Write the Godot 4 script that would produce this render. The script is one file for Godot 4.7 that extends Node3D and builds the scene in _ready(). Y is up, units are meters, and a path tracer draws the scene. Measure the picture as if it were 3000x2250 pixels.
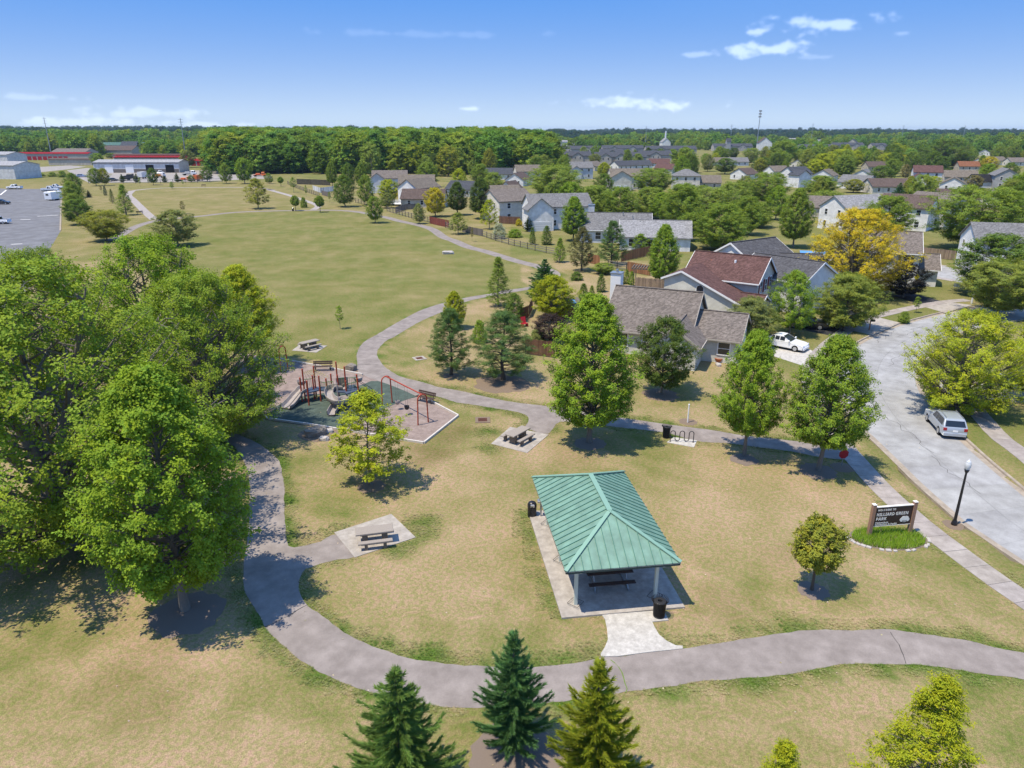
extends Node3D
# A neighbourhood park seen from above: shelter, playground, lawns and paths, a curving street and houses behind.

var names := {}
var mats := {}
var tex := {}
var boxes := {}
var rg := RandomNumberGenerator.new()

# ---------------------------------------------------------------- shape collector
class Shape:
	var v := PackedVector3Array()
	var c := PackedColorArray()
	var i := PackedInt32Array()
	var colour := Color.WHITE
	func pt(p: Vector3) -> int:
		v.append(p)
		c.append(colour)
		return v.size() - 1
	func tri(a: Vector3, b: Vector3, d: Vector3) -> void:
		var k := v.size()
		v.append_array([a, b, d])
		c.append_array([colour, colour, colour])
		i.append_array([k, k + 1, k + 2])
	func quad(a: Vector3, b: Vector3, d: Vector3, e: Vector3) -> void:   # clockwise seen from the front
		var k := v.size()
		v.append_array([a, b, d, e])
		c.append_array([colour, colour, colour, colour])
		i.append_array([k, k + 1, k + 2, k, k + 2, k + 3])
	func box(p: Vector3, s: Vector3, b := Basis()) -> void:
		var h := s * 0.5
		var q := []
		for n in 8:
			q.append(p + b * Vector3(h.x if n & 1 else -h.x, h.y if n & 2 else -h.y, h.z if n & 4 else -h.z))
		quad(q[2], q[6], q[7], q[3])
		quad(q[0], q[1], q[5], q[4])
		quad(q[4], q[5], q[7], q[6])
		quad(q[1], q[0], q[2], q[3])
		quad(q[5], q[1], q[3], q[7])
		quad(q[0], q[4], q[6], q[2])
	func cbox(p: Vector3, s: Vector3, ch: float, b := Basis()) -> void:   # box with chamfered top edges
		var h := s * 0.5
		var lo := []
		var mi := []
		var hi := []
		for n in [[-1, -1], [1, -1], [1, 1], [-1, 1]]:
			lo.append(p + b * Vector3(n[0] * h.x, -h.y, n[1] * h.z))
			mi.append(p + b * Vector3(n[0] * h.x, h.y - ch, n[1] * h.z))
			hi.append(p + b * Vector3(n[0] * (h.x - ch), h.y, n[1] * (h.z - ch)))
		for n in 4:
			var m := (n + 1) % 4
			quad(lo[m], lo[n], mi[n], mi[m])
			quad(mi[m], mi[n], hi[n], hi[m])
		quad(hi[0], hi[1], hi[2], hi[3])
		quad(lo[3], lo[2], lo[1], lo[0])
	func bar(a: Vector3, b: Vector3, w: float, h: float, up := Vector3.UP) -> void:
		var d := (b - a)
		var l := d.length()
		if l < 1e-5:
			return
		d /= l
		if absf(d.dot(up)) > 0.98:
			up = Vector3.RIGHT
		var s := d.cross(up).normalized()
		box((a + b) * 0.5, Vector3(w, h, l), Basis(s, s.cross(-d).normalized() * -1.0, -d))
	func tube(p: PackedVector3Array, r: PackedFloat32Array, n := 8, caps := true) -> void:
		var first := v.size()
		var s := Vector3.ZERO
		for k in p.size():
			var d := (p[mini(k + 1, p.size() - 1)] - p[maxi(k - 1, 0)]).normalized()
			if k == 0 or absf(s.dot(d)) > 0.95:
				s = d.cross(Vector3.UP if absf(d.y) < 0.9 else Vector3.RIGHT).normalized()
			else:
				s = (s - d * s.dot(d)).normalized()
			var t := d.cross(s)
			for j in n:
				var a := TAU * j / n
				v.append(p[k] + (s * cos(a) + t * sin(a)) * r[k])
				c.append(colour)
		for k in p.size() - 1:
			for j in n:
				var a := first + k * n + j
				var b := first + k * n + (j + 1) % n
				i.append_array([a, a + n, b + n, a, b + n, b])
		if caps:
			for e in [0, p.size() - 1]:
				var m := v.size()
				v.append(p[e])
				c.append(colour)
				for j in n:
					v.append(v[first + e * n + j])
					c.append(colour)
				for j in n:
					if e == 0:
						i.append_array([m, m + 1 + j, m + 1 + (j + 1) % n])
					else:
						i.append_array([m, m + 1 + (j + 1) % n, m + 1 + j])
	func pole(a: Vector3, b: Vector3, r: float, n := 8, r2 := -1.0) -> void:
		tube(PackedVector3Array([a, b]), PackedFloat32Array([r, r if r2 < 0.0 else r2]), n)
	func lathe(at: Vector3, prof: Array, n := 16) -> void:   # prof: [radius, height]
		var p := PackedVector3Array()
		var first := v.size()
		for q in prof:
			for j in n:
				var a := TAU * j / n
				v.append(at + Vector3(cos(a) * q[0], q[1], sin(a) * q[0]))
				c.append(colour)
		for k in prof.size() - 1:
			for j in n:
				var a := first + k * n + j
				var b := first + k * n + (j + 1) % n
				i.append_array([a, b, b + n, a, b + n, a + n])
	func poly(pts: PackedVector2Array, y: float) -> void:   # flat, facing up
		var t := Geometry2D.triangulate_polygon(pts)
		var k := v.size()
		for q in pts:
			v.append(Vector3(q.x, y, q.y))
			c.append(colour)
		for n in range(0, t.size(), 3):
			var a := pts[t[n]]
			var b := pts[t[n + 1]]
			var d := pts[t[n + 2]]
			if (b - a).cross(d - a) > 0.0:
				i.append_array([k + t[n], k + t[n + 1], k + t[n + 2]])
			else:
				i.append_array([k + t[n], k + t[n + 2], k + t[n + 1]])
	func slab(pts: PackedVector2Array, y0: float, y1: float) -> void:   # a flat plate with edges
		poly(pts, y1)
		var flip := Geometry2D.is_polygon_clockwise(pts)
		for n in pts.size():
			var a := pts[n]
			var b := pts[(n + 1) % pts.size()]
			if flip:
				quad(Vector3(a.x, y0, a.y), Vector3(b.x, y0, b.y), Vector3(b.x, y1, b.y), Vector3(a.x, y1, a.y))
			else:
				quad(Vector3(b.x, y0, b.y), Vector3(a.x, y0, a.y), Vector3(a.x, y1, a.y), Vector3(b.x, y1, b.y))
	func mesh(normals := true) -> ArrayMesh:
		var arr := []
		arr.resize(Mesh.ARRAY_MAX)
		arr[Mesh.ARRAY_VERTEX] = v
		arr[Mesh.ARRAY_COLOR] = c
		arr[Mesh.ARRAY_INDEX] = i
		if normals:
			var nn := PackedVector3Array()
			nn.resize(v.size())
			for k in range(0, i.size(), 3):
				var f := (v[i[k + 2]] - v[i[k]]).cross(v[i[k + 1]] - v[i[k]])
				nn[i[k]] += f
				nn[i[k + 1]] += f
				nn[i[k + 2]] += f
			for k in nn.size():
				nn[k] = nn[k].normalized() if nn[k].length_squared() > 1e-20 else Vector3.UP
			arr[Mesh.ARRAY_NORMAL] = nn
		var m := ArrayMesh.new()
		m.add_surface_from_arrays(Mesh.PRIMITIVE_TRIANGLES, arr)
		return m

# ---------------------------------------------------------------- nodes
func numbered(called: String) -> String:
	var n: int = names.get(called, 0)
	names[called] = n + 1
	return called if n == 0 else "%s_%03d" % [called, n]

func tag(o: Node, label: String, category: String, group := "") -> Node:
	o.set_meta("label", label)
	o.set_meta("category", category)
	if group:
		o.set_meta("group", group)
	return o

func thing(called: String, label: String, category: String, at := Vector3.ZERO, turn := 0.0, group := "") -> Node3D:
	var o := Node3D.new()
	o.name = numbered(called)
	add_child(o)
	o.position = at
	o.rotation.y = turn
	tag(o, label, category, group)
	return o

func part(called: String, m: Mesh, material: Material, parent: Node, at := Transform3D()) -> MeshInstance3D:
	var o := MeshInstance3D.new()
	o.name = numbered(called) if parent == self else called
	o.mesh = m
	o.set_surface_override_material(0, material)
	o.transform = at
	parent.add_child(o, true)
	return o

func add(called: String, s: Shape, material: Material, parent: Node) -> MeshInstance3D:
	return part(called, s.mesh(), material, parent)

func setting(called: String, s: Shape, material: Material) -> MeshInstance3D:
	var o := add(called, s, material, self)
	o.set_meta("kind", "structure")
	return o

func yawed(a: float, at := Vector3.ZERO) -> Transform3D:
	return Transform3D(Basis(Vector3.UP, a), at)

func v2(f: Array) -> PackedVector2Array:
	var p := PackedVector2Array()
	for k in range(0, f.size(), 2):
		p.append(Vector2(f[k], f[k + 1]))
	return p

func smooth(p: PackedVector2Array, step: float, closed := false) -> PackedVector2Array:
	var out := PackedVector2Array()
	var n := p.size()
	for k in (n if closed else n - 1):
		var a := p[(k - 1 + n) % n] if closed or k > 0 else p[0]
		var b := p[k]
		var d := p[(k + 1) % n]
		var e := p[(k + 2) % n] if closed or k + 2 < n else p[n - 1]
		var m := maxi(1, int(b.distance_to(d) / step))
		for j in m:
			out.append(b.cubic_interpolate(d, a, e, float(j) / m))
	if not closed:
		out.append(p[n - 1])
	return out

func offset(p: PackedVector2Array, by: float) -> PackedVector2Array:   # to the left of the way
	var out := PackedVector2Array()
	for k in p.size():
		var d := (p[mini(k + 1, p.size() - 1)] - p[maxi(k - 1, 0)]).normalized()
		out.append(p[k] + Vector2(d.y, -d.x) * by)
	return out

func resample(p: PackedVector2Array, n: int) -> PackedVector2Array:
	var total := 0.0
	for k in p.size() - 1:
		total += p[k].distance_to(p[k + 1])
	var out := PackedVector2Array()
	var k := 0
	var gone := 0.0
	for j in n + 1:
		var want := total * j / n
		while k < p.size() - 2 and gone + p[k].distance_to(p[k + 1]) < want:
			gone += p[k].distance_to(p[k + 1])
			k += 1
		out.append(p[k].lerp(p[k + 1], clampf((want - gone) / maxf(p[k].distance_to(p[k + 1]), 1e-6), 0.0, 1.0)))
	return out

# ---------------------------------------------------------------- textures and materials
func noise_image(size: int, freq: float, octaves: int, seed_: int, kind := FastNoiseLite.TYPE_SIMPLEX_SMOOTH) -> Image:
	var n := FastNoiseLite.new()
	n.noise_type = kind
	n.frequency = freq
	n.fractal_octaves = octaves
	n.seed = seed_
	return n.get_seamless_image(size, size)

func ramp_image(a: Image, b: Image, low: Color, high: Color, share: float) -> ImageTexture:
	# two grey images mixed and laid between two colours (sRGB bytes)
	var w := a.get_width()
	var da := a.get_data()
	var db := b.get_data()
	var out := PackedByteArray()
	out.resize(w * w * 3)
	for k in w * w:
		var t: float = (da[k] * (1.0 - share) + db[k] * share) / 255.0
		t = clampf((t - 0.5) * 1.6 + 0.5, 0.0, 1.0)
		out[k * 3] = int(255.0 * lerpf(low.r, high.r, t))
		out[k * 3 + 1] = int(255.0 * lerpf(low.g, high.g, t))
		out[k * 3 + 2] = int(255.0 * lerpf(low.b, high.b, t))
	return ImageTexture.create_from_image(Image.create_from_data(w, w, false, Image.FORMAT_RGB8, out))

func make_textures() -> void:
	var fine := noise_image(512, 0.16, 3, 3)
	var mid := noise_image(512, 0.03, 4, 5)
	var coarse := noise_image(512, 0.012, 4, 9)
	tex.fine = ImageTexture.create_from_image(fine)
	tex.mid = ImageTexture.create_from_image(mid)
	tex.grain = ramp_image(fine, mid, Color(0.88, 0.88, 0.88), Color(1, 1, 1), 0.35)        # concrete, asphalt
	tex.stain = ramp_image(mid, coarse, Color(0.84, 0.835, 0.83), Color(1, 1, 1), 0.6)
	tex.rough = ramp_image(fine, mid, Color(0.72, 0.72, 0.73), Color(1, 1, 1), 0.25)         # gravel, shingles
	# turf: straw and green blades mixed
	var big := noise_image(1024, 0.045, 4, 21)
	var patch := noise_image(1024, 0.018, 5, 23)
	var da := big.get_data()
	var db := patch.get_data()
	var dc := noise_image(1024, 0.12, 3, 27).get_data()
	var out := PackedByteArray()
	out.resize(1024 * 1024 * 3)
	for k in 1024 * 1024:
		var a: float = (da[k] * 0.30 + dc[k] * 0.70) / 255.0
		var b: float = clampf((db[k] / 255.0 - 0.5) * 2.2 + 0.5, 0.0, 1.0)
		var l: float = 0.72 + 0.28 * clampf((a - 0.5) * 2.4 + 0.5, 0.0, 1.0)
		var g: float = clampf(b * 0.75 + (a - 0.5) * 0.7, 0.0, 1.0)
		out[k * 3] = int(255.0 * l * lerpf(1.0, 0.82, g))
		out[k * 3 + 1] = int(255.0 * l * lerpf(0.975, 0.93, g))
		out[k * 3 + 2] = int(255.0 * l * lerpf(0.98, 0.74, g))
	tex.turf = ImageTexture.create_from_image(Image.create_from_data(1024, 1024, false, Image.FORMAT_RGB8, out))
	tex.turf_bump = ImageTexture.create_from_image(big)
	var p2 := noise_image(512, 0.016, 5, 41)
	tex.patch = ramp_image(p2, coarse, Color(0.84, 0.865, 0.76), Color(1, 0.97, 0.99), 0.45)
	# lap siding: one board per 1/8 of the height
	var s := Image.create(64, 256, false, Image.FORMAT_RGB8)
	var sb := Image.create(64, 256, false, Image.FORMAT_L8)
	for y in 256:
		var f := fmod(y, 32.0) / 32.0
		for x in 64:
			var n: float = 0.97 + 0.03 * fine.get_pixel(x * 3 % 512, y).r
			var d: float = (0.80 if f < 0.09 else 1.0) * n
			s.set_pixel(x, y, Color(d, d, d))
			sb.set_pixel(x, y, Color(f, f, f))
	tex.siding = ImageTexture.create_from_image(s)
	tex.siding_bump = ImageTexture.create_from_image(sb)
	# shingles: courses and tabs of slightly different tone
	var r2 := RandomNumberGenerator.new()
	r2.seed = 77
	var sh := Image.create(512, 512, false, Image.FORMAT_RGB8)
	for row in 32:
		var x := -r2.randi_range(0, 30)
		while x < 512:
			var w := r2.randi_range(14, 34)
			var t := r2.randf_range(0.74, 1.0)
			sh.fill_rect(Rect2i(maxi(x, 0), row * 16, w + mini(x, 0), 16), Color(t, t * 0.995, t * 0.985))
			x += w
		sh.fill_rect(Rect2i(0, row * 16, 512, 2), Color(0.66, 0.66, 0.66))
	for y in 512:
		for x in 512:
			sh.set_pixel(x, y, sh.get_pixel(x, y) * (0.86 + 0.14 * fine.get_pixel(x, y).r))
	tex.shingle = ImageTexture.create_from_image(sh)
	# wood grain
	var wd := Image.create(256, 256, false, Image.FORMAT_RGB8)
	for y in 256:
		for x in 256:
			var n: float = fine.get_pixel(x * 2 % 512, (y / 8) % 512).r * 0.6 + mid.get_pixel(x, y % 512).r * 0.4
			var d: float = 0.72 + 0.28 * n
			wd.set_pixel(x, y, Color(d, d, d))
	tex.wood = ImageTexture.create_from_image(wd)

func mat(key: String, c: Color, rough := 0.9, map := "", size := 1.0, opts := {}) -> StandardMaterial3D:
	if mats.has(key):
		return mats[key]
	var m := StandardMaterial3D.new()
	m.resource_name = key
	m.albedo_color = c.linear_to_srgb()
	m.roughness = rough
	m.metallic_specular = opts.get("spec", 0.4)
	m.metallic = opts.get("metal", 0.0)
	m.cull_mode = BaseMaterial3D.CULL_DISABLED
	if map:
		m.albedo_texture = tex[map]
		m.uv1_triplanar = true
		m.uv1_world_triplanar = opts.get("world", true)
		m.uv1_scale = Vector3.ONE / size
		m.uv1_triplanar_sharpness = 4.0
	if opts.has("bump"):
		m.heightmap_enabled = true
		m.heightmap_texture = tex[opts.bump]
		m.heightmap_scale = opts.get("depth", 1.0)
	if opts.has("stain"):
		m.detail_enabled = true
		m.detail_albedo = tex[opts.get("stain_map", "stain")]
		m.detail_blend_mode = BaseMaterial3D.BLEND_MODE_MUL
		m.detail_uv_layer = BaseMaterial3D.DETAIL_UV_2
		m.uv2_triplanar = true
		m.uv2_world_triplanar = opts.get("world", true)
		m.uv2_scale = Vector3.ONE / float(opts.stain)
	if opts.get("vc", false):
		m.vertex_color_use_as_albedo = true
	if opts.has("back"):
		m.backlight_enabled = true
		m.backlight = opts.back
	if opts.has("coat"):
		m.clearcoat_enabled = true
		m.clearcoat = opts.coat
		m.clearcoat_roughness = 0.05
	mats[key] = m
	return m

func lin(r: float, g: float, b: float) -> Color:
	return Color(r, g, b)

func tone(key: String) -> StandardMaterial3D:   # plain materials by name
	return mats[key]

func make_materials() -> void:
	mat("turf", Color.WHITE, 1.0, "turf", 6.3, {"vc": true, "stain": 47.0, "stain_map": "patch", "bump": "turf_bump", "depth": 1.6, "spec": 0.1})
	mat("asphalt", lin(0.345, 0.30, 0.272), 0.95, "grain", 1.7, {"stain": 11.0, "spec": 0.25})
	mat("dark_asphalt", lin(0.055, 0.056, 0.062), 0.95, "grain", 2.3, {"stain": 13.0, "spec": 0.25})
	mat("lot_asphalt", lin(0.235, 0.235, 0.245), 0.95, "grain", 2.3, {"stain": 31.0, "spec": 0.25})
	mat("road", lin(0.45, 0.445, 0.44), 0.95, "grain", 2.6, {"stain": 17.0, "spec": 0.25, "vc": true})
	mat("kerb", lin(0.46, 0.39, 0.31), 0.95, "grain", 1.9, {"stain": 7.0, "spec": 0.25})
	mat("walk", lin(0.47, 0.42, 0.385), 0.95, "grain", 2.1, {"stain": 9.0, "spec": 0.25, "vc": true})
	mat("pad", lin(0.50, 0.455, 0.405), 0.95, "grain", 1.3, {"stain": 5.0, "spec": 0.25})
	mat("new_pad", lin(0.62, 0.59, 0.54), 0.95, "grain", 1.6, {"stain": 3.1, "spec": 0.25})
	mat("crack", lin(0.07, 0.065, 0.06), 1.0)
	mat("filler", lin(0.20, 0.19, 0.18), 1.0)
	mat("sign_post_grey", lin(0.38, 0.34, 0.29), 0.8)
	mat("weed", lin(0.12, 0.19, 0.03), 1.0)
	mat("gravel", lin(0.44, 0.345, 0.30), 1.0, "rough", 0.9, {"stain": 6.0, "spec": 0.2})
	mat("rubber", lin(0.105, 0.140, 0.118), 1.0, "grain", 0.9, {"stain": 5.0, "spec": 0.2})
	mat("edging", lin(0.62, 0.57, 0.52), 0.9, "grain", 0.8)
	mat("soil", lin(0.27, 0.20, 0.14), 1.0, "rough", 1.3)
	mat("mulch", lin(0.26, 0.205, 0.165), 1.0, "rough", 0.8)
	mat("bark", lin(0.14, 0.115, 0.09), 1.0, "wood", 0.5, {"world": false})
	mat("pale_bark", lin(0.25, 0.225, 0.19), 1.0, "wood", 0.5, {"world": false})
	mat("table_concrete", lin(0.42, 0.365, 0.31), 0.95, "rough", 0.7)
	mat("table_leg_concrete", lin(0.27, 0.215, 0.165), 0.95, "rough", 0.7)
	mat("roof_green", lin(0.185, 0.325, 0.245), 0.5, "stain", 7.0, {"spec": 0.5, "world": true})
	mat("seam_shade_green", lin(0.085, 0.21, 0.165), 0.45)  # darker than the panels, painting in the shadow beside each raised seam
	mat("cap_green", lin(0.205, 0.35, 0.27), 0.42)
	mat("cream_post", lin(0.55, 0.60, 0.53), 0.5)
	mat("beam_dark", lin(0.05, 0.075, 0.065), 0.6)
	mat("ceiling_board", lin(0.66, 0.63, 0.57), 0.8, "wood", 1.0)
	mat("plank_brown", lin(0.085, 0.055, 0.045), 0.75, "wood", 0.6)
	mat("galvanised", lin(0.38, 0.40, 0.42), 0.4, "", 1.0, {"metal": 0.7})
	mat("black_metal", lin(0.012, 0.012, 0.016), 0.35, "", 1.0, {"spec": 0.5})
	mat("opening_shade", lin(0.006, 0.006, 0.007), 0.9)  # black that stands for the shade inside openings
	mat("red_metal", lin(0.36, 0.058, 0.028), 0.45)
	mat("slide_plastic", lin(0.40, 0.355, 0.33), 0.4, "stain", 2.0, {"world": false})
	mat("deck_blue", lin(0.055, 0.075, 0.12), 0.6)
	mat("bar_green", lin(0.05, 0.16, 0.035), 0.5)
	mat("bar_yellow", lin(0.50, 0.42, 0.13), 0.5)
	mat("panel_blue", lin(0.03, 0.09, 0.35), 0.5)
	mat("chain", lin(0.30, 0.30, 0.30), 0.4, "", 1.0, {"metal": 0.6})
	mat("rock", lin(0.36, 0.32, 0.27), 0.95, "rough", 0.9, {"stain": 1.7, "world": false})
	mat("pale_rock", lin(0.60, 0.55, 0.50), 0.95, "rough", 0.9, {"world": false})
	mat("rust", lin(0.20, 0.075, 0.045), 0.9, "rough", 0.5)
	mat("sign_brown", lin(0.040, 0.022, 0.020), 0.5)
	mat("sign_cream", lin(0.80, 0.76, 0.70), 0.6)
	mat("sign_post", lin(0.42, 0.245, 0.165), 0.85, "wood", 0.4)
	mat("sign_red", lin(0.36, 0.012, 0.02), 0.45)
	mat("sign_yellow", lin(0.80, 0.62, 0.03), 0.5)
	mat("white_paint", lin(0.80, 0.80, 0.80), 0.6)
	mat("glass", lin(0.02, 0.025, 0.032), 0.08, "", 1.0, {"spec": 0.6})
	mat("globe_glass", lin(0.60, 0.62, 0.64), 0.25, "", 1.0, {"spec": 0.5})
	mat("tyre", lin(0.012, 0.012, 0.012), 0.9)
	mat("rim", lin(0.55, 0.56, 0.58), 0.3, "", 1.0, {"metal": 0.8})
	mat("lamp_red", lin(0.35, 0.02, 0.02), 0.2)
	mat("lamp_clear", lin(0.75, 0.77, 0.80), 0.15)
	mat("plastic_black", lin(0.02, 0.02, 0.022), 0.7)
	mat("orange", lin(0.75, 0.16, 0.03), 0.5)
	mat("blue_bin", lin(0.01, 0.03, 0.28), 0.5)
	mat("terracotta", lin(0.40, 0.14, 0.07), 0.8)
	mat("fence_brown", lin(0.21, 0.105, 0.065), 0.95, "wood", 0.9)
	mat("fence_red", lin(0.27, 0.075, 0.055), 0.95, "wood", 0.9)
	mat("fence_grey", lin(0.23, 0.20, 0.175), 0.95, "wood", 0.9)
	mat("fence_tan", lin(0.36, 0.26, 0.19), 0.95, "wood", 0.9)
	mat("fence_orange", lin(0.42, 0.20, 0.095), 0.95, "wood", 0.9)
	mat("fence_dark", lin(0.085, 0.075, 0.065), 0.95, "wood", 0.9)
	mat("fence_white", lin(0.80, 0.80, 0.80), 0.6)
	mat("rail_wood", lin(0.30, 0.26, 0.22), 0.95, "wood", 0.9)
	mat("brick_wall", lin(0.26, 0.16, 0.12), 0.95, "rough", 1.1)
	mat("trim", lin(0.78, 0.77, 0.75), 0.6)
	mat("shutter_red", lin(0.20, 0.055, 0.055), 0.7)
	mat("shutter_blue", lin(0.02, 0.03, 0.055), 0.7)
	mat("garage_white", lin(0.78, 0.78, 0.77), 0.6, "siding", 3.0)
	mat("steel_white", lin(0.70, 0.71, 0.72), 0.6, "stain", 9.0)
	mat("yard_gravel", lin(0.42, 0.38, 0.34), 1.0, "grain", 3.0, {"stain": 23.0})
	mat("pool_water", lin(0.06, 0.30, 0.42), 0.08)
	mat("blue_sheet", lin(0.10, 0.28, 0.55), 0.6)
	mat("straw_blade", lin(0.33, 0.27, 0.12), 1.0, "", 1.0, {"vc": true, "back": Color(0.4, 0.4, 0.3)})

func wall_mat(key: String) -> StandardMaterial3D:
	var c: Array = {"white": [0.88, 0.88, 0.87], "cream": [0.78, 0.74, 0.65], "beige": [0.60, 0.54, 0.46], "grey": [0.46, 0.46, 0.45], "blue": [0.66, 0.69, 0.73], "tan": [0.45, 0.37, 0.30], "sage": [0.70, 0.69, 0.61], "steel": [0.74, 0.75, 0.76], "stone": [0.50, 0.47, 0.43]}[key]
	return mat("wall_" + key, lin(c[0], c[1], c[2]), 0.75, "siding", 1.25, {"bump": "siding_bump", "depth": 1.2, "stain": 13.0})

func roof_mat(key: String) -> StandardMaterial3D:
	var c: Array = {"brown": [0.33, 0.285, 0.255], "red": [0.23, 0.13, 0.118], "charcoal": [0.175, 0.175, 0.19], "grey": [0.34, 0.34, 0.35], "pale": [0.50, 0.50, 0.52], "tan": [0.33, 0.285, 0.235], "black": [0.045, 0.045, 0.05], "slate": [0.135, 0.145, 0.17], "rust": [0.40, 0.18, 0.10], "umber": [0.22, 0.165, 0.145], "metal": [0.62, 0.63, 0.66], "teal": [0.16, 0.30, 0.26], "scarlet": [0.50, 0.03, 0.04]}[key]
	return mat("roof_" + key, lin(c[0], c[1], c[2]), 0.95, "shingle", 4.4, {"stain": 8.0, "spec": 0.25})

# ---------------------------------------------------------------- trees
# Every kind is built once at 10 m height; things share its meshes, turned, scaled and tinted.
var kinds := {}

func leaf_material(tint: String) -> StandardMaterial3D:
	var c: Array = LEAF_TINTS[tint]
	return mat("leaf_" + tint, lin(c[0], c[1], c[2]), 0.72, "", 1.0, {"vc": true, "spec": 0.22, "back": Color(0.84, 0.86, 0.60)})

func leaf_mesh(r: RandomNumberGenerator, clumps: Array, length: float, width: float, spread := 0.68) -> ArrayMesh:
	# clumps: [centre, radius, facing, count, squash]
	var total := 0
	for k in clumps:
		total += int(k[3])
	var v := PackedVector3Array()
	var c := PackedColorArray()
	var idx := PackedInt32Array()
	v.resize(total * 4)
	c.resize(total * 4)
	idx.resize(total * 6)
	var n := 0
	for k in clumps:
		var at: Vector3 = k[0]
		var rad: float = k[1]
		var facing: Vector3 = k[2]
		var sq: float = k[4]
		var base := r.randf_range(0.74, 1.0)
		var warm := r.randf_range(-0.12, 0.12) + (0.10 if r.randf() < 0.2 else 0.0)
		for j in int(k[3]):
			var o := Vector3(r.randf() - r.randf(), (r.randf() - r.randf()) * sq, r.randf() - r.randf()) * rad
			var p := at + o
			var nrm := (facing * 0.75 + Vector3(r.randf_range(-1, 1), r.randf_range(-0.3, 1.3), r.randf_range(-1, 1)) * spread).normalized()
			var t := Vector3(r.randf_range(-1, 1), r.randf_range(-0.9, 0.4), r.randf_range(-1, 1)) + facing * 0.5
			t = (t - nrm * t.dot(nrm)).normalized()
			var s := nrm.cross(t)
			var l := length * r.randf_range(0.65, 1.2)
			var w := width * l / length * 0.5
			var tip := p + t * l
			var m := p + t * l * 0.45 + nrm * l * 0.08
			var q := n * 4
			v[q] = p
			v[q + 1] = m + s * w
			v[q + 2] = tip
			v[q + 3] = m - s * w
			var b := base * r.randf_range(0.80, 1.0)
			var col := Color(b * (0.88 + warm), b * (0.90 + warm * 0.4), b * (0.80 - warm))
			c[q] = col
			c[q + 1] = col
			c[q + 2] = col
			c[q + 3] = col
			var e := n * 6
			idx[e] = q
			idx[e + 1] = q + 1
			idx[e + 2] = q + 2
			idx[e + 3] = q
			idx[e + 4] = q + 2
			idx[e + 5] = q + 3
			n += 1
	var arr := []
	arr.resize(Mesh.ARRAY_MAX)
	arr[Mesh.ARRAY_VERTEX] = v
	arr[Mesh.ARRAY_COLOR] = c
	arr[Mesh.ARRAY_INDEX] = idx
	var mesh := ArrayMesh.new()
	mesh.add_surface_from_arrays(Mesh.PRIMITIVE_TRIANGLES, arr)
	return mesh

func keep_kind(kind: String, wood: Shape, crown: ArrayMesh) -> void:
	# sizes as they came out, so that things get the width and height asked for
	var b := crown.get_aabb()
	kinds[kind] = {"trunk": wood.mesh(), "crown": crown, "R": 0.25 * (b.size.x + b.size.z) * 0.93, "H": b.end.y * 0.985}

func profile(pts: Array, u: float) -> float:
	for k in pts.size() - 1:
		if u <= pts[k + 1][0]:
			return lerpf(pts[k][1], pts[k + 1][1], (u - pts[k][0]) / maxf(pts[k + 1][0] - pts[k][0], 1e-6))
	return pts[-1][1]

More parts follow.
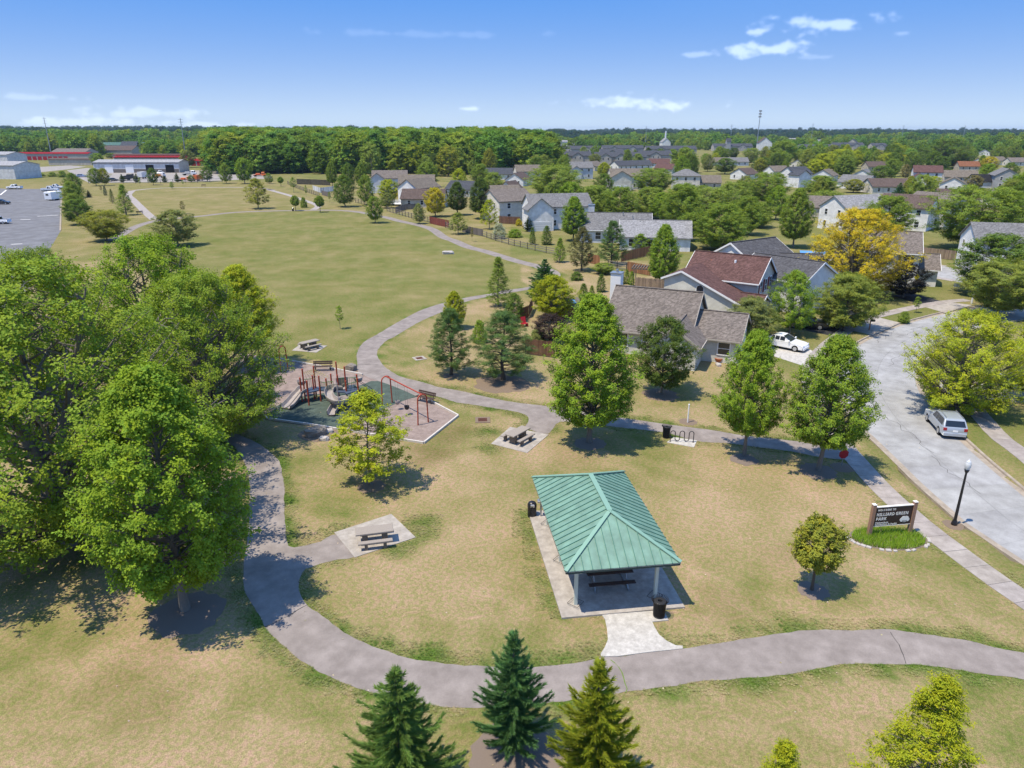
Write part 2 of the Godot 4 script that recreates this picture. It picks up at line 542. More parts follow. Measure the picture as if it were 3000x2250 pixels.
func broadleaf(kind: String, o: Dictionary) -> void:
	# o: seed, foot (crown starts), R, prof, boughs, twigs, clump, per, leaf, width, rise, lumps, trunk, stems
	var r := RandomNumberGenerator.new()
	r.seed = o.seed
	var wood := Shape.new()
	var clumps := []
	var foot: float = o.foot
	var R: float = o.R
	var trunk: float = o.get("trunk", 0.17)
	var stems: int = o.get("stems", 1)
	var heads := []
	for s in stems:
		var a := TAU * s / stems + r.randf() * 0.6
		var lean := 0.0 if stems == 1 else R * 0.42
		var path := PackedVector3Array()
		var rad := PackedFloat32Array()
		var top := Vector3(cos(a) * lean, 9.0, sin(a) * lean)
		var sway := Vector3(r.randf_range(-0.15, 0.15), 0, r.randf_range(-0.15, 0.15))
		for k in 8:
			var f := k / 7.0
			var p := Vector3(0, 0, 0).lerp(top, f)
			if stems > 1:
				p.x = top.x * pow(f, 1.4)
				p.z = top.z * pow(f, 1.4)
			p += sway * sin(f * 5.0)
			path.append(p)
			rad.append(trunk * (1.25 if k == 0 else 1.0) * pow(1.0 - f * 0.93, 0.9))
		wood.tube(path, rad, 8)
		heads.append([path, rad])
	var lump := FastNoiseLite.new()
	lump.seed = int(o.seed) + 5
	lump.frequency = 0.32
	var boughs: int = o.boughs
	for b in boughs:
		var u := (b + r.randf()) / boughs
		var h := lerpf(foot, 10.0, u)
		var a := b * 2.39996 + r.randf_range(-0.5, 0.5)
		var out_ := Vector3(cos(a), 0, sin(a))
		var reach: float = R * profile(o.prof, u) * r.randf_range(0.78, 1.06)
		reach *= 1.0 + o.get("lumps", 0.3) * lump.get_noise_3d(out_.x * 3.0, h, out_.z * 3.0)
		var tip := out_ * reach + Vector3(0, minf(h, 9.75), 0)
		var head = heads[b % stems]
		var fork: float = clampf(tip.y - reach * o.rise, foot * 0.75, 8.6)
		var at: Vector3 = head[0][0]
		for k in 7:
			if head[0][k + 1].y >= fork:
				at = head[0][k].lerp(head[0][k + 1], (fork - head[0][k].y) / (head[0][k + 1].y - head[0][k].y))
				break
		var mid := at.lerp(tip, 0.5) + Vector3(0, -reach * 0.06 * signf(o.rise) + r.randf_range(-0.1, 0.1), 0)
		var thick := trunk * 0.32 * clampf(reach / R, 0.3, 1.0)
		wood.tube(PackedVector3Array([at, mid, tip]), PackedFloat32Array([thick, thick * 0.6, thick * 0.15]), 5, false)
		var twigs: int = o.twigs
		for t in twigs:
			var f := r.randf_range(o.get("bare", 0.4), 1.0)
			f = sqrt(f)
			var p := (at.lerp(mid, f * 2.0) if f < 0.5 else mid.lerp(tip, f * 2.0 - 1.0))
			var side: Vector3 = Vector3(r.randf_range(-1, 1), r.randf_range(-0.7, 0.9), r.randf_range(-1, 1)) * o.clump * (1.5 - 0.5 * f)
			var q: Vector3 = p + side
			if t % 4 == 0:
				wood.tube(PackedVector3Array([p, q]), PackedFloat32Array([thick * 0.3, thick * 0.1]), 3, false)
			var facing: Vector3 = (out_ * 0.8 + Vector3.UP * 0.75 + side.normalized() * 0.5).normalized()
			clumps.append([q, o.clump * r.randf_range(0.6, 1.15), facing, o.per, o.get("squash", 0.75)])
	keep_kind(kind, wood, leaf_mesh(r, clumps, o.leaf, o.width))

func spruce(kind: String, o: Dictionary) -> void:
	# whorls of drooping branches with side shoots; shoots are narrow crossed blades
	var r := RandomNumberGenerator.new()
	r.seed = o.seed
	var wood := Shape.new()
	wood.tube(PackedVector3Array([Vector3.ZERO, Vector3(0, 5, 0), Vector3(0, 9.9, 0)]), PackedFloat32Array([0.22, 0.12, 0.015]), 7)
	var v := PackedVector3Array()
	var c := PackedColorArray()
	var idx := PackedInt32Array()
	var R: float = o.R
	var lump := FastNoiseLite.new()
	lump.seed = int(o.seed) + 3
	lump.frequency = 0.5
	var whorls: int = o.whorls
	for w in whorls:
		var u := float(w) / (whorls - 1)
		var y := lerpf(o.foot, 9.7, pow(u, 0.92))
		var reach: float = R * profile(o.prof, u)
		var arms := int(lerpf(o.arms, 5, u))
		for b in arms:
			var a := TAU * (b + r.randf_range(-0.3, 0.3)) / arms + w * 1.1
			var out_ := Vector3(cos(a), 0, sin(a))
			var len_ := reach * r.randf_range(0.6, 1.15) * (0.6 if r.randf() < 0.12 else 1.0) * (1.0 + 0.55 * lump.get_noise_3d(out_.x * 2.0, y, out_.z * 2.0))
			var rise: float = o.rise * r.randf_range(0.6, 1.3)
			var tone_ := r.randf_range(0.6, 1.0)
			y += r.randf_range(-0.12, 0.12)
			var steps := int(maxf(4.0, len_ / o.gap))
			var last := Vector3(0, y, 0)
			for k in steps:
				var f := (k + 1.0) / steps
				var p := Vector3(0, y, 0) + out_ * len_ * f + Vector3(0, len_ * (rise * f - o.droop * f * (1.0 - 0.75 * f)), 0)
				var dirn := (p - last).normalized()
				if k % 3 == 2:
					wood.bar(last, p, 0.02, 0.02)
				if f > 0.18:
					for s in o.shoots:
						var side := dirn.cross(Vector3.UP).normalized() * (1.0 if s % 2 == 0 else -1.0)
						var d: Vector3 = (dirn * r.randf_range(0.5, 1.1) + side * r.randf_range(0.2, 1.25) * (1.3 - f) + Vector3(0, r.randf_range(-0.45, 0.5), 0)).normalized()
						if s == o.shoots - 1:
							d = dirn
						var l: float = o.shoot * r.randf_range(0.6, 1.25)
						var wd: float = o.blade * r.randf_range(0.8, 1.2)
						var start := last.lerp(p, r.randf())
						var nrm := d.cross(Vector3(r.randf_range(-1, 1), r.randf_range(0.2, 1), r.randf_range(-1, 1))).normalized()
						var b2 := tone_ * r.randf_range(0.78, 1.0)
						var warm := r.randf_range(-0.06, 0.08)
						var col := Color(b2 * (0.86 + warm), b2 * 0.9, b2 * (0.84 - warm))
						for x in 2:
							var q := v.size()
							var m := start + d * l * 0.4
							v.append_array([start, m + nrm * wd, start + d * l, m - nrm * wd])
							c.append_array([col, col, col, col])
							idx.append_array([q, q + 1, q + 2, q, q + 2, q + 3])
							nrm = nrm.cross(d)
				last = p
	for s in 26:   # leader
		var d := Vector3(r.randf_range(-0.5, 0.5), 1, r.randf_range(-0.5, 0.5)).normalized()
		var q := v.size()
		var p := Vector3(0, r.randf_range(9.2, 9.8), 0)
		var nrm := d.cross(Vector3(r.randf_range(-1, 1), 0, r.randf_range(-1, 1))).normalized()
		v.append_array([p, p + d * 0.12 + nrm * 0.03, p + d * 0.34, p + d * 0.12 - nrm * 0.03])
		c.append_array([Color(0.8, 0.8, 0.7), Color(0.8, 0.8, 0.7), Color(0.8, 0.8, 0.7), Color(0.8, 0.8, 0.7)])
		idx.append_array([q, q + 1, q + 2, q, q + 2, q + 3])
	var arr := []
	arr.resize(Mesh.ARRAY_MAX)
	arr[Mesh.ARRAY_VERTEX] = v
	arr[Mesh.ARRAY_COLOR] = c
	arr[Mesh.ARRAY_INDEX] = idx
	var mesh := ArrayMesh.new()
	mesh.add_surface_from_arrays(Mesh.PRIMITIVE_TRIANGLES, arr)
	keep_kind(kind, wood, mesh)

func make_kinds() -> void:
	var oval := [[0, 0.45], [0.12, 0.86], [0.35, 1.0], [0.6, 0.84], [0.82, 0.5], [1, 0.08]]
	var round_ := [[0, 0.5], [0.15, 0.85], [0.4, 1.0], [0.65, 0.95], [0.85, 0.68], [1, 0.2]]
	var flatish := [[0, 0.35], [0.25, 0.8], [0.55, 1.0], [0.8, 0.9], [1, 0.45]]
	# dense upright maples, two of them
	broadleaf("maple", {"seed": 11, "foot": 1.9, "R": 3.1, "prof": oval, "boughs": 240, "twigs": 16, "clump": 0.26, "per": 21, "leaf": 0.115, "width": 0.085, "rise": 0.75, "bare": 0.36})
	broadleaf("maple_b", {"seed": 17, "foot": 2.5, "R": 3.3, "prof": [[0, 0.55], [0.15, 0.95], [0.4, 1.0], [0.62, 0.78], [0.84, 0.42], [1, 0.06]], "boughs": 240, "twigs": 16, "clump": 0.27, "per": 20, "leaf": 0.12, "width": 0.088, "rise": 0.8, "lumps": 0.45, "bare": 0.28})
	# the large old trees by the playground
	broadleaf("great", {"seed": 23, "foot": 0.9, "R": 4.6, "prof": round_, "boughs": 230, "twigs": 17, "clump": 0.31, "per": 22, "leaf": 0.115, "width": 0.075, "rise": 0.8, "lumps": 0.6, "trunk": 0.24, "stems": 3, "bare": 0.3})
	broadleaf("shade", {"seed": 31, "foot": 1.8, "R": 4.0, "prof": round_, "boughs": 120, "twigs": 14, "clump": 0.40, "per": 24, "leaf": 0.17, "width": 0.125, "rise": 0.6, "lumps": 0.45, "bare": 0.3})
	broadleaf("shade_b", {"seed": 37, "foot": 1.6, "R": 3.9, "prof": [[0, 0.6], [0.2, 0.95], [0.45, 1.0], [0.7, 0.8], [0.88, 0.5], [1, 0.12]], "boughs": 110, "twigs": 13, "clump": 0.42, "per": 24, "leaf": 0.17, "width": 0.125, "rise": 0.65, "lumps": 0.6, "bare": 0.3})
	broadleaf("locust", {"seed": 41, "foot": 1.6, "R": 5.6, "prof": flatish, "boughs": 150, "twigs": 17, "clump": 0.55, "per": 26, "leaf": 0.22, "width": 0.10, "rise": 0.5, "lumps": 0.6, "squash": 0.4, "bare": 0.2})
	broadleaf("locust_b", {"seed": 43, "foot": 1.4, "R": 5.2, "prof": [[0, 0.5], [0.25, 0.95], [0.5, 1.0], [0.75, 0.78], [1, 0.3]], "boughs": 150, "twigs": 17, "clump": 0.52, "per": 26, "leaf": 0.22, "width": 0.10, "rise": 0.55, "lumps": 0.75, "squash": 0.45, "bare": 0.2})
	broadleaf("airy", {"seed": 47, "foot": 2.1, "R": 3.5, "prof": [[0, 0.75], [0.2, 1.0], [0.45, 0.9], [0.7, 0.62], [1, 0.1]], "boughs": 85, "twigs": 12, "clump": 0.30, "per": 17, "leaf": 0.20, "width": 0.10, "rise": 0.35, "lumps": 0.4, "trunk": 0.12, "bare": 0.12})
	broadleaf("ball", {"seed": 53, "foot": 4.1, "R": 3.6, "prof": round_, "boughs": 90, "twigs": 11, "clump": 0.42, "per": 20, "leaf": 0.30, "width": 0.18, "rise": 0.6, "lumps": 0.35, "trunk": 0.22, "bare": 0.3})
	broadleaf("feather", {"seed": 59, "foot": 0.9, "R": 2.3, "prof": [[0, 0.8], [0.15, 1.0], [0.4, 0.78], [0.7, 0.42], [1, 0.05]], "boughs": 130, "twigs": 11, "clump": 0.24, "per": 18, "leaf": 0.15, "width": 0.05, "rise": 0.15, "squash": 0.5, "trunk": 0.15, "bare": 0.2})
	broadleaf("sapling", {"seed": 61, "foot": 4.0, "R": 1.9, "prof": [[0, 0.5], [0.4, 1.0], [1, 0.2]], "boughs": 26, "twigs": 5, "clump": 0.34, "per": 7, "leaf": 0.5, "width": 0.24, "rise": 1.0, "trunk": 0.10, "bare": 0.3})
	broadleaf("shrub", {"seed": 67, "foot": 0.0, "R": 5.2, "prof": [[0, 0.9], [0.3, 1.0], [0.6, 0.85], [1, 0.25]], "boughs": 80, "twigs": 9, "clump": 0.8, "per": 16, "leaf": 0.45, "width": 0.26, "rise": 0.9, "trunk": 0.12, "bare": 0.35})
	broadleaf("cone", {"seed": 71, "foot": 0.0, "R": 1.7, "prof": [[0, 0.85], [0.2, 1.0], [0.5, 0.82], [0.8, 0.42], [1, 0.03]], "boughs": 150, "twigs": 6, "clump": 0.28, "per": 13, "leaf": 0.24, "width": 0.09, "rise": 0.8, "trunk": 0.1, "lumps": 0.1, "bare": 0.6})
	broadleaf("wild", {"seed": 73, "foot": 1.0, "R": 3.4, "prof": round_, "boughs": 56, "twigs": 8, "clump": 0.55, "per": 16, "leaf": 0.36, "width": 0.25, "rise": 0.6, "lumps": 0.6, "bare": 0.4})
	broadleaf("wild_b", {"seed": 79, "foot": 0.8, "R": 3.0, "prof": oval, "boughs": 56, "twigs": 8, "clump": 0.55, "per": 16, "leaf": 0.36, "width": 0.25, "rise": 0.7, "lumps": 0.7, "bare": 0.4})
	broadleaf("distant", {"seed": 83, "foot": 0.4, "R": 4.2, "prof": round_, "boughs": 34, "twigs": 6, "clump": 0.9, "per": 10, "leaf": 0.8, "width": 0.6, "rise": 0.6, "lumps": 0.6, "bare": 0.5})
	broadleaf("pine", {"seed": 89, "foot": 1.5, "R": 3.2, "prof": [[0, 0.75], [0.2, 1.0], [0.5, 0.85], [0.8, 0.5], [1, 0.1]], "boughs": 105, "twigs": 14, "clump": 0.26, "per": 34, "leaf": 0.20, "width": 0.032, "rise": 0.25, "lumps": 0.5, "squash": 0.8, "bare": 0.2, "trunk": 0.2})
	spruce("spruce", {"seed": 5, "foot": 0.4, "R": 3.1, "prof": [[0, 0.95], [0.2, 1.0], [0.45, 0.78], [0.7, 0.50], [0.9, 0.24], [1, 0.05]], "whorls": 30, "arms": 16, "rise": 0.36, "droop": 0.42, "gap": 0.14, "shoots": 18, "shoot": 0.36, "blade": 0.019})
	spruce("spruce_b", {"seed": 6, "foot": 0.5, "R": 2.9, "prof": [[0, 0.85], [0.15, 1.0], [0.4, 0.78], [0.7, 0.42], [1, 0.05]], "whorls": 26, "arms": 15, "rise": 0.48, "droop": 0.32, "gap": 0.15, "shoots": 18, "shoot": 0.40, "blade": 0.020})

func tree(called: String, kind: String, x: float, z: float, height: float, radius: float, turn: float, tint: String, label: String, group := "", lean := 0.0) -> Node3D:
	var k: Dictionary = kinds[kind]
	var t := thing(called, label, "shrub" if kind in ["shrub"] else "tree", Vector3(x, 0, z), 0.0, group)
	t.basis = Basis(Vector3.UP, deg_to_rad(turn)).scaled(Vector3(radius / k.R, height / k.H, radius / k.R))
	if lean:
		t.basis = Basis(Vector3.FORWARD, lean) * t.basis
	part("trunk" if kind != "shrub" else "stem", k.trunk, tone("bark") if kind in ["spruce", "spruce_b", "pine", "ball"] else tone("pale_bark"), t)
	part("crown" if kind != "shrub" else "foliage", k.crown, leaf_material(tint), t)
	return t

func scatter(called: String, label: String, category: String, kind: String, tint: String, rows: PackedFloat32Array) -> void:
	# a far mass of trees nobody could count: rows of x, z, height, radius, turn, tone
	var k: Dictionary = kinds[kind]
	var mm := MultiMesh.new()
	mm.transform_format = MultiMesh.TRANSFORM_3D
	mm.use_colors = true
	mm.mesh = k.crown
	var n := rows.size() / 6
	mm.instance_count = n
	for j in n:
		var q := j * 6
		var b := Basis(Vector3.UP, rows[q + 4]).scaled(Vector3(rows[q + 3] / k.R, rows[q + 2] / k.H, rows[q + 3] / k.R))
		mm.set_instance_transform(j, Transform3D(b, Vector3(rows[q], 0, rows[q + 1])))
		var f := rows[q + 5]
		var w := fmod(rows[q + 4] * 7.3, 1.0)
		mm.set_instance_color(j, Color(f * (0.72 + 0.42 * w), 0.3 + 0.7 * f, f * (1.1 - 0.5 * w)))
	var o := MultiMeshInstance3D.new()
	o.name = numbered(called)
	o.multimesh = mm
	o.material_override = leaf_material(tint)
	add_child(o)
	tag(o, label, category)
	o.set_meta("kind", "stuff")

# ---------------------------------------------------------------- houses
func wall_block(L: float, D: float, he: float, hr: float) -> Shape:
	var s := Shape.new()
	var x := L / 2
	var z := D / 2
	for e in [-1.0, 1.0]:
		var a := Vector3(-x * e, 0, z * e)
		var b := Vector3(x * e, 0, z * e)
		s.quad(a, a + Vector3(0, he, 0), b + Vector3(0, he, 0), b)
		var c := Vector3(x * e, 0, z)
		var d := Vector3(x * e, 0, -z)
		s.quad(c, c + Vector3(0, he, 0), d + Vector3(0, he, 0), d)
		s.tri(c + Vector3(0, he, 0), Vector3(x * e, hr, 0), d + Vector3(0, he, 0))
	return s

func roof_block(L: float, D: float, he: float, hr: float, over: float, rake: float, hip := 0.0) -> Shape:
	var s := Shape.new()
	var slope := (hr - he) / (D / 2)
	var x := L / 2 + rake
	var z := D / 2 + over
	var lo := he - slope * over + 0.10
	var top := hr + 0.10
	var t := 0.16
	var xr := x - hip * z
	var A := Vector3(-xr, top, 0)
	var B := Vector3(xr, top, 0)
	for e in [1.0, -1.0]:
		var p := Vector3(-x * e, lo, z * e)
		var q := Vector3(x * e, lo, z * e)
		var a := A if e > 0 else B
		var b := B if e > 0 else A
		s.quad(p, a, b, q)
		var dn := Vector3(0, -t, 0)
		s.quad(p + dn, p, q, q + dn)
		if hip > 0.0:
			s.tri(Vector3(x * e, lo, z * e), Vector3(xr * e, top, 0), Vector3(x * e, lo, -z * e))
			s.quad(Vector3(x * e, lo - t, z * e), Vector3(x * e, lo, z * e), Vector3(x * e, lo, -z * e), Vector3(x * e, lo - t, -z * e))
		else:
			s.quad(p + dn, p, a, a + dn)
			s.quad(q, q + dn, b + dn, b)
			s.quad(p + dn, a + dn, b + dn, q + dn)
	return s

func lean_block(t: Node3D, at: Transform3D, L: float, line: Array, wm: Material, rm: Material) -> void:
	# an uneven gable: line holds [z, y] from one eave over the peak to the other
	var w := Shape.new()
	var x := L / 2
	for e in [-1.0, 1.0]:
		for k in line.size() - 1:
			var p: Array = line[k]
			var q: Array = line[k + 1]
			w.quad(Vector3(e * x, 0, p[0]), Vector3(e * x, p[1], p[0]), Vector3(e * x, q[1], q[0]), Vector3(e * x, 0, q[0]))
		var o: Array = line[0] if e < 0 else line[-1]
		w.quad(Vector3(-x, 0, o[0]), Vector3(-x, o[1], o[0]), Vector3(x, o[1], o[0]), Vector3(x, 0, o[0]))
	part("wall", w.mesh(), wm, t, at)
	var r := Shape.new()
	var fs := Shape.new()
	for k in line.size() - 1:
		var a := Vector3(0, line[k][1] + 0.1, line[k][0])
		var b := Vector3(0, line[k + 1][1] + 0.1, line[k + 1][0])
		var d := (b - a).normalized()
		if k == 0:
			a -= d * 0.4
		if k == line.size() - 2:
			b += d * 0.4
		var X := Vector3(x + 0.3, 0, 0)
		var dn := Vector3(0, -0.16, 0)
		r.quad(a - X, b - X, b + X, a + X)
		r.quad(a - X + dn, a + X + dn, b + X + dn, b - X + dn)
		for e in [-1.0, 1.0]:
			r.quad(a + X * e, b + X * e, b + X * e + dn, a + X * e + dn)
			fs.bar(a + X * e * 1.01 + dn * 0.75, b + X * e * 1.01 + dn * 0.75, 0.05, 0.22)
	var roof := part("roof", r.mesh(), rm, t, at)
	add("fascia", fs, tone("trim"), roof)

func window(parent: Node3D, at: Transform3D, w: float, h: float, shutters := "", arched := false) -> void:
	# at: centre of the window on the wall, z pointing out of it
	var f := Shape.new()
	if arched:
		var p := PackedVector3Array()
		var r := PackedFloat32Array()
		for k in 9:
			var a := PI * k / 8.0
			p.append(Vector3(cos(a) * w / 2, h / 2 - w / 2 + sin(a) * w / 2, 0.02))
			r.append(0.05)
		f.tube(p, r, 4)
		f.box(Vector3(0, -h / 2, 0.03), Vector3(w + 0.1, 0.08, 0.06))
		for e in [-1.0, 1.0]:
			f.box(Vector3(e * w / 2, -w / 4, 0.02), Vector3(0.08, h - w / 2, 0.06))
	else:
		for e in [-1.0, 1.0]:
			f.box(Vector3(e * w / 2, 0, 0.02), Vector3(0.10, h + 0.10, 0.08))
			f.box(Vector3(0, e * h / 2, 0.03), Vector3(w - 0.1, 0.10, 0.08))
		f.box(Vector3(0, 0, 0.02), Vector3(w - 0.1, 0.05, 0.05))
	var o := part("window", f.mesh(), tone("trim"), parent, at)
	var g := Shape.new()
	if arched:
		var pts := PackedVector2Array()
		for k in 9:
			var a := PI * k / 8.0
			pts.append(Vector2(cos(a) * w / 2, h / 2 - w / 2 + sin(a) * w / 2))
		pts.append(Vector2(-w / 2, -h / 2))
		pts.append(Vector2(w / 2, -h / 2))
		var tr := Geometry2D.triangulate_polygon(pts)
		for k in range(0, tr.size(), 3):
			g.tri(Vector3(pts[tr[k]].x, pts[tr[k]].y, 0.015), Vector3(pts[tr[k + 1]].x, pts[tr[k + 1]].y, 0.015), Vector3(pts[tr[k + 2]].x, pts[tr[k + 2]].y, 0.015))
	else:
		g.box(Vector3(0, 0, 0.0), Vector3(w - 0.1, h - 0.1, 0.03))
	add("pane", g, tone("glass"), o)
	if shutters:
		for e in [-1.0, 1.0]:
			var s := Shape.new()
			s.box(Vector3(e * (w / 2 + 0.27), 0, 0.03), Vector3(0.36, h + 0.1, 0.05))
			for k in 7:
				s.box(Vector3(e * (w / 2 + 0.27), (k - 3) * h / 7.5, 0.06), Vector3(0.28, 0.05, 0.02))
			add("shutter", s, tone("shutter_" + shutters), o)

func face(b: Array, side: int, u: float, v: float) -> Transform3D:
	# a place on a block's wall: side 0 front eave (+z), 1 back eave, 2 right gable (+x), 3 left gable; u along the wall from its middle
	var L: float = b[3]
	var D: float = b[4]
	var t: Transform3D
	match side:
		0: t = Transform3D(Basis(), Vector3(u, v, D / 2))
		1: t = Transform3D(Basis(Vector3.UP, PI), Vector3(-u, v, -D / 2))
		2: t = Transform3D(Basis(Vector3.UP, PI / 2), Vector3(L / 2, v, -u))
		_: t = Transform3D(Basis(Vector3.UP, -PI / 2), Vector3(-L / 2, v, u))
	return yawed(deg_to_rad(b[2]), Vector3(b[0], 0, b[1])) * t

func garage_door(parent: Node3D, at: Transform3D, w: float, h: float) -> void:
	var o := part("garage_door", BoxMesh.new(), tone("garage_white"), parent, at * Transform3D(Basis.from_scale(Vector3(w, h, 0.08)), Vector3(0, 0, 0.02)))
	for k in 3:
		var s := Shape.new()
		s.box(Vector3(0, -0.25 + 0.25 * k, 0.52), Vector3(0.97, 0.012, 0.1))
		add("joint", s, tone("fence_grey"), o)

func house(d: Dictionary) -> Node3D:
	var t := thing(d.get("n", "house"), d.l, d.get("c", "house"), Vector3(d.x, 0, d.z), deg_to_rad(d.r), d.get("g", ""))
	var near: bool = d.get("near", false)
	for b in d.b:
		var at := yawed(deg_to_rad(b[2]), Vector3(b[0], 0, b[1]))
		var wm := wall_mat(b[7] if b.size() > 7 and b[7] else d.w)
		var rm := roof_mat(b[8] if b.size() > 8 and b[8] else d.f)
		var hip: float = b[9] if b.size() > 9 else 0.0
		var top: float = b[6]
		var wb := wall_block(b[3], b[4], b[5], b[6]) if hip == 0.0 else wall_block(b[3], b[4], b[5], b[5] + 0.01)
		part("wall", wb.mesh(), wm, t, at)
		var over := 0.4
		var roof := part("roof", roof_block(b[3], b[4], b[5], top, over, 0.3, hip).mesh(), rm, t, at)
		if near:
			var rc := Shape.new()
			var half: float = b[3] / 2 + 0.3 - (hip * (b[4] / 2 + over))
			rc.bar(Vector3(-half, top + 0.12, 0), Vector3(half, top + 0.12, 0), 0.28, 0.05)
			add("ridge_cap", rc, rm, roof)
			var slope: float = (b[6] - b[5]) / (b[4] / 2)
			var fs := Shape.new()
			if hip == 0.0:
				for e in [-1.0, 1.0]:
					for z in [-1.0, 1.0]:
						var x: float = e * (b[3] / 2 + 0.32)
						fs.bar(Vector3(x, b[6] - 0.02, 0), Vector3(x, b[5] - slope * over - 0.02, z * (b[4] / 2 + over)), 0.05, 0.22)
			for z in [-1.0, 1.0]:
				fs.bar(Vector3(-b[3] / 2 - 0.3, b[5] - slope * over - 0.02, z * (b[4] / 2 + over + 0.05)), Vector3(b[3] / 2 + 0.3, b[5] - slope * over - 0.02, z * (b[4] / 2 + over + 0.05)), 0.10, 0.14)
			add("fascia", fs, tone(d.get("fas", "trim")), roof)
	for p in d.get("lean", []):   # x, z, yaw, length, outline
		lean_block(t, yawed(deg_to_rad(p[2]), Vector3(p[0], 0, p[1])), p[3], p[4], wall_mat(d.w), roof_mat(d.f))
		if p.size() > 5:
			window(t, yawed(deg_to_rad(p[2]), Vector3(p[0], 0, p[1])) * Transform3D(Basis(Vector3.UP, -PI / 2), Vector3(-p[3] / 2.0, p[5][1], p[5][0])), 0.95, 1.9, "", true)
	if d.has("auto"):   # two rows at most, on the front and both gables
		var b0: Array = d.b[0]
		for v in [1.45, 4.1] if b0[5] > 4.0 else [1.45]:
			var n := maxi(2, int(b0[3] / 3.6))
			for k in n:
				window(t, face(b0, 0, (k - (n - 1) / 2.0) * b0[3] / n * 0.92, v), 1.0, 1.35)
			for sd in [2, 3]:
				for e in [-0.24, 0.24]:
					window(t, face(b0, sd, e * b0[4], v), 0.9, 1.35)
	for w in d.get("win", []):   # block, side, u, v, w, h, shutters, arched
		window(t, face(d.b[w[0]], w[1], w[2], w[3]), w[4], w[5], w[6] if w.size() > 6 else "", w[7] if w.size() > 7 else false)
	for g in d.get("gar", []):
		garage_door(t, face(d.b[g[0]], g[1], g[2], g[4] / 2), g[3], g[4])
	for g in d.get("door", []):
		var s := Shape.new()
		s.box(Vector3(0, 1.03, 0.02), Vector3(0.95, 2.06, 0.08))
		part("door", s.mesh(), tone(g[3] if g.size() > 3 else "shutter_red"), t, face(d.b[g[0]], g[1], g[2], 0.0))
	for c in d.get("chim", []):   # x, z, width, top
		var s := Shape.new()
		s.box(Vector3(c[0], c[3] / 2, c[1]), Vector3(c[2], c[3], c[2]))
		var o := add("chimney", s, tone(c[4]) if c.size() > 4 else wall_mat(d.w), t)
		var k := Shape.new()
		k.box(Vector3(c[0], c[3] + 0.06, c[1]), Vector3(c[2] + 0.15, 0.12, c[2] + 0.15))
		k.pole(Vector3(c[0], c[3] + 0.1, c[1]), Vector3(c[0], c[3] + 0.45, c[1]), 0.16, 8)
		add("chimney_cap", k, tone("galvanised"), o)
	for v in d.get("vent", []):
		var s := Shape.new()
		s.pole(Vector3(v[0], v[1], v[2]), Vector3(v[0], v[1] + v[3], v[2]), v[4], 8)
		add("roof_vent", s, tone(v[5]), t)
	return t

# ---------------------------------------------------------------- fences
func board_fence(label: String, pts: PackedVector2Array, h: float, m: String, pitch := 0.16, rails_out := 1.0) -> void:
	var t := thing("board_fence", label, "fence")
	var board := Shape.new()
	var w := pitch * 0.88
	board.box(Vector3(0, h / 2, 0), Vector3(w, h - 0.12, 0.02))
	board.quad(Vector3(-w / 2, h - 0.06, 0.01), Vector3(-w / 4, h, 0.01), Vector3(w / 4, h, 0.01), Vector3(w / 2, h - 0.06, 0.01))
	board.quad(Vector3(w / 2, h - 0.06, -0.01), Vector3(w / 4, h, -0.01), Vector3(-w / 4, h, -0.01), Vector3(-w / 2, h - 0.06, -0.01))
	var bm := board.mesh()
	var tones := [tone(m), mat(m + "_dark", mats[m].albedo_color.srgb_to_linear() * 0.78, 0.95, "wood", 0.9), mat(m + "_pale", mats[m].albedo_color.srgb_to_linear() * 1.15, 0.95, "wood", 0.9)]
	for k in pts.size() - 1:
		var a := pts[k]
		var b := pts[k + 1]
		var l := a.distance_to(b)
		var d := (b - a) / l
		var turn := atan2(-d.y, d.x)
		var n := int(l / pitch)
		for j in n:
			var q := a + d * (j + 0.5) * pitch
			part("plank", bm, tones[rg.randi() % 3], t, Transform3D(Basis(Vector3.UP, turn).scaled(Vector3(1, rg.randf_range(0.97, 1.02), 1)), Vector3(q.x, 0, q.y)))
		var s := Shape.new()
		var nrm := Vector2(d.y, -d.x) * 0.045 * rails_out
		for y in [0.3, h * 0.85]:
			s.bar(Vector3(a.x + nrm.x, y, a.y + nrm.y), Vector3(b.x + nrm.x, y, b.y + nrm.y), 0.05, 0.09)
		add("rail", s, tone(m), t)
		for j in int(l / 2.4) + 1:
			var q := a + d * minf(j * 2.4, l) + nrm * 2.2
			var p := Shape.new()
			p.box(Vector3(q.x, h * 0.47, q.y), Vector3(0.1, h * 0.94, 0.1))
			add("post", p, tone(m), t)

func rail_fence(label: String, pts: PackedVector2Array, h: float, m: String, step := 2.5, rails := 3) -> void:
	var t := thing("rail_fence", label, "fence")
	var prev := Vector2.INF
	for k in pts.size() - 1:
		var n := maxi(1, int(roundf(pts[k].distance_to(pts[k + 1]) / step)))
		for j in n + (1 if k == pts.size() - 2 else 0):
			var q := pts[k].lerp(pts[k + 1], float(j) / n)
			var p := Shape.new()
			p.cbox(Vector3(q.x, h * 0.55, q.y), Vector3(0.14, h * 1.1, 0.14), 0.03)
			add("post", p, tone("fence_dark"), t)
			if prev != Vector2.INF:
				for y in rails:
					var s := Shape.new()
					var hy := h * (0.25 + 0.7 * y / maxf(rails - 1, 1)) + rg.randf_range(-0.03, 0.03)
					s.bar(Vector3(prev.x, hy, prev.y), Vector3(q.x, hy + rg.randf_range(-0.03, 0.03), q.y), 0.05, 0.13)
					add("rail", s, tone(m), t)
			prev = q

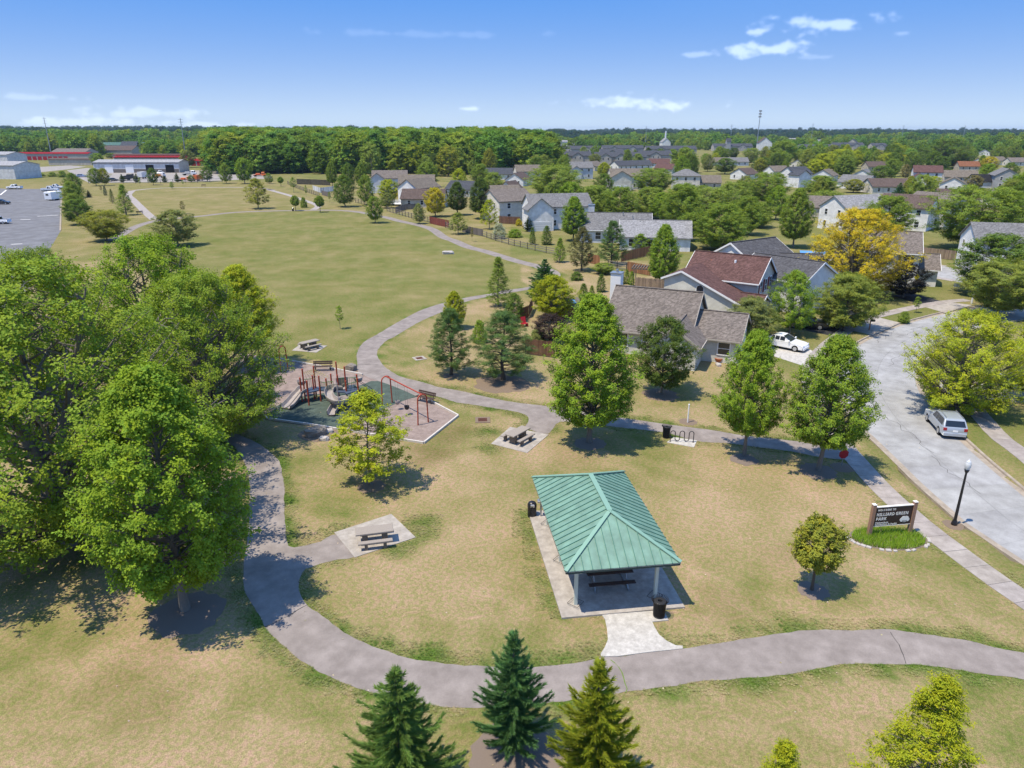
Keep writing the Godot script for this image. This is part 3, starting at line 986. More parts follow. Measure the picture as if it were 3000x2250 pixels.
# ---------------------------------------------------------------- vehicles
func car(label: String, at: Vector3, turn: float, o: Dictionary) -> void:
	# o: paint [r,g,b], type suv|sedan|pickup|van; nose towards +x
	var ty: String = o.type
	var key := "paint_%s" % o.key
	var paint := mat(key, lin(o.paint[0], o.paint[1], o.paint[2]), 0.35, "", 1.0, {"metal": o.get("metal", 0.0), "coat": 0.8, "spec": 0.5})
	var t := thing(o.get("n", "parked_car"), label, o.get("cat", "car"), at, turn, o.get("g", ""))
	var L: float = o.get("L", 4.6)
	var W: float = o.get("W", 1.82)
	var H: float = o.get("H", 1.65)
	# side outline of the lower body (x, y) as shares of L and H, then the cabin
	var low := []
	var cab := []
	match ty:
		"suv":
			low = [[-0.49, 0.20], [-0.50, 0.40], [-0.485, 0.60], [-0.47, 0.62], [0.22, 0.60], [0.44, 0.54], [0.49, 0.46], [0.50, 0.30], [0.49, 0.18]]
			cab = [[-0.485, 0.60], [-0.405, 0.91], [-0.34, 0.975], [-0.12, 1.0], [0.03, 0.965], [0.245, 0.59]]
		"van":
			low = [[-0.49, 0.18], [-0.50, 0.40], [-0.49, 0.58], [0.30, 0.55], [0.46, 0.46], [0.50, 0.36], [0.49, 0.17]]
			cab = [[-0.49, 0.57], [-0.46, 0.94], [-0.40, 0.99], [0.02, 1.0], [0.12, 0.96], [0.34, 0.54]]
		"pickup":
			low = [[-0.49, 0.26], [-0.50, 0.54], [0.22, 0.56], [0.46, 0.54], [0.50, 0.46], [0.50, 0.26]]
			cab = [[-0.13, 0.55], [-0.11, 0.97], [0.0, 1.0], [0.10, 0.98], [0.24, 0.55]]
		_:
			low = [[-0.49, 0.20], [-0.50, 0.42], [-0.48, 0.64], [-0.30, 0.66], [0.18, 0.64], [0.42, 0.55], [0.49, 0.44], [0.50, 0.28], [0.49, 0.16]]
			cab = [[-0.36, 0.65], [-0.22, 0.95], [-0.12, 1.0], [0.0, 0.99], [0.21, 0.63]]
	var body := Shape.new()
	for pass_ in 2:
		var prof: Array = [low, cab][pass_]
		var rows := []
		for q in [[-1.0, 0.80], [-0.97, 0.93], [-0.90, 1.0], [0.90, 1.0], [0.97, 0.93], [1.0, 0.80]] if pass_ == 0 else [[-1.0, 0.0], [-0.96, 0.9], [-0.86, 1.0], [0.86, 1.0], [0.96, 0.9], [1.0, 0.0]]:
			rows.append(q)
		var n := prof.size()
		var first := body.v.size()
		for q in rows:
			for p in prof:
				var y: float = p[1] * H
				var z: float = q[0] * W / 2
				var x: float = p[0] * L
				if pass_ == 0:
					var mid := 0.42 * H
					y = mid + (y - mid) * q[1]
					x *= lerpf(0.965, 1.0, (q[1] - 0.8) / 0.2)
				else:
					var base: float = prof[0][1] * H
					var up: float = clampf((y - base) / (H - base), 0.0, 1.0)
					y = base + (y - base) * (1.0 if q[1] > 0.5 else 0.9)
					z *= lerpf(0.97, 0.80, up) if q[1] > 0.5 or up > 0.2 else 0.97
				body.v.append(Vector3(x, y, z))
				body.c.append(Color.WHITE)
		for a in rows.size() - 1:
			for p in n - 1:
				var k := first + a * n + p
				body.i.append_array([k, k + n, k + n + 1, k, k + n + 1, k + 1])
		for e in [0, rows.size() - 1]:
			for p in range(1, n - 1):
				var k: int = first + e * n
				body.i.append_array([k, k + p, k + p + 1])
		if pass_ == 0:   # floor
			var k := first
			for a in rows.size() - 1:
				body.i.append_array([first + a * n, first + (a + 1) * n, first + a * n + n - 1, first + a * n + n - 1, first + (a + 1) * n, first + (a + 1) * n + n - 1])
	if ty == "pickup":
		body.box(Vector3(-0.31 * L, 0.60 * H, W * 0.46), Vector3(0.36 * L, 0.10 * H, 0.06))
		body.box(Vector3(-0.31 * L, 0.60 * H, -W * 0.46), Vector3(0.36 * L, 0.10 * H, 0.06))
		body.box(Vector3(-0.49 * L, 0.60 * H, 0), Vector3(0.06, 0.10 * H, W * 0.9))
	add("body", body, paint, t)
	if ty == "pickup":
		var bed := Shape.new()
		bed.box(Vector3(-0.31 * L, 0.565 * H, 0), Vector3(0.34 * L, 0.03, W * 0.86))
		add("bed_liner", bed, tone("plastic_black"), t)
	# glass: on the slopes of the cabin
	var n := cab.size()
	var glass := func(called: String, a: Array, b: Array, inset: float) -> void:
		var s := Shape.new()
		var p := Vector3(a[0] * L, a[1] * H, 0)
		var q := Vector3(b[0] * L, b[1] * H, 0)
		var d := (q - p)
		var up := Vector3(-d.y, d.x, 0).normalized() * 0.012
		if up.y < 0:
			up = -up
		var base: float = cab[0][1] * H
		var wz := func(y: float) -> float:
			return W / 2 * lerpf(0.97, 0.80, clampf((y - base) / (H - base), 0.0, 1.0)) * 0.86
		var p1 := p + d * inset
		var q1 := q - d * inset * 0.6
		s.quad(p1 + up + Vector3(0, 0, wz.call(p1.y)), q1 + up + Vector3(0, 0, wz.call(q1.y)), q1 + up - Vector3(0, 0, wz.call(q1.y)), p1 + up - Vector3(0, 0, wz.call(p1.y)))
		add(called, s, tone("glass"), t)
	glass.call("windscreen", cab[n - 1], cab[n - 2], 0.08)
	glass.call("rear_window", cab[0], cab[1], 0.12)
	for e in [-1.0, 1.0]:
		var base: float = cab[0][1] * H
		var xs: Array = [lerpf(cab[0][0], cab[1][0], 0.5) + 0.03, -0.16, -0.05, lerpf(cab[n - 1][0], cab[n - 2][0], 0.5) - 0.03] if ty != "pickup" else [-0.10, 0.03, 0.05, 0.14]
		for k in [0, 2] if ty == "pickup" else [0, 1, 2]:
			var s := Shape.new()
			var y0 := base + 0.04
			var y1 := lerpf(base, H, 0.82)
			var x0: float = xs[k] + 0.008
			var x1: float = xs[k + 1] - 0.008
			var z0 := W / 2 * 0.972
			var z1 := W / 2 * lerpf(0.97, 0.80, 0.82) * 1.012
			var in0 := 0.05 if k == 0 else 0.0
			var in1 := 0.07 if x1 > 0.08 else 0.0
			s.quad(Vector3(x0 * L, y0, e * z0), Vector3((x0 + in0 * 0.6) * L, y1, e * z1), Vector3((x1 - in1) * L, y1, e * z1), Vector3(x1 * L, y0, e * z0))
			add("side_window", s, tone("glass"), t)
		var mir := Shape.new()
		mir.cbox(Vector3((cab[n - 1][0] - 0.04) * L, base + 0.12, e * (W / 2 + 0.07)), Vector3(0.12, 0.15, 0.2), 0.03)
		add("mirror", mir, paint, t)
		var hl := Shape.new()
		hl.box(Vector3(0.475 * L, 0.47 * H, e * W * 0.38), Vector3(0.16, 0.12, 0.32))
		add("headlight", hl, tone("lamp_clear"), t)
		var tl := Shape.new()
		tl.box(Vector3(-0.488 * L, 0.52 * H, e * W * 0.41), Vector3(0.10, 0.22, 0.24))
		add("tail_light", tl, tone("lamp_red"), t)
		for x in [-0.30, 0.315]:
			var r: float = o.get("wheel", 0.34)
			var w := Shape.new()
			var p := PackedVector3Array([Vector3(x * L, r, e * (W / 2 - 0.20)), Vector3(x * L, r, e * (W / 2 - 0.19)), Vector3(x * L, r, e * (W / 2 - 0.0)), Vector3(x * L, r, e * (W / 2 + 0.015))])
			w.tube(p, PackedFloat32Array([r * 0.8, r, r, r * 0.86]), 18)
			var wheel := add("wheel", w, tone("tyre"), t)
			var rm := Shape.new()
			rm.pole(Vector3(x * L, r, e * (W / 2 + 0.005)), Vector3(x * L, r, e * (W / 2 + 0.028)), r * 0.62, 14)
			add("rim", rm, tone("rim"), wheel)
			var ar := Shape.new()
			var ap := PackedVector3Array()
			var rr := PackedFloat32Array()
			for k in 9:
				var a := PI * k / 8.0
				ap.append(Vector3(x * L + cos(a) * (r + 0.07), r + sin(a) * (r + 0.06), e * (W / 2 - 0.02)))
				rr.append(0.045)
			ar.tube(ap, rr, 5)
			add("wheel_arch", ar, tone("plastic_black") if o.get("arch", false) else paint, t)
	var bp := Shape.new()
	bp.cbox(Vector3(-0.497 * L, 0.27 * H, 0), Vector3(0.12, 0.16 * H, W * 0.9), 0.03)
	add("bumper", bp, paint, t)
	bp = Shape.new()
	bp.cbox(Vector3(0.497 * L, 0.25 * H, 0), Vector3(0.12, 0.16 * H, W * 0.88), 0.03)
	add("bumper", bp, paint, t)
	var sill := Shape.new()
	sill.box(Vector3(0, 0.17 * H, 0), Vector3(0.90 * L, 0.07 * H, W * 0.90))
	add("underbody", sill, tone("plastic_black"), t)
	var pl := Shape.new()
	pl.box(Vector3(-0.505 * L, 0.44 * H, 0), Vector3(0.03, 0.14, 0.34))
	add("number_plate", pl, tone("white_paint"), t)
	if o.get("rack", false):
		for e in [-1.0, 1.0]:
			var s := Shape.new()
			s.bar(Vector3(-0.36 * L, H + 0.03, e * W * 0.34), Vector3(0.02 * L, H + 0.03, e * W * 0.34), 0.04, 0.04)
			add("roof_rail", s, tone("rim"), t)

func truck(label: String, at: Vector3, turn: float, cab: Color, cargo: String, cargo_colour: Color, size := 1.0) -> void:
	var t := thing("work_truck", label, "truck", at, turn)
	t.scale = Vector3.ONE * size
	var key := "%.2f_%.2f_%.2f" % [cab.r, cab.g, cab.b]
	var cm := mat("truck_" + key, cab, 0.45)
	var lm := mat("cargo_%.2f_%.2f_%.2f" % [cargo_colour.r, cargo_colour.g, cargo_colour.b], cargo_colour, 0.6, "stain", 3.0)
	var s := Shape.new()
	s.cbox(Vector3(2.3, 1.55, 0), Vector3(1.6, 1.9, 2.1), 0.18)
	s.cbox(Vector3(3.3, 1.05, 0), Vector3(0.9, 0.95, 1.9), 0.12)
	add("cab", s, cm, t)
	var g := Shape.new()
	g.box(Vector3(3.08, 2.0, 0), Vector3(0.08, 0.65, 1.8))
	g.box(Vector3(2.4, 2.0, 1.04), Vector3(0.9, 0.6, 0.06))
	g.box(Vector3(2.4, 2.0, -1.04), Vector3(0.9, 0.6, 0.06))
	add("window", g, tone("glass"), t)
	var f := Shape.new()
	f.box(Vector3(0, 0.65, 0), Vector3(6.6, 0.25, 1.0))
	add("chassis", f, tone("plastic_black"), t)
	var b := Shape.new()
	if cargo == "box":
		b.box(Vector3(-1.0, 2.0, 0), Vector3(4.6, 2.4, 2.3))
	elif cargo == "tipper":
		for z in [-1.1, 1.1]:
			b.box(Vector3(-1.0, 1.35, z), Vector3(4.2, 1.0, 0.08))
		b.box(Vector3(-3.1, 1.35, 0), Vector3(0.08, 1.0, 2.2))
		b.box(Vector3(1.1, 1.55, 0), Vector3(0.08, 1.4, 2.2))
		b.box(Vector3(-1.0, 0.95, 0), Vector3(4.2, 0.1, 2.2))
	else:
		b.box(Vector3(-1.0, 0.95, 0), Vector3(4.4, 0.12, 2.2))
		b.cbox(Vector3(-0.6, 1.4, 0), Vector3(2.4, 0.9, 1.4), 0.2)
	add("cargo_bed", b, lm, t)
	for x in [-2.1, 2.9]:
		for e in [-1.0, 1.0]:
			var w := Shape.new()
			w.pole(Vector3(x, 0.45, e * 0.75), Vector3(x, 0.45, e * 1.05), 0.45, 14)
			add("wheel", w, tone("tyre"), t)

# ---------------------------------------------------------------- park furniture
func shelter(at: Vector3, turn: float) -> void:
	var t := thing("picnic_shelter", "open picnic shelter with green standing seam hip roof on pale posts", "shelter", at, turn)
	var hw := 2.79
	var hl := 4.82
	var eave := 2.62
	var pitch := 0.5
	var rise := hw * pitch
	# each roof panel with its standing seam
	var sides := [[Vector3(-hw, 0, hl), Vector3(0, 0, -1), Vector3(1, 0, 0), hl * 2], [Vector3(hw, 0, -hl), Vector3(0, 0, 1), Vector3(-1, 0, 0), hl * 2], [Vector3(hw, 0, hl), Vector3(-1, 0, 0), Vector3(0, 0, -1), hw * 2], [Vector3(-hw, 0, -hl), Vector3(1, 0, 0), Vector3(0, 0, 1), hw * 2]]
	for s in sides:
		var n := int(roundf(s[3] / 0.43))
		var w: float = s[3] / n
		var up: Vector3 = (s[2] + Vector3(0, pitch, 0))
		var nrm: Vector3 = s[1].cross(up).normalized()
		if nrm.y < 0:
			nrm = -nrm
		for k in n:
			var a := k * w
			var b := (k + 1) * w
			var run := func(x: float) -> float: return minf(hw, minf(x, s[3] - x))
			var pts := [[a + 0.004, 0.0], [a + 0.004, run.call(a)]]
			if a < hw and b > hw:
				pts.append([hw, hw])
			if a < s[3] - hw and b > s[3] - hw:
				pts.append([s[3] - hw, run.call(s[3] - hw)])
			pts.append([b - 0.004, run.call(b)])
			pts.append([b - 0.004, 0.0])
			var p := Shape.new()
			var q := []
			for e in pts:
				q.append(s[0] + s[1] * e[0] + up * e[1] + Vector3(0, eave, 0))
			for e in range(1, q.size() - 1):
				p.tri(q[0], q[e], q[e + 1])
			p.quad(q[0] + Vector3(0, -0.03, 0), q[0], q[-1], q[-1] + Vector3(0, -0.03, 0))
			var o := add("roof_panel", p, tone("roof_green"), t)
			if k > 0 and run.call(a) > 0.15:
				var g := Shape.new()
				var r0: Vector3 = s[0] + s[1] * a + Vector3(0, eave, 0) + nrm * 0.022
				g.bar(r0, r0 + up * (run.call(a) - 0.06), 0.022, 0.05, nrm)
				add("seam", g, tone("seam_shade_green"), o)
	var c := Shape.new()
	var A := Vector3(0, eave + rise, hl - hw)
	var B := Vector3(0, eave + rise, -hl + hw)
	c.bar(A + Vector3(0, 0.05, 0), B + Vector3(0, 0.05, 0), 0.26, 0.05)
	add("ridge_cap", c, tone("cap_green"), t)
	for e in [[A, -1, 1], [A, 1, 1], [B, -1, -1], [B, 1, -1]]:
		var h := Shape.new()
		h.bar(e[0] + Vector3(0, 0.045, 0), Vector3(e[1] * hw, eave + 0.045, e[2] * hl), 0.20, 0.05)
		add("hip_cap", h, tone("cap_green"), t)
	var f := Shape.new()
	for e in [-1.0, 1.0]:
		f.box(Vector3(e * (hw - 0.04), eave - 0.10, 0), Vector3(0.05, 0.14, hl * 2 - 0.06))
		f.box(Vector3(0, eave - 0.10, e * (hl - 0.04)), Vector3(hw * 2 - 0.14, 0.14, 0.05))
	add("fascia", f, tone("beam_dark"), t)
	var cl := Shape.new()
	for s in sides:
		var w: float = s[3]
		var up: Vector3 = (s[2] + Vector3(0, pitch, 0))
		var o: Vector3 = s[0] + Vector3(0, eave - 0.05, 0)
		cl.quad(o, o + s[1] * w, o + s[1] * (w - hw) + up * hw, o + s[1] * hw + up * hw)
	add("soffit", cl, tone("ceiling_board"), t)
	for x in [-2.02, 2.02]:
		for z in [-3.75, 0.05, 3.80]:
			var p := Shape.new()
			p.cbox(Vector3(x, 1.24, z), Vector3(0.16, 2.48, 0.16), 0.01)
			add("post", p, tone("cream_post"), t)
			var bp := Shape.new()
			for e in 4:
				var a := e * PI / 2
				var d := Vector3(cos(a), 0, sin(a))
				var d2 := Vector3(-sin(a), 0, cos(a))
				bp.bar(Vector3(x, 0.105, z) + d * 0.42, Vector3(x, 0.105, z) + d2 * 0.42, 0.02, 0.012)
			add("slab_joint", bp, tone("crack"), t)
	for x in [-2.02, 2.02]:
		var b := Shape.new()
		b.box(Vector3(x, 2.44, 0), Vector3(0.12, 0.22, hl * 2 - 0.3))
		add("beam", b, tone("cream_post"), t)

func plank_table(at: Vector3, turn: float, label: String) -> void:
	var t := thing("picnic_table", label, "picnic table", at, turn, "plank picnic tables under the shelter")
	for k in 5:
		var s := Shape.new()
		s.cbox(Vector3(0, 0.75, (k - 2) * 0.145), Vector3(2.4, 0.045, 0.138), 0.008)
		add("tabletop_plank", s, tone("plank_brown"), t)
	for e in [-1.0, 1.0]:
		for k in 2:
			var s := Shape.new()
			s.cbox(Vector3(0, 0.45, e * (0.66 + 0.135 * k)), Vector3(2.4, 0.045, 0.128), 0.008)
			add("seat_plank", s, tone("plank_brown"), t)
		var f := Shape.new()
		var x: float = e * 0.85
		f.tube(PackedVector3Array([Vector3(x, 0.03, -0.72), Vector3(x, 0.72, -0.18)]), PackedFloat32Array([0.03, 0.03]), 7)
		f.tube(PackedVector3Array([Vector3(x, 0.03, 0.72), Vector3(x, 0.72, 0.18)]), PackedFloat32Array([0.03, 0.03]), 7)
		f.bar(Vector3(x, 0.41, -0.82), Vector3(x, 0.41, 0.82), 0.05, 0.05)
		f.bar(Vector3(x, 0.71, -0.34), Vector3(x, 0.71, 0.34), 0.05, 0.04)
		f.bar(Vector3(x, 0.03, -0.85), Vector3(x, 0.03, 0.85), 0.05, 0.05)
		add("frame", f, tone("galvanised"), t)

func stone_table(at: Vector3, turn: float, label: String) -> void:
	var t := thing("picnic_table", label, "picnic table", at, turn, "concrete picnic tables on pads")
	var s := Shape.new()
	s.cbox(Vector3(0, 0.735, 0), Vector3(2.1, 0.09, 0.82), 0.02)
	add("tabletop", s, tone("table_concrete"), t)
	for x in [-0.55, 0.55]:
		var l := Shape.new()
		l.cbox(Vector3(x, 0.345, 0), Vector3(0.32, 0.69, 0.52), 0.02)
		add("leg", l, tone("table_leg_concrete"), t)
	for e in [-1.0, 1.0]:
		var b := Shape.new()
		b.cbox(Vector3(0, 0.44, e * 0.78), Vector3(1.9, 0.085, 0.30), 0.02)
		var bench := add("bench", b, tone("table_concrete"), t)
		for x in [-0.52, 0.52]:
			var l := Shape.new()
			l.cbox(Vector3(x, 0.2, e * 0.78), Vector3(0.18, 0.395, 0.22), 0.02)
			add("leg", l, tone("table_leg_concrete"), bench)

func slatted_bin(at: Vector3, label: String, r := 0.33, h := 0.95) -> void:
	var t := thing("litter_bin", label, "bin", at)
	var n := 30
	for k in n:
		var a := TAU * k / n
		var d := Vector3(cos(a), 0, sin(a))
		var s := Shape.new()
		s.tube(PackedVector3Array([d * r * 0.82 + Vector3(0, 0.06, 0), d * r * 0.86 + Vector3(0, h * 0.55, 0), d * r * 0.95 + Vector3(0, h * 0.86, 0), d * r * 1.28 + Vector3(0, h, 0)]), PackedFloat32Array([0.016, 0.016, 0.016, 0.014]), 4)
		add("slat", s, tone("black_metal"), t)
	var rim := Shape.new()
	rim.lathe(Vector3.ZERO, [[r * 0.75, 0.02], [r * 0.85, 0.02], [r * 0.85, 0.07], [r * 0.75, 0.07]], 24)
	add("base_ring", rim, tone("black_metal"), t)
	var li := Shape.new()
	li.lathe(Vector3.ZERO, [[0.0, 0.05], [r * 0.76, 0.05], [r * 0.82, h * 0.84], [r * 0.86, h * 0.86], [r * 0.9, h * 0.885], [r * 0.80, h * 0.91], [r * 0.36, h * 0.93], [r * 0.33, h * 0.90], [r * 0.30, h * 0.55], [0.0, h * 0.55]], 28)
	add("liner", li, tone("plastic_black"), t)

func domed_bin(at: Vector3, label: String) -> void:
	var t := thing("litter_bin", label, "bin", at)
	var b := Shape.new()
	b.lathe(Vector3.ZERO, [[0.0, 0.0], [0.25, 0.0], [0.27, 0.03], [0.27, 0.70]], 20)
	add("body", b, tone("black_metal"), t)
	var d := Shape.new()
	d.lathe(Vector3.ZERO, [[0.285, 0.69], [0.285, 0.74], [0.27, 0.86], [0.21, 0.96], [0.11, 1.01], [0.0, 1.02]], 20)
	add("dome_lid", d, tone("black_metal"), t)
	var f := Shape.new()
	f.cbox(Vector3(0.02, 0.84, 0.235), Vector3(0.24, 0.17, 0.08), 0.03)
	add("flap", f, tone("rim"), t)

func bench(at: Vector3, turn: float, label: String) -> void:
	var t := thing("park_bench", label, "bench", at, turn)
	for k in 3:
		var s := Shape.new()
		s.cbox(Vector3(0, 0.46, -0.14 + k * 0.15), Vector3(1.85, 0.045, 0.13), 0.01)
		add("seat_plank", s, tone("plank_brown"), t)
	for k in 2:
		var s := Shape.new()
		s.cbox(Vector3(0, 0.66 + k * 0.17, -0.27 - k * 0.05), Vector3(1.85, 0.15, 0.04), 0.01, Basis(Vector3.RIGHT, -0.25))
		add("back_plank", s, tone("plank_brown"), t)
	for x in [-0.7, 0.7]:
		var f := Shape.new()
		f.bar(Vector3(x, 0, 0.14), Vector3(x, 0.43, 0.14), 0.05, 0.05)
		f.bar(Vector3(x, 0, -0.18), Vector3(x, 0.46, -0.2), 0.05, 0.05)
		f.bar(Vector3(x, 0.46, -0.22), Vector3(x, 0.9, -0.36), 0.05, 0.04)
		f.bar(Vector3(x, 0.42, -0.2), Vector3(x, 0.42, 0.2), 0.05, 0.04)
		add("leg_frame", f, tone("black_metal"), t)

func bike_rack(at: Vector3, turn: float, label: String) -> void:
	var t := thing("bike_rack", label, "bike rack", at, turn)
	var p := PackedVector3Array()
	var r := PackedFloat32Array()
	var x := -0.85
	p.append(Vector3(x, 0.0, 0))
	for k in 5:
		var up := k % 2 == 0
		var c := Vector3(x + 0.17, 0.70 if up else 0.24, 0)
		for j in 9:
			var a := PI - PI * j / 8.0
			p.append(c + Vector3(cos(a) * 0.17, (sin(a) if up else -sin(a)) * 0.17, 0))
		x += 0.34
	p.append(Vector3(x, 0.0, 0))
	for k in p.size():
		r.append(0.032)
	var s := Shape.new()
	s.tube(p, r, 8)
	add("loop_pipe", s, tone("black_metal"), t)
	for e in [-0.85, x]:
		var f := Shape.new()
		f.lathe(Vector3(e, 0, 0), [[0.0, 0.012], [0.08, 0.012], [0.08, 0.0]], 12)
		add("foot_plate", f, tone("black_metal"), t)

func text_part(parent: Node3D, words: String, at: Vector3, size: float, weight: int, spread := 1.0) -> void:
	var f := SystemFont.new()
	f.font_names = PackedStringArray(["Droid Sans"])
	f.font_weight = weight
	var m := TextMesh.new()
	m.text = words
	m.font = f
	m.font_size = 48
	m.pixel_size = size / 48.0
	m.depth = 0.006
	m.horizontal_alignment = HORIZONTAL_ALIGNMENT_LEFT
	var o := part("lettering", m, tone("sign_cream"), parent, Transform3D(Basis.from_scale(Vector3(spread, 1, 1)), at))

func park_sign(at: Vector3, turn: float) -> void:
	var t := thing("park_sign", "brown park name sign with cream lettering between two wooden posts", "sign", at, turn)
	var p := Shape.new()
	p.box(Vector3(0, 1.28, 0), Vector3(2.32, 1.20, 0.09))
	var panel := add("panel", p, tone("sign_brown"), t)
	var fr := Shape.new()
	fr.box(Vector3(0, 1.90, 0), Vector3(2.34, 0.045, 0.13))
	fr.box(Vector3(0, 0.665, 0), Vector3(2.34, 0.03, 0.11))
	add("trim", fr, tone("sign_cream"), panel)
	for e in [-1.0, 1.0]:
		var q := Shape.new()
		q.cbox(Vector3(e * 1.27, 1.03, 0), Vector3(0.20, 2.06, 0.20), 0.02)
		var o := add("post", q, tone("sign_post"), t)
		var c := Shape.new()
		c.cbox(Vector3(e * 1.27, 2.085, 0), Vector3(0.22, 0.045, 0.22), 0.015)
		add("cap", c, tone("sign_cream"), o)
	text_part(panel, "WELCOME TO", Vector3(-1.02, 1.70, 0.05), 0.165, 600, 1.05)
	text_part(panel, "HILLIARD GREEN", Vector3(-1.06, 1.41, 0.05), 0.265, 800, 0.93)
	text_part(panel, "PARK", Vector3(-1.06, 1.13, 0.05), 0.265, 800, 1.0)
	text_part(panel, "Columbus", Vector3(-1.06, 0.88, 0.05), 0.15, 600, 1.12)
	text_part(panel, "Recreation & Parks", Vector3(-1.06, 0.76, 0.05), 0.15, 600, 1.0)
	var em := Shape.new()
	for k in [[0.0, 0.0, 0.20], [-0.17, -0.02, 0.13], [0.17, -0.02, 0.13], [-0.08, 0.06, 0.15], [0.09, 0.06, 0.15]]:
		em.pole(Vector3(0.76 + k[0], 1.00 + k[1], 0.04), Vector3(0.76 + k[0], 1.00 + k[1], 0.052 + absf(k[0]) * 0.01), k[2], 18)
	add("emblem", em, tone("sign_cream"), panel)
	var tr := Shape.new()
	for k in 4:
		tr.bar(Vector3(0.76 + (k - 1.5) * 0.085, 0.76, 0.058), Vector3(0.76 + (k - 1.5) * 0.075, 0.93, 0.058), 0.03, 0.008, Vector3(0, 0, 1))
	add("emblem_trunk", tr, tone("sign_brown"), panel)

func street_lamp(at: Vector3, label: String, h := 4.1) -> void:
	var t := thing("street_lamp", label, "street lamp", at)
	var p := Shape.new()
	p.lathe(Vector3.ZERO, [[0.0, 0.0], [0.17, 0.0], [0.17, 0.10], [0.12, 0.30], [0.09, 0.34], [0.058, h - 0.95], [0.055, h - 0.80], [0.11, h - 0.70], [0.14, h - 0.56], [0.0, h - 0.55]], 14)
	add("post", p, tone("black_metal"), t)
	var g := Shape.new()
	g.lathe(Vector3.ZERO, [[0.11, h - 0.56], [0.155, h - 0.42], [0.17, h - 0.28], [0.15, h - 0.16], [0.11, h - 0.10]], 18)
	add("globe", g, tone("globe_glass"), t)
	var c := Shape.new()
	c.lathe(Vector3.ZERO, [[0.13, h - 0.10], [0.12, h - 0.05], [0.05, h - 0.01], [0.02, h + 0.08], [0.0, h + 0.10]], 14)
	add("finial", c, tone("globe_glass"), t)

func rock(called: String, label: String, at: Vector3, size: Vector3, turn: float, m: String, seed_: int) -> void:
	var n := FastNoiseLite.new()
	n.seed = seed_
	n.frequency = 0.9
	var s := Shape.new()
	var rings := 9
	var seg := 16
	for a in rings + 1:
		var phi := PI * a / rings
		for b in seg:
			var th := TAU * b / seg
			var d := Vector3(sin(phi) * cos(th), cos(phi), sin(phi) * sin(th))
			var e := Vector3(signf(d.x) * pow(absf(d.x), 0.6), signf(d.y) * pow(absf(d.y), 0.55), signf(d.z) * pow(absf(d.z), 0.6))
			e *= 1.0 + 0.30 * n.get_noise_3dv(d * 1.3)
			s.pt(Vector3(e.x * size.x, maxf(e.y, -0.5) * size.y + size.y * 0.45, e.z * size.z))
	for a in rings:
		for b in seg:
			var k := a * seg + b
			var l := a * seg + (b + 1) % seg
			# separate corners keep the facets crisp
			s.tri(s.v[k], s.v[l], s.v[l + seg])
			s.tri(s.v[k], s.v[l + seg], s.v[k + seg])
	var o := add(called, s, tone(m), self)
	o.position = at
	o.rotation.y = turn
	tag(o, label, "boulder")

func grate(at: Vector3, turn: float, label: String, ring: String) -> void:
	var t := thing("drain_grate", label, "drain", at, turn)
	var s := Shape.new()
	for e in [-1.0, 1.0]:
		s.cbox(Vector3(e * 0.48, 0.025, 0), Vector3(0.24, 0.05, 1.2), 0.01)
		s.cbox(Vector3(0, 0.024, e * 0.48), Vector3(0.72, 0.05, 0.24), 0.01)
	add("collar", s, tone(ring), t)
	var p := Shape.new()
	p.box(Vector3(0, 0.012, 0), Vector3(0.72, 0.01, 0.72))
	add("pit_shade", p, tone("opening_shade"), t)  # black sheet paints the dark under the bars
	for k in 8:
		var b := Shape.new()
		b.box(Vector3((k - 3.5) * 0.09, 0.032, 0), Vector3(0.05, 0.02, 0.72))
		add("bar", b, tone("rust"), t)

func swing_set(a: Vector3, b: Vector3, label: String, seats: Array) -> void:
	# a, b: the middle of the two arches at ground level
	var mid := (a + b) * 0.5
	var d := (b - a)
	var half := d.length() / 2
	var t := thing("swing_set", label, "swing set", mid, atan2(-d.z, d.x))
	var h := 2.5
	for e in [-1.0, 1.0]:
		for z in [-1.0, 1.0]:
			var p := PackedVector3Array()
			var r := PackedFloat32Array()
			for k in 7:
				var f := k / 6.0
				var w := 0.42
				p.append(Vector3(e * half, 0, z * w * 1.15).lerp(Vector3(e * half, h - 0.4, z * w), f))
				r.append(0.055)
			for k in range(1, 6):
				var an := PI / 2 * k / 5.0
				p.append(Vector3(e * half, h - 0.4 + sin(an) * 0.4, z * 0.42 * cos(an)))
				r.append(0.055)
			var s := Shape.new()
			s.tube(p, r, 8)
			add("leg", s, tone("red_metal"), t)
	var s := Shape.new()
	s.pole(Vector3(-half, h, 0), Vector3(half, h, 0), 0.055, 8)
	add("top_bar", s, tone("red_metal"), t)
	for q in seats:   # x along the bar, grey or black
		var o := Shape.new()
		for e in [-0.22, 0.22]:
			o.pole(Vector3(q[0] + e, h - 0.04, 0), Vector3(q[0] + e * 0.8, 0.78, 0), 0.012, 4)
		var ch := add("chain", o, tone("chain"), t)
		var st := Shape.new()
		st.lathe(Vector3(q[0], 0.48, 0), [[0.10, 0.0], [0.17, 0.05], [0.20, 0.2], [0.21, 0.32], [0.18, 0.33], [0.16, 0.2], [0.13, 0.08], [0.0, 0.05]], 14)
		add("bucket_seat", st, tone(q[1]), t)

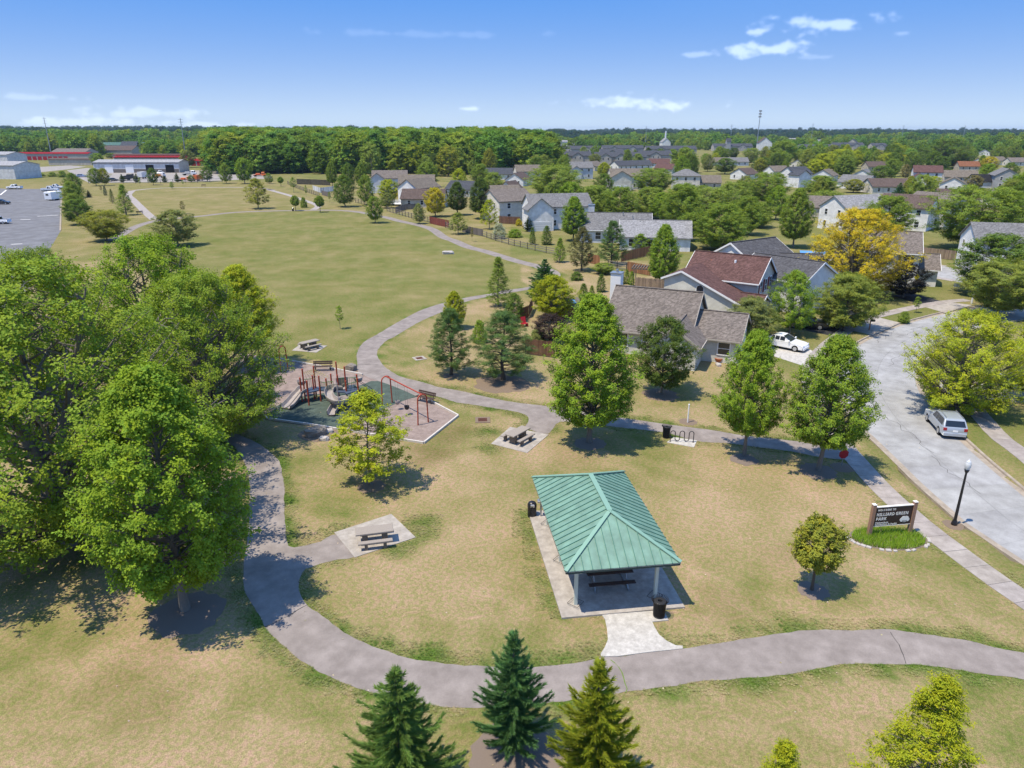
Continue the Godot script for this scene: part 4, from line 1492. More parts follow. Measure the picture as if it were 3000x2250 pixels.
func trough(path: PackedVector3Array, w: float, wall: float) -> Shape:
	var s := Shape.new()
	var prof := [[-0.5, 1.0], [-0.44, 0.9], [-0.40, 0.15], [-0.30, 0.0], [0.30, 0.0], [0.40, 0.15], [0.44, 0.9], [0.5, 1.0], [0.52, 0.8], [0.47, 0.0], [0.3, -0.14], [-0.3, -0.14], [-0.47, 0.0], [-0.52, 0.8]]
	var n := prof.size()
	for k in path.size():
		var d := (path[mini(k + 1, path.size() - 1)] - path[maxi(k - 1, 0)]).normalized()
		var side := d.cross(Vector3.UP).normalized()
		var up := side.cross(d)
		for q in prof:
			s.pt(path[k] + side * q[0] * w + up * q[1] * wall)
	for k in path.size() - 1:
		for j in n:
			var a := k * n + j
			var b := k * n + (j + 1) % n
			s.i.append_array([a, b, b + n, a, b + n, a + n])
	return s

func smooth3(p: PackedVector3Array, m: int) -> PackedVector3Array:
	var out := PackedVector3Array()
	var n := p.size()
	for k in n - 1:
		for j in m:
			out.append(p[k].cubic_interpolate(p[k + 1], p[maxi(k - 1, 0)], p[mini(k + 2, n - 1)], float(j) / m))
	out.append(p[n - 1])
	return out

func play_structure() -> void:
	var at := Vector3(-15.6, 0, -57.4)
	var t := thing("play_structure", "red posted play structure with two grey slides on green rubber", "play equipment", at)
	var P := func(p: Vector3) -> Vector3: return p - at
	for p in [Vector3(-18.06, 2.20, -57.15), Vector3(-17.86, 2.90, -57.38), Vector3(-17.25, 2.20, -56.32), Vector3(-17.15, 2.20, -57.72), Vector3(-17.09, 2.90, -58.11), Vector3(-16.48, 2.30, -57.28), Vector3(-15.94, 2.00, -57.45), Vector3(-15.68, 2.20, -58.15), Vector3(-15.30, 3.10, -58.76), Vector3(-14.97, 2.30, -57.57), Vector3(-14.27, 3.10, -57.41), Vector3(-14.13, 2.00, -56.89), Vector3(-13.41, 2.20, -58.00), Vector3(-13.20, 2.10, -57.30)]:
		var q: Vector3 = P.call(p)
		var s := Shape.new()
		s.pole(Vector3(q.x, 0, q.z), q, 0.065, 10)
		var o := add("post", s, tone("red_metal"), t)
		var c := Shape.new()
		c.lathe(q, [[0.075, -0.04], [0.075, 0.02], [0.04, 0.05], [0.0, 0.055]], 10)
		add("cap", c, tone("red_metal"), o)
	var decks := [[Vector3(-18.11, 0.95, -57.71), Vector3(-17.19, 0.95, -58.59), Vector3(-16.67, 0.95, -57.54), Vector3(-17.52, 0.95, -56.85)], [Vector3(-15.11, 1.10, -58.03), Vector3(-13.73, 1.10, -58.59), Vector3(-13.23, 1.10, -57.03), Vector3(-13.98, 1.10, -56.23)], [Vector3(-17.19, 0.85, -58.73), Vector3(-15.11, 1.10, -58.03), Vector3(-14.05, 1.10, -56.55), Vector3(-16.72, 0.85, -57.82)]]
	for d in decks:
		var s := Shape.new()
		var q := []
		for p in d:
			q.append(P.call(p))
		s.quad(q[0], q[1], q[2], q[3])
		for k in 4:
			var dn := Vector3(0, -0.09, 0)
			s.quad(q[k], q[(k + 1) % 4], q[(k + 1) % 4] + dn, q[k] + dn)
		s.quad(q[3] + Vector3(0, -0.09, 0), q[2] + Vector3(0, -0.09, 0), q[1] + Vector3(0, -0.09, 0), q[0] + Vector3(0, -0.09, 0))
		add("deck", s, tone("deck_blue"), t)
	# straight double slide
	var path := PackedVector3Array([P.call(Vector3(-17.93, 0.97, -57.60)), P.call(Vector3(-18.08, 0.95, -57.35)), P.call(Vector3(-18.35, 0.66, -57.07)), P.call(Vector3(-18.63, 0.34, -56.48)), P.call(Vector3(-18.82, 0.16, -55.81)), P.call(Vector3(-18.96, 0.14, -55.36))])
	add("straight_slide", trough(smooth3(path, 4), 1.05, 0.30), tone("slide_plastic"), t)
	var mid := Shape.new()
	var sm := smooth3(path, 4)
	for k in sm.size() - 1:
		mid.bar(sm[k] + Vector3(0, 0.03, 0), sm[k + 1] + Vector3(0, 0.03, 0), 0.07, 0.10)
	add("slide_divider", mid, tone("slide_plastic"), t)
	# spiral slide
	path = PackedVector3Array([P.call(Vector3(-14.32, 1.15, -57.35)), P.call(Vector3(-14.91, 1.12, -57.57)), P.call(Vector3(-15.49, 1.04, -57.46)), P.call(Vector3(-15.56, 0.94, -56.66)), P.call(Vector3(-15.19, 0.84, -55.63)), P.call(Vector3(-14.59, 0.74, -55.09)), P.call(Vector3(-14.15, 0.64, -55.35)), P.call(Vector3(-14.16, 0.54, -56.11)), P.call(Vector3(-14.47, 0.42, -56.02)), P.call(Vector3(-14.70, 0.28, -55.25)), P.call(Vector3(-14.77, 0.17, -54.49)), P.call(Vector3(-14.75, 0.15, -53.83))])
	add("spiral_slide", trough(smooth3(path, 5), 0.72, 0.36), tone("slide_plastic"), t)
	var col := Shape.new()
	var cc: Vector3 = P.call(Vector3(-14.76, 0.90, -56.43))
	col.pole(Vector3(cc.x, 0, cc.z), Vector3(cc.x, 2.0, cc.z), 0.06, 10)
	add("spiral_column", col, tone("slide_plastic"), t)
	var hood := Shape.new()
	hood.box((P.call(Vector3(-14.91, 1.12, -57.57)) + P.call(Vector3(-14.42, 1.15, -57.48))) * 0.5 + Vector3(0, 0.5, -0.32), Vector3(1.0, 0.75, 0.05), Basis(Vector3.UP, 0.35))
	add("slide_wall", hood, tone("slide_plastic"), t)
	# guard panels of coloured bars
	var guards := [[Vector3(-18.00, 1.75, -58.02), Vector3(-17.35, 1.75, -58.31), 0.95], [Vector3(-16.45, 1.75, -57.46), Vector3(-15.89, 1.75, -57.18), 0.9], [Vector3(-15.81, 1.80, -57.32), Vector3(-15.30, 1.80, -57.32), 0.95], [Vector3(-14.98, 2.00, -57.59), Vector3(-14.43, 2.00, -57.73), 1.1], [Vector3(-14.13, 2.00, -57.73), Vector3(-13.42, 2.00, -57.87), 1.1], [Vector3(-14.04, 1.75, -56.91), Vector3(-13.29, 1.75, -57.46), 1.1]]
	for k in guards.size():
		var a: Vector3 = P.call(guards[k][0])
		var b: Vector3 = P.call(guards[k][1])
		var g := Shape.new()
		g.pole(a, b, 0.025, 6)
		var o := add("guard_rail", g, tone("bar_green"), t)
		var n := maxi(5, int(a.distance_to(b) / 0.13))
		for j in n + 1:
			var q := a.lerp(b, float(j) / n)
			var s := Shape.new()
			s.pole(q, Vector3(q.x, guards[k][2], q.z), 0.016, 5)
			add("bar", s, tone("bar_green" if (j + k) % 3 else "bar_yellow"), o)
	# rope climber between the tall posts
	var n1: Vector3 = P.call(Vector3(-17.94, 2.60, -57.55))
	var n2: Vector3 = P.call(Vector3(-17.16, 2.60, -58.28))
	var n3: Vector3 = P.call(Vector3(-15.77, 2.00, -58.44))
	var net := Shape.new()
	for k in 8:
		var f := k / 7.0
		net.pole(n1.lerp(n2, f), n1.lerp(n3, f) + Vector3(0, -0.7 + 0.4 * f, 0), 0.014, 4)
		net.pole(n1.lerp(n3, f) + Vector3(0, -0.2, 0), n2.lerp(n3, f), 0.014, 4)
	add("rope_climber", net, tone("bar_yellow"), t)
	var hoop := Shape.new()
	for k in 3:
		var c: Vector3 = P.call(Vector3(-17.23, 0.30, -57.63)) + Vector3(k * 0.35, 0, 0.1 * k)
		var hp := PackedVector3Array()
		var hr := PackedFloat32Array()
		for j in 9:
			var a := PI * j / 8.0
			hp.append(c + Vector3(cos(a) * 0.35, sin(a) * 0.55 - 0.3, 0.15 * sin(a)))
			hr.append(0.018)
		hoop.tube(hp, hr, 5)
	add("arch_climber", hoop, tone("bar_yellow"), t)
	# stairs on the street side
	var a0: Vector3 = P.call(Vector3(-13.36, 1.10, -57.62))
	var a1: Vector3 = P.call(Vector3(-12.52, 0.00, -58.56))
	for k in 5:
		var s := Shape.new()
		var q := a0.lerp(a1, (k + 0.6) / 5.5)
		s.box(q, Vector3(0.55, 0.05, 0.85), Basis(Vector3.UP, atan2(-(a1 - a0).z, (a1 - a0).x)))
		add("stair_tread", s, tone("deck_blue"), t)
	var side := (a1 - a0).cross(Vector3.UP).normalized() * 0.42
	for e in [-1.0, 1.0]:
		var s := Shape.new()
		s.bar(a0 + side * e, a1 + side * e, 0.05, 0.22)
		s.pole(a0 + side * e + Vector3(0, 0.8, 0), a1 + side * e + Vector3(0, 0.8, 0), 0.022, 6)
		s.pole(a1 + side * e, a1 + side * e + Vector3(0, 0.8, 0), 0.022, 6)
		add("stair_rail", s, tone("plank_brown"), t)
	var bl := Shape.new()
	bl.box(P.call(Vector3(-14.90, 1.50, -58.17)), Vector3(0.75, 0.6, 0.05))
	add("blue_panel", bl, tone("panel_blue"), t)
	for q in [Vector3(-18.41, 1.30, -58.59), Vector3(-13.42, 1.60, -58.59)]:
		var cup := Shape.new()
		cup.lathe(P.call(q) + Vector3(0, -0.25, 0), [[0.05, 0.0], [0.28, 0.06], [0.36, 0.22], [0.38, 0.42], [0.34, 0.42], [0.30, 0.22], [0.0, 0.1]], 16)
		add("lookout_cup", cup, tone("slide_plastic"), t)

func sign_on_post(called: String, label: String, at: Vector3, turn: float, h: float, sides: int, r: float, face_mat: String, post_mat: String) -> void:
	var t := thing(called, label, "sign", at, turn)
	var p := Shape.new()
	p.pole(Vector3.ZERO, Vector3(0, h, 0), 0.03, 6)
	add("post", p, tone(post_mat), t)
	var s := Shape.new()
	var off := PI / sides if sides != 4 else 0.0
	for k in sides:
		var a := TAU * k / sides + off
		var b := TAU * (k + 1) / sides + off
		var c := Vector3(0, h - r, 0.045)
		s.tri(c, c + Vector3(cos(b), sin(b), 0) * r, c + Vector3(cos(a), sin(a), 0) * r)
		s.quad(c + Vector3(cos(a), sin(a), 0) * r, c + Vector3(cos(b), sin(b), 0) * r, c + Vector3(cos(b), sin(b), 0) * r + Vector3(0, 0, -0.012), c + Vector3(cos(a), sin(a), 0) * r + Vector3(0, 0, -0.012))
		s.tri(c + Vector3(0, 0, -0.012), c + Vector3(cos(a), sin(a), 0) * r + Vector3(0, 0, -0.012), c + Vector3(cos(b), sin(b), 0) * r + Vector3(0, 0, -0.012))
	add("plate", s, tone(face_mat), t)

# ---------------------------------------------------------------- ground
var lawn_noise := FastNoiseLite.new()
var fine_noise := FastNoiseLite.new()
var road_outline: PackedVector2Array
var field_lawn: PackedVector2Array
var dry_lawn: PackedVector2Array
var paved: Array[PackedVector2Array] = []
var xs := PackedFloat32Array()
var zs := PackedFloat32Array()
var splat := PackedFloat32Array()
var soil := PackedFloat32Array()

func grid_lines() -> void:
	var x := 0.0
	var right := PackedFloat32Array()
	while x < 9000.0:
		x += 0.6 if x < 62.0 else maxf(0.9, (x - 55.0) * 0.14)
		right.append(x)
	for k in range(right.size() - 1, -1, -1):
		xs.append(-right[k])
	xs.append(0.0)
	xs.append_array(right)
	var z := 400.0
	while z > 10.0:
		zs.append(z)
		z -= maxf(4.0, z * 0.4)
	z = 4.0
	while z > -9500.0:
		zs.append(z)
		var d := -z
		z -= 1.5 if d < 13.0 else 0.55 if d < 75.0 else maxf(0.6, (d - 40.0) * 0.018) if d < 400.0 else d * 0.12
	zs.reverse()   # ascending

func splatter(p: Vector2, r: float, amount: float, into: PackedFloat32Array) -> PackedFloat32Array:
	var i0 := xs.bsearch(p.x - r)
	var i1 := xs.bsearch(p.x + r)
	var j0 := zs.bsearch(p.y - r)
	var j1 := zs.bsearch(p.y + r)
	var n := xs.size()
	for j in range(j0, j1):
		for i in range(i0, i1):
			var d := Vector2(xs[i] - p.x, zs[j] - p.y).length() / r
			if d < 1.0:
				var q := j * n + i
				into[q] = maxf(into[q], amount * (1.0 - d * d))
	return into

func lawn_colour(x: float, z: float, green: float, bare: float) -> Color:
	var d := -z
	var a := lawn_noise.get_noise_2d(x, z)
	var b := fine_noise.get_noise_2d(x, z)
	var g: float
	# the mown field, the lawns round the shelter and the gardens are watered differently
	if d < 260.0 and Geometry2D.is_point_in_polygon(Vector2(x, z), field_lawn):
		g = 0.66 + 0.24 * a + 0.15 * b
	elif Geometry2D.is_point_in_polygon(Vector2(x, z), dry_lawn):
		g = 0.04 + 0.95 * a + 0.40 * b
	elif x < 26.0 and d < 128.0:
		g = 0.15 + 0.95 * a + 0.40 * b
	elif x < 0.0 and d < 340.0:
		g = 0.42 + 0.35 * a + 0.1 * b
	else:
		g = 0.62 + 0.4 * a
	g = clampf(maxf(g, green * (0.95 + 0.7 * b + 0.3 * a)), 0.0, 1.2)
	var dry := Color(0.555, 0.410, 0.280)
	var olive := Color(0.400, 0.335, 0.175)
	var lush := Color(0.185, 0.245, 0.068)
	var c := dry.lerp(olive, g / 0.5) if g < 0.5 else olive.lerp(lush, (g - 0.5) / 0.6)
	return c.lerp(Color(0.36, 0.25, 0.16), clampf(bare, 0.0, 1.0))

func ground() -> void:
	lawn_noise.seed = 4
	lawn_noise.frequency = 0.075
	lawn_noise.fractal_octaves = 4
	fine_noise.seed = 8
	fine_noise.frequency = 0.45
	fine_noise.fractal_octaves = 2
	var n := xs.size()
	var m := zs.size()
	var s := Shape.new()
	s.v.resize(n * m)
	s.c.resize(n * m)
	for j in m:
		for i in n:
			var q := j * n + i
			var x := xs[i]
			var z := zs[j]
			var y := 0.0
			if x > 8.0 and z < -10.0 and z > -130.0 and x < 140.0 and Geometry2D.is_point_in_polygon(Vector2(x, z), road_outline):
				y = -0.35
			s.v[q] = Vector3(x, y, z)
			s.c[q] = lawn_colour(x, z, splat[q], soil[q])
	s.i.resize((n - 1) * (m - 1) * 6)
	var e := 0
	for j in m - 1:
		for i in n - 1:
			var a := j * n + i
			s.i[e] = a
			s.i[e + 1] = a + 1
			s.i[e + 2] = a + n + 1
			s.i[e + 3] = a
			s.i[e + 4] = a + n + 1
			s.i[e + 5] = a + n
			e += 6
	setting("ground", s, tone("turf"))

func ragged(p: PackedVector2Array, by: float) -> PackedVector2Array:
	var out := PackedVector2Array()
	for k in p.size():
		var d := (p[(k + 1) % p.size()] - p[(k - 1 + p.size()) % p.size()]).normalized()
		out.append(p[k] + Vector2(d.y, -d.x) * rg.randf_range(-by, by))
	return out

func flat(called: String, pts: PackedVector2Array, y: float, m: String) -> void:
	var s := Shape.new()
	s.poly(pts, y)
	setting(called, s, tone(m))
	paved.append(pts)

func plate(called: String, pts: PackedVector2Array, y: float, m: String) -> void:
	var s := Shape.new()
	s.slab(pts, -0.06, y)
	setting(called, s, tone(m))
	paved.append(pts)

func way(called: String, centre: PackedVector2Array, w: float, y: float, m: String) -> void:
	var c := smooth(centre, 1.5)
	var l := offset(c, w / 2)
	var r := offset(c, -w / 2)
	var s := Shape.new()
	for k in c.size() - 1:
		s.quad(Vector3(r[k].x, y, r[k].y), Vector3(r[k + 1].x, y, r[k + 1].y), Vector3(l[k + 1].x, y, l[k + 1].y), Vector3(l[k].x, y, l[k].y))
	setting(called, s, tone(m))
	var o := l.duplicate()
	for k in range(r.size() - 1, -1, -1):
		o.append(r[k])
	paved.append(o)

func slab_walk(called: String, centre: PackedVector2Array, w: float, step: float, y: float, m: String) -> void:
	var c := smooth(centre, 0.5)
	var total := 0.0
	for k in c.size() - 1:
		total += c[k].distance_to(c[k + 1])
	c = resample(c, int(total / step))
	var l := offset(c, w / 2)
	var r := offset(c, -w / 2)
	var t := Node3D.new()
	t.name = numbered(called)
	add_child(t)
	t.set_meta("kind", "structure")
	for k in c.size() - 1:
		var s := Shape.new()
		var g := rg.randf_range(0.90, 1.0)
		s.colour = Color(g, g * rg.randf_range(0.985, 1.0), g * rg.randf_range(0.96, 1.0))
		var f := 0.012 / step
		var h := y + rg.randf_range(-0.004, 0.004)
		s.slab(PackedVector2Array([r[k].lerp(r[k + 1], f), r[k].lerp(r[k + 1], 1.0 - f), l[k].lerp(l[k + 1], 1.0 - f), l[k].lerp(l[k + 1], f)]), -0.05, h)
		add("slab", s, tone(m), t)
	var o := l.duplicate()
	for k in range(r.size() - 1, -1, -1):
		o.append(r[k])
	paved.append(o)

func kerb_line(edge: PackedVector2Array, inward: float) -> void:
	# edge: the road side face of the kerb; a gutter strip lies on the road side
	var c := smooth(edge, 0.8)
	var prof := [[0.45, -0.118], [0.02, -0.112], [0.0, 0.0], [-0.03, 0.03], [-0.17, 0.03], [-0.18, -0.2]]
	var rows := []
	for q in prof:
		rows.append(offset(c, q[0] * inward))
	var s := Shape.new()
	for k in c.size() - 1:
		for j in prof.size() - 1:
			var a: Vector2 = rows[j][k]
			var b: Vector2 = rows[j + 1][k]
			var a2: Vector2 = rows[j][k + 1]
			var b2: Vector2 = rows[j + 1][k + 1]
			s.quad(Vector3(a.x, prof[j][1], a.y), Vector3(b.x, prof[j + 1][1], b.y), Vector3(b2.x, prof[j + 1][1], b2.y), Vector3(a2.x, prof[j][1], a2.y))
	setting("kerb", s, tone("kerb"))

func street(left: PackedVector2Array, right: PackedVector2Array, panels: int) -> void:
	var l := resample(smooth(left, 0.6), panels * 3)
	var r := resample(smooth(right, 0.6), panels * 3)
	var t := Node3D.new()
	t.name = "road"
	add_child(t)
	t.set_meta("kind", "structure")
	for k in panels:
		for side in 2:
			var s := Shape.new()
			var g := rg.randf_range(0.92, 1.0)
			s.colour = Color(g, g, g * rg.randf_range(0.98, 1.0))
			for j in 3:
				var a := k * 3 + j
				var f0 := 0.004 if j == 0 else 0.0
				var f1 := 0.996 if j == 2 else 1.0
				var la := l[a].lerp(l[a + 1], f0)
				var lb := l[a].lerp(l[a + 1], f1)
				var ra := r[a].lerp(r[a + 1], f0)
				var rb := r[a].lerp(r[a + 1], f1)
				var u0 := 0.03 if side == 0 else 0.5012
				var u1 := 0.4988 if side == 0 else 0.97
				var p := [la.lerp(ra, u0), lb.lerp(rb, u0), lb.lerp(rb, u1), la.lerp(ra, u1)]
				s.quad(Vector3(p[0].x, -0.12, p[0].y), Vector3(p[1].x, -0.12, p[1].y), Vector3(p[2].x, -0.12, p[2].y), Vector3(p[3].x, -0.12, p[3].y))
			add("panel", s, tone("road"), t)
	var bed := Shape.new()
	for k in panels * 3:
		bed.quad(Vector3(l[k].x, -0.14, l[k].y), Vector3(l[k + 1].x, -0.14, l[k + 1].y), Vector3(r[k + 1].x, -0.14, r[k + 1].y), Vector3(r[k].x, -0.14, r[k].y))
	add("joint_filler", bed, tone("filler"), t)
	# wandering cracks
	for c in 9:
		var k := rg.randi_range(2, panels * 3 - 8)
		var u := rg.randf_range(0.2, 0.8)
		var s := Shape.new()
		var prev := l[k].lerp(r[k], u)
		for j in rg.randi_range(5, 14):
			u = clampf(u + rg.randf_range(-0.05, 0.05), 0.08, 0.92)
			var kk := mini(k + 1 + j / 2, panels * 3)
			var q := l[kk].lerp(r[kk], u)
			if j % 2 == 0:
				q = prev.lerp(q, 0.5) + Vector2(rg.randf_range(-0.12, 0.12), rg.randf_range(-0.12, 0.12))
			var d := (q - prev).normalized()
			var w := Vector2(d.y, -d.x) * 0.016
			s.quad(Vector3(prev.x - w.x, -0.116, prev.y - w.y), Vector3(q.x - w.x, -0.116, q.y - w.y), Vector3(q.x + w.x, -0.116, q.y + w.y), Vector3(prev.x + w.x, -0.116, prev.y + w.y))
			prev = q
		add("crack", s, tone("crack"), t)

func crack_line(pts: PackedVector2Array, w: float, y: float, m: String) -> Shape:
	var s := Shape.new()
	var c := smooth(pts, 0.25)
	var prev := c[0]
	for k in range(1, c.size()):
		var q := c[k] + Vector2(rg.randf_range(-0.03, 0.03), rg.randf_range(-0.03, 0.03))
		var d := (q - prev).normalized()
		var o := Vector2(d.y, -d.x) * w * rg.randf_range(0.3, 1.0)
		s.quad(Vector3(prev.x - o.x, y, prev.y - o.y), Vector3(q.x - o.x, y, q.y - o.y), Vector3(q.x + o.x, y, q.y + o.y), Vector3(prev.x + o.x, y, prev.y + o.y))
		prev = q
	return s

func edge_green(p: PackedVector2Array, r: float, amount: float) -> void:
	var c := smooth(p, 0.8)
	for q in c:
		splat = splatter(q + Vector2(rg.randf_range(-0.2, 0.2), rg.randf_range(-0.2, 0.2)), r * rg.randf_range(0.7, 1.3), amount * rg.randf_range(0.6, 1.15), splat)

func grass_blades() -> void:
	# one tuft of blades, set many times over the near lawns
	var s := Shape.new()
	for k in 7:
		var a := TAU * k / 7.0 + 0.4
		var d := Vector3(cos(a), 0, sin(a))
		var b := d * 0.02
		var w := Vector3(-sin(a), 0, cos(a)) * 0.009
		var h := 0.045 + 0.03 * fmod(k * 0.37, 1.0)
		s.tri(b - w, b + d * 0.045 + Vector3(0, h, 0), b + w)
	var mm := MultiMesh.new()
	mm.transform_format = MultiMesh.TRANSFORM_3D
	mm.use_colors = true
	mm.mesh = s.mesh(false)
	var place: Array[Transform3D] = []
	var tint := PackedColorArray()
	var r := RandomNumberGenerator.new()
	r.seed = 99
	var n := xs.size()
	for k in 260000:
		var d := 15.0 + 48.0 * pow(r.randf(), 0.85)
		var x := r.randf_range(-0.80, 0.80) * (d * 0.95 + 6.0)
		var p := Vector2(x, -d)
		var hit := false
		for q in paved:
			if Geometry2D.is_point_in_polygon(p, q):
				hit = true
				break
		if hit or Geometry2D.is_point_in_polygon(p, road_outline):
			continue
		var gi := zs.bsearch(-d) * n + xs.bsearch(x)
		var green := splat[gi]
		if green < 0.25:
			continue
		var c := lawn_colour(x, -d, maxf(green, 0.75), 0.0)
		var f := r.randf_range(0.75, 1.12)
		tint.append(Color(c.r * f, c.g * f * r.randf_range(0.96, 1.06), c.b * f))
		var h := r.randf_range(0.35, 0.75) * (1.0 + 1.2 * green)
		place.append(Transform3D(Basis(Vector3.UP, r.randf() * TAU).scaled(Vector3(1.1, h, 1.1)), Vector3(x, 0, -d)))
	mm.instance_count = place.size()
	for k in place.size():
		mm.set_instance_transform(k, place[k])
		mm.set_instance_color(k, tint[k])
	var o := MultiMeshInstance3D.new()
	o.name = "grass"
	o.multimesh = mm
	o.material_override = mat("blade", Color.WHITE, 1.0, "", 1.0, {"vc": true, "spec": 0.1})
	add_child(o)
	tag(o, "short dry grass blades over the near lawns", "grass")
	o.set_meta("kind", "stuff")

# ---------------------------------------------------------------- sky
func clouds() -> ImageTexture:
	var W := 4096
	var H := 2048
	var im := Image.create(W, H, false, Image.FORMAT_RGBA8)
	# white high cloud added above the view, filling the shadows with neutral light
	var fill_veil := FastNoiseLite.new()
	fill_veil.seed = 44
	fill_veil.frequency = 0.009
	fill_veil.fractal_octaves = 4
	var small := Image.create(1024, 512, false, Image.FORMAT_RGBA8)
	var vd := fill_veil.get_seamless_image(1024, 512).get_data()
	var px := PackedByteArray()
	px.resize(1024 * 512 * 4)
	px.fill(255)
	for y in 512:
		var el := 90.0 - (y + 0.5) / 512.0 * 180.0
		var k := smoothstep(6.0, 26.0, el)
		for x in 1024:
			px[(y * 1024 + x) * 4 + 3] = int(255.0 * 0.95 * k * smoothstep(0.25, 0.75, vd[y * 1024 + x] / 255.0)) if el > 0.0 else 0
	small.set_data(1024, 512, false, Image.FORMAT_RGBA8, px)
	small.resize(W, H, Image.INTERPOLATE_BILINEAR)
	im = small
	var n := FastNoiseLite.new()
	n.seed = 12
	n.frequency = 0.020
	n.fractal_octaves = 5
	var r := RandomNumberGenerator.new()
	r.seed = 31
	var list := [[21.12, 6.72, 3.97, 0.71, 1.0], [17.86, 5.28, 3.26, 0.64, 1.0], [17.24, 6.51, 1.35, 0.35, 0.95], [13.22, 5.19, 1.28, 0.21, 0.5], [9.77, 1.83, 4.79, 0.64, 0.75], [7.38, 2.1, 5.32, 0.32, 0.35], [-3.27, 1.6, 1.06, 0.21, 0.7], [-25.85, 1.18, 4.25, 0.43, 0.45], [-29.52, 0.48, 6.03, 0.46, 0.55], [-21.57, 0.4, 3.19, 0.25, 0.6], [-32.3, 2.04, 3.19, 0.25, 0.3], [26.12, 6.02, 0.78, 0.18, 0.35], [-6.91, 6.62, 9.22, 0.32, 0.16], [21.23, 4.8, 1.77, 0.18, 0.25]]
	for k in 34:   # the same kind of sky goes on all round
		var az := r.randf_range(40.0, 320.0)
		list.append([az, r.randf_range(1.5, 16.0), r.randf_range(1.0, 5.0), r.randf_range(0.2, 0.7), r.randf_range(0.25, 0.95)])
	for c in list:   # azimuth (0 ahead), elevation, half width, half height, strength
		var cx: float = c[0] / 360.0 * W
		var cy: float = (90.0 - c[1]) / 180.0 * H
		var hw: float = c[2] / 360.0 * W
		var hh: float = c[3] / 180.0 * H
		for y in range(int(cy - hh * 1.6), int(cy + hh * 1.6) + 1):
			for x in range(int(cx - hw * 1.3), int(cx + hw * 1.3) + 1):
				var u := (x - cx) / hw
				var v := (y - cy) / hh
				var q := n.get_noise_2d(x * 1.5, y * 3.4) + 0.35 * n.get_noise_2d(x * 5.0 + 700.0, y * 8.0)
				var e := 1.0 - sqrt(u * u + v * v * (1.6 if v > 0 else 1.0)) + q * 0.95
				var a := smoothstep(0.05, 0.75, e) * float(c[4])
				if a > 0.004:
					var xx := (x + W * 2) % W
					var old := im.get_pixel(xx, clampi(y, 0, H - 1)).a
					im.set_pixel(xx, clampi(y, 0, H - 1), Color(1, 1, 1, maxf(old, a)))
	return ImageTexture.create_from_image(im)

# ---------------------------------------------------------------- everything
func _ready() -> void:
	rg.seed = 2024
	var cam := Camera3D.new()
	cam.name = "camera"
	cam.position = Vector3(0, 22.0, 0)
	cam.rotation_degrees = Vector3(-19.6, 0, 0)
	cam.fov = 56.78
	cam.far = 12000.0
	cam.near = 0.5
	add_child(cam)
	var env := Environment.new()
	env.background_mode = Environment.BG_SKY
	var sky := ProceduralSkyMaterial.new()
	sky.sky_top_color = lin(0.028, 0.225, 0.70).linear_to_srgb()
	sky.sky_horizon_color = lin(0.58, 0.70, 0.80).linear_to_srgb()
	sky.sky_curve = 0.055
	sky.ground_bottom_color = lin(0.16, 0.16, 0.10).linear_to_srgb()
	sky.ground_horizon_color = lin(0.45, 0.58, 0.70).linear_to_srgb()
	sky.sun_angle_max = 6.0
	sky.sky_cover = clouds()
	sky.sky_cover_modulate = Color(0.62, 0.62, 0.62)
	env.sky = Sky.new()
	env.sky.sky_material = sky
	env.tonemap_mode = Environment.TONE_MAPPER_LINEAR
	env.tonemap_exposure = 1.25
	env.sdfgi_enabled = true
	env.ssao_enabled = true
	env.ssil_enabled = true
	env.fog_enabled = true
	env.fog_density = 0.00007
	env.fog_light_color = Color(0.72, 0.82, 0.95)
	var we := WorldEnvironment.new()
	we.name = "world"
	we.environment = env
	add_child(we)
	var sun := DirectionalLight3D.new()
	sun.name = "sun"
	sun.light_energy = 1.5
	sun.light_color = Color(1.0, 0.955, 0.87)
	sun.light_angular_distance = 0.5
	sun.shadow_enabled = true
	add_child(sun)
	sun.look_at_from_position(Vector3.ZERO, Vector3(0.325, -0.93, -0.17), Vector3.FORWARD)
	make_textures()
	make_materials()
	setting_out()
	furnish()
	vehicles()
	fences()
	for d in HOUSE_DATA:
		house(d)
	house_extras()
	make_kinds()
	for r in TREE_DATA:
		tree(r[0], r[1], r[2], r[3], r[4], r[5], r[6], r[7], r[8], TREE_GROUPS[r[9]], r[10] if r.size() > 10 else 0.0)
	masses()
	poles()

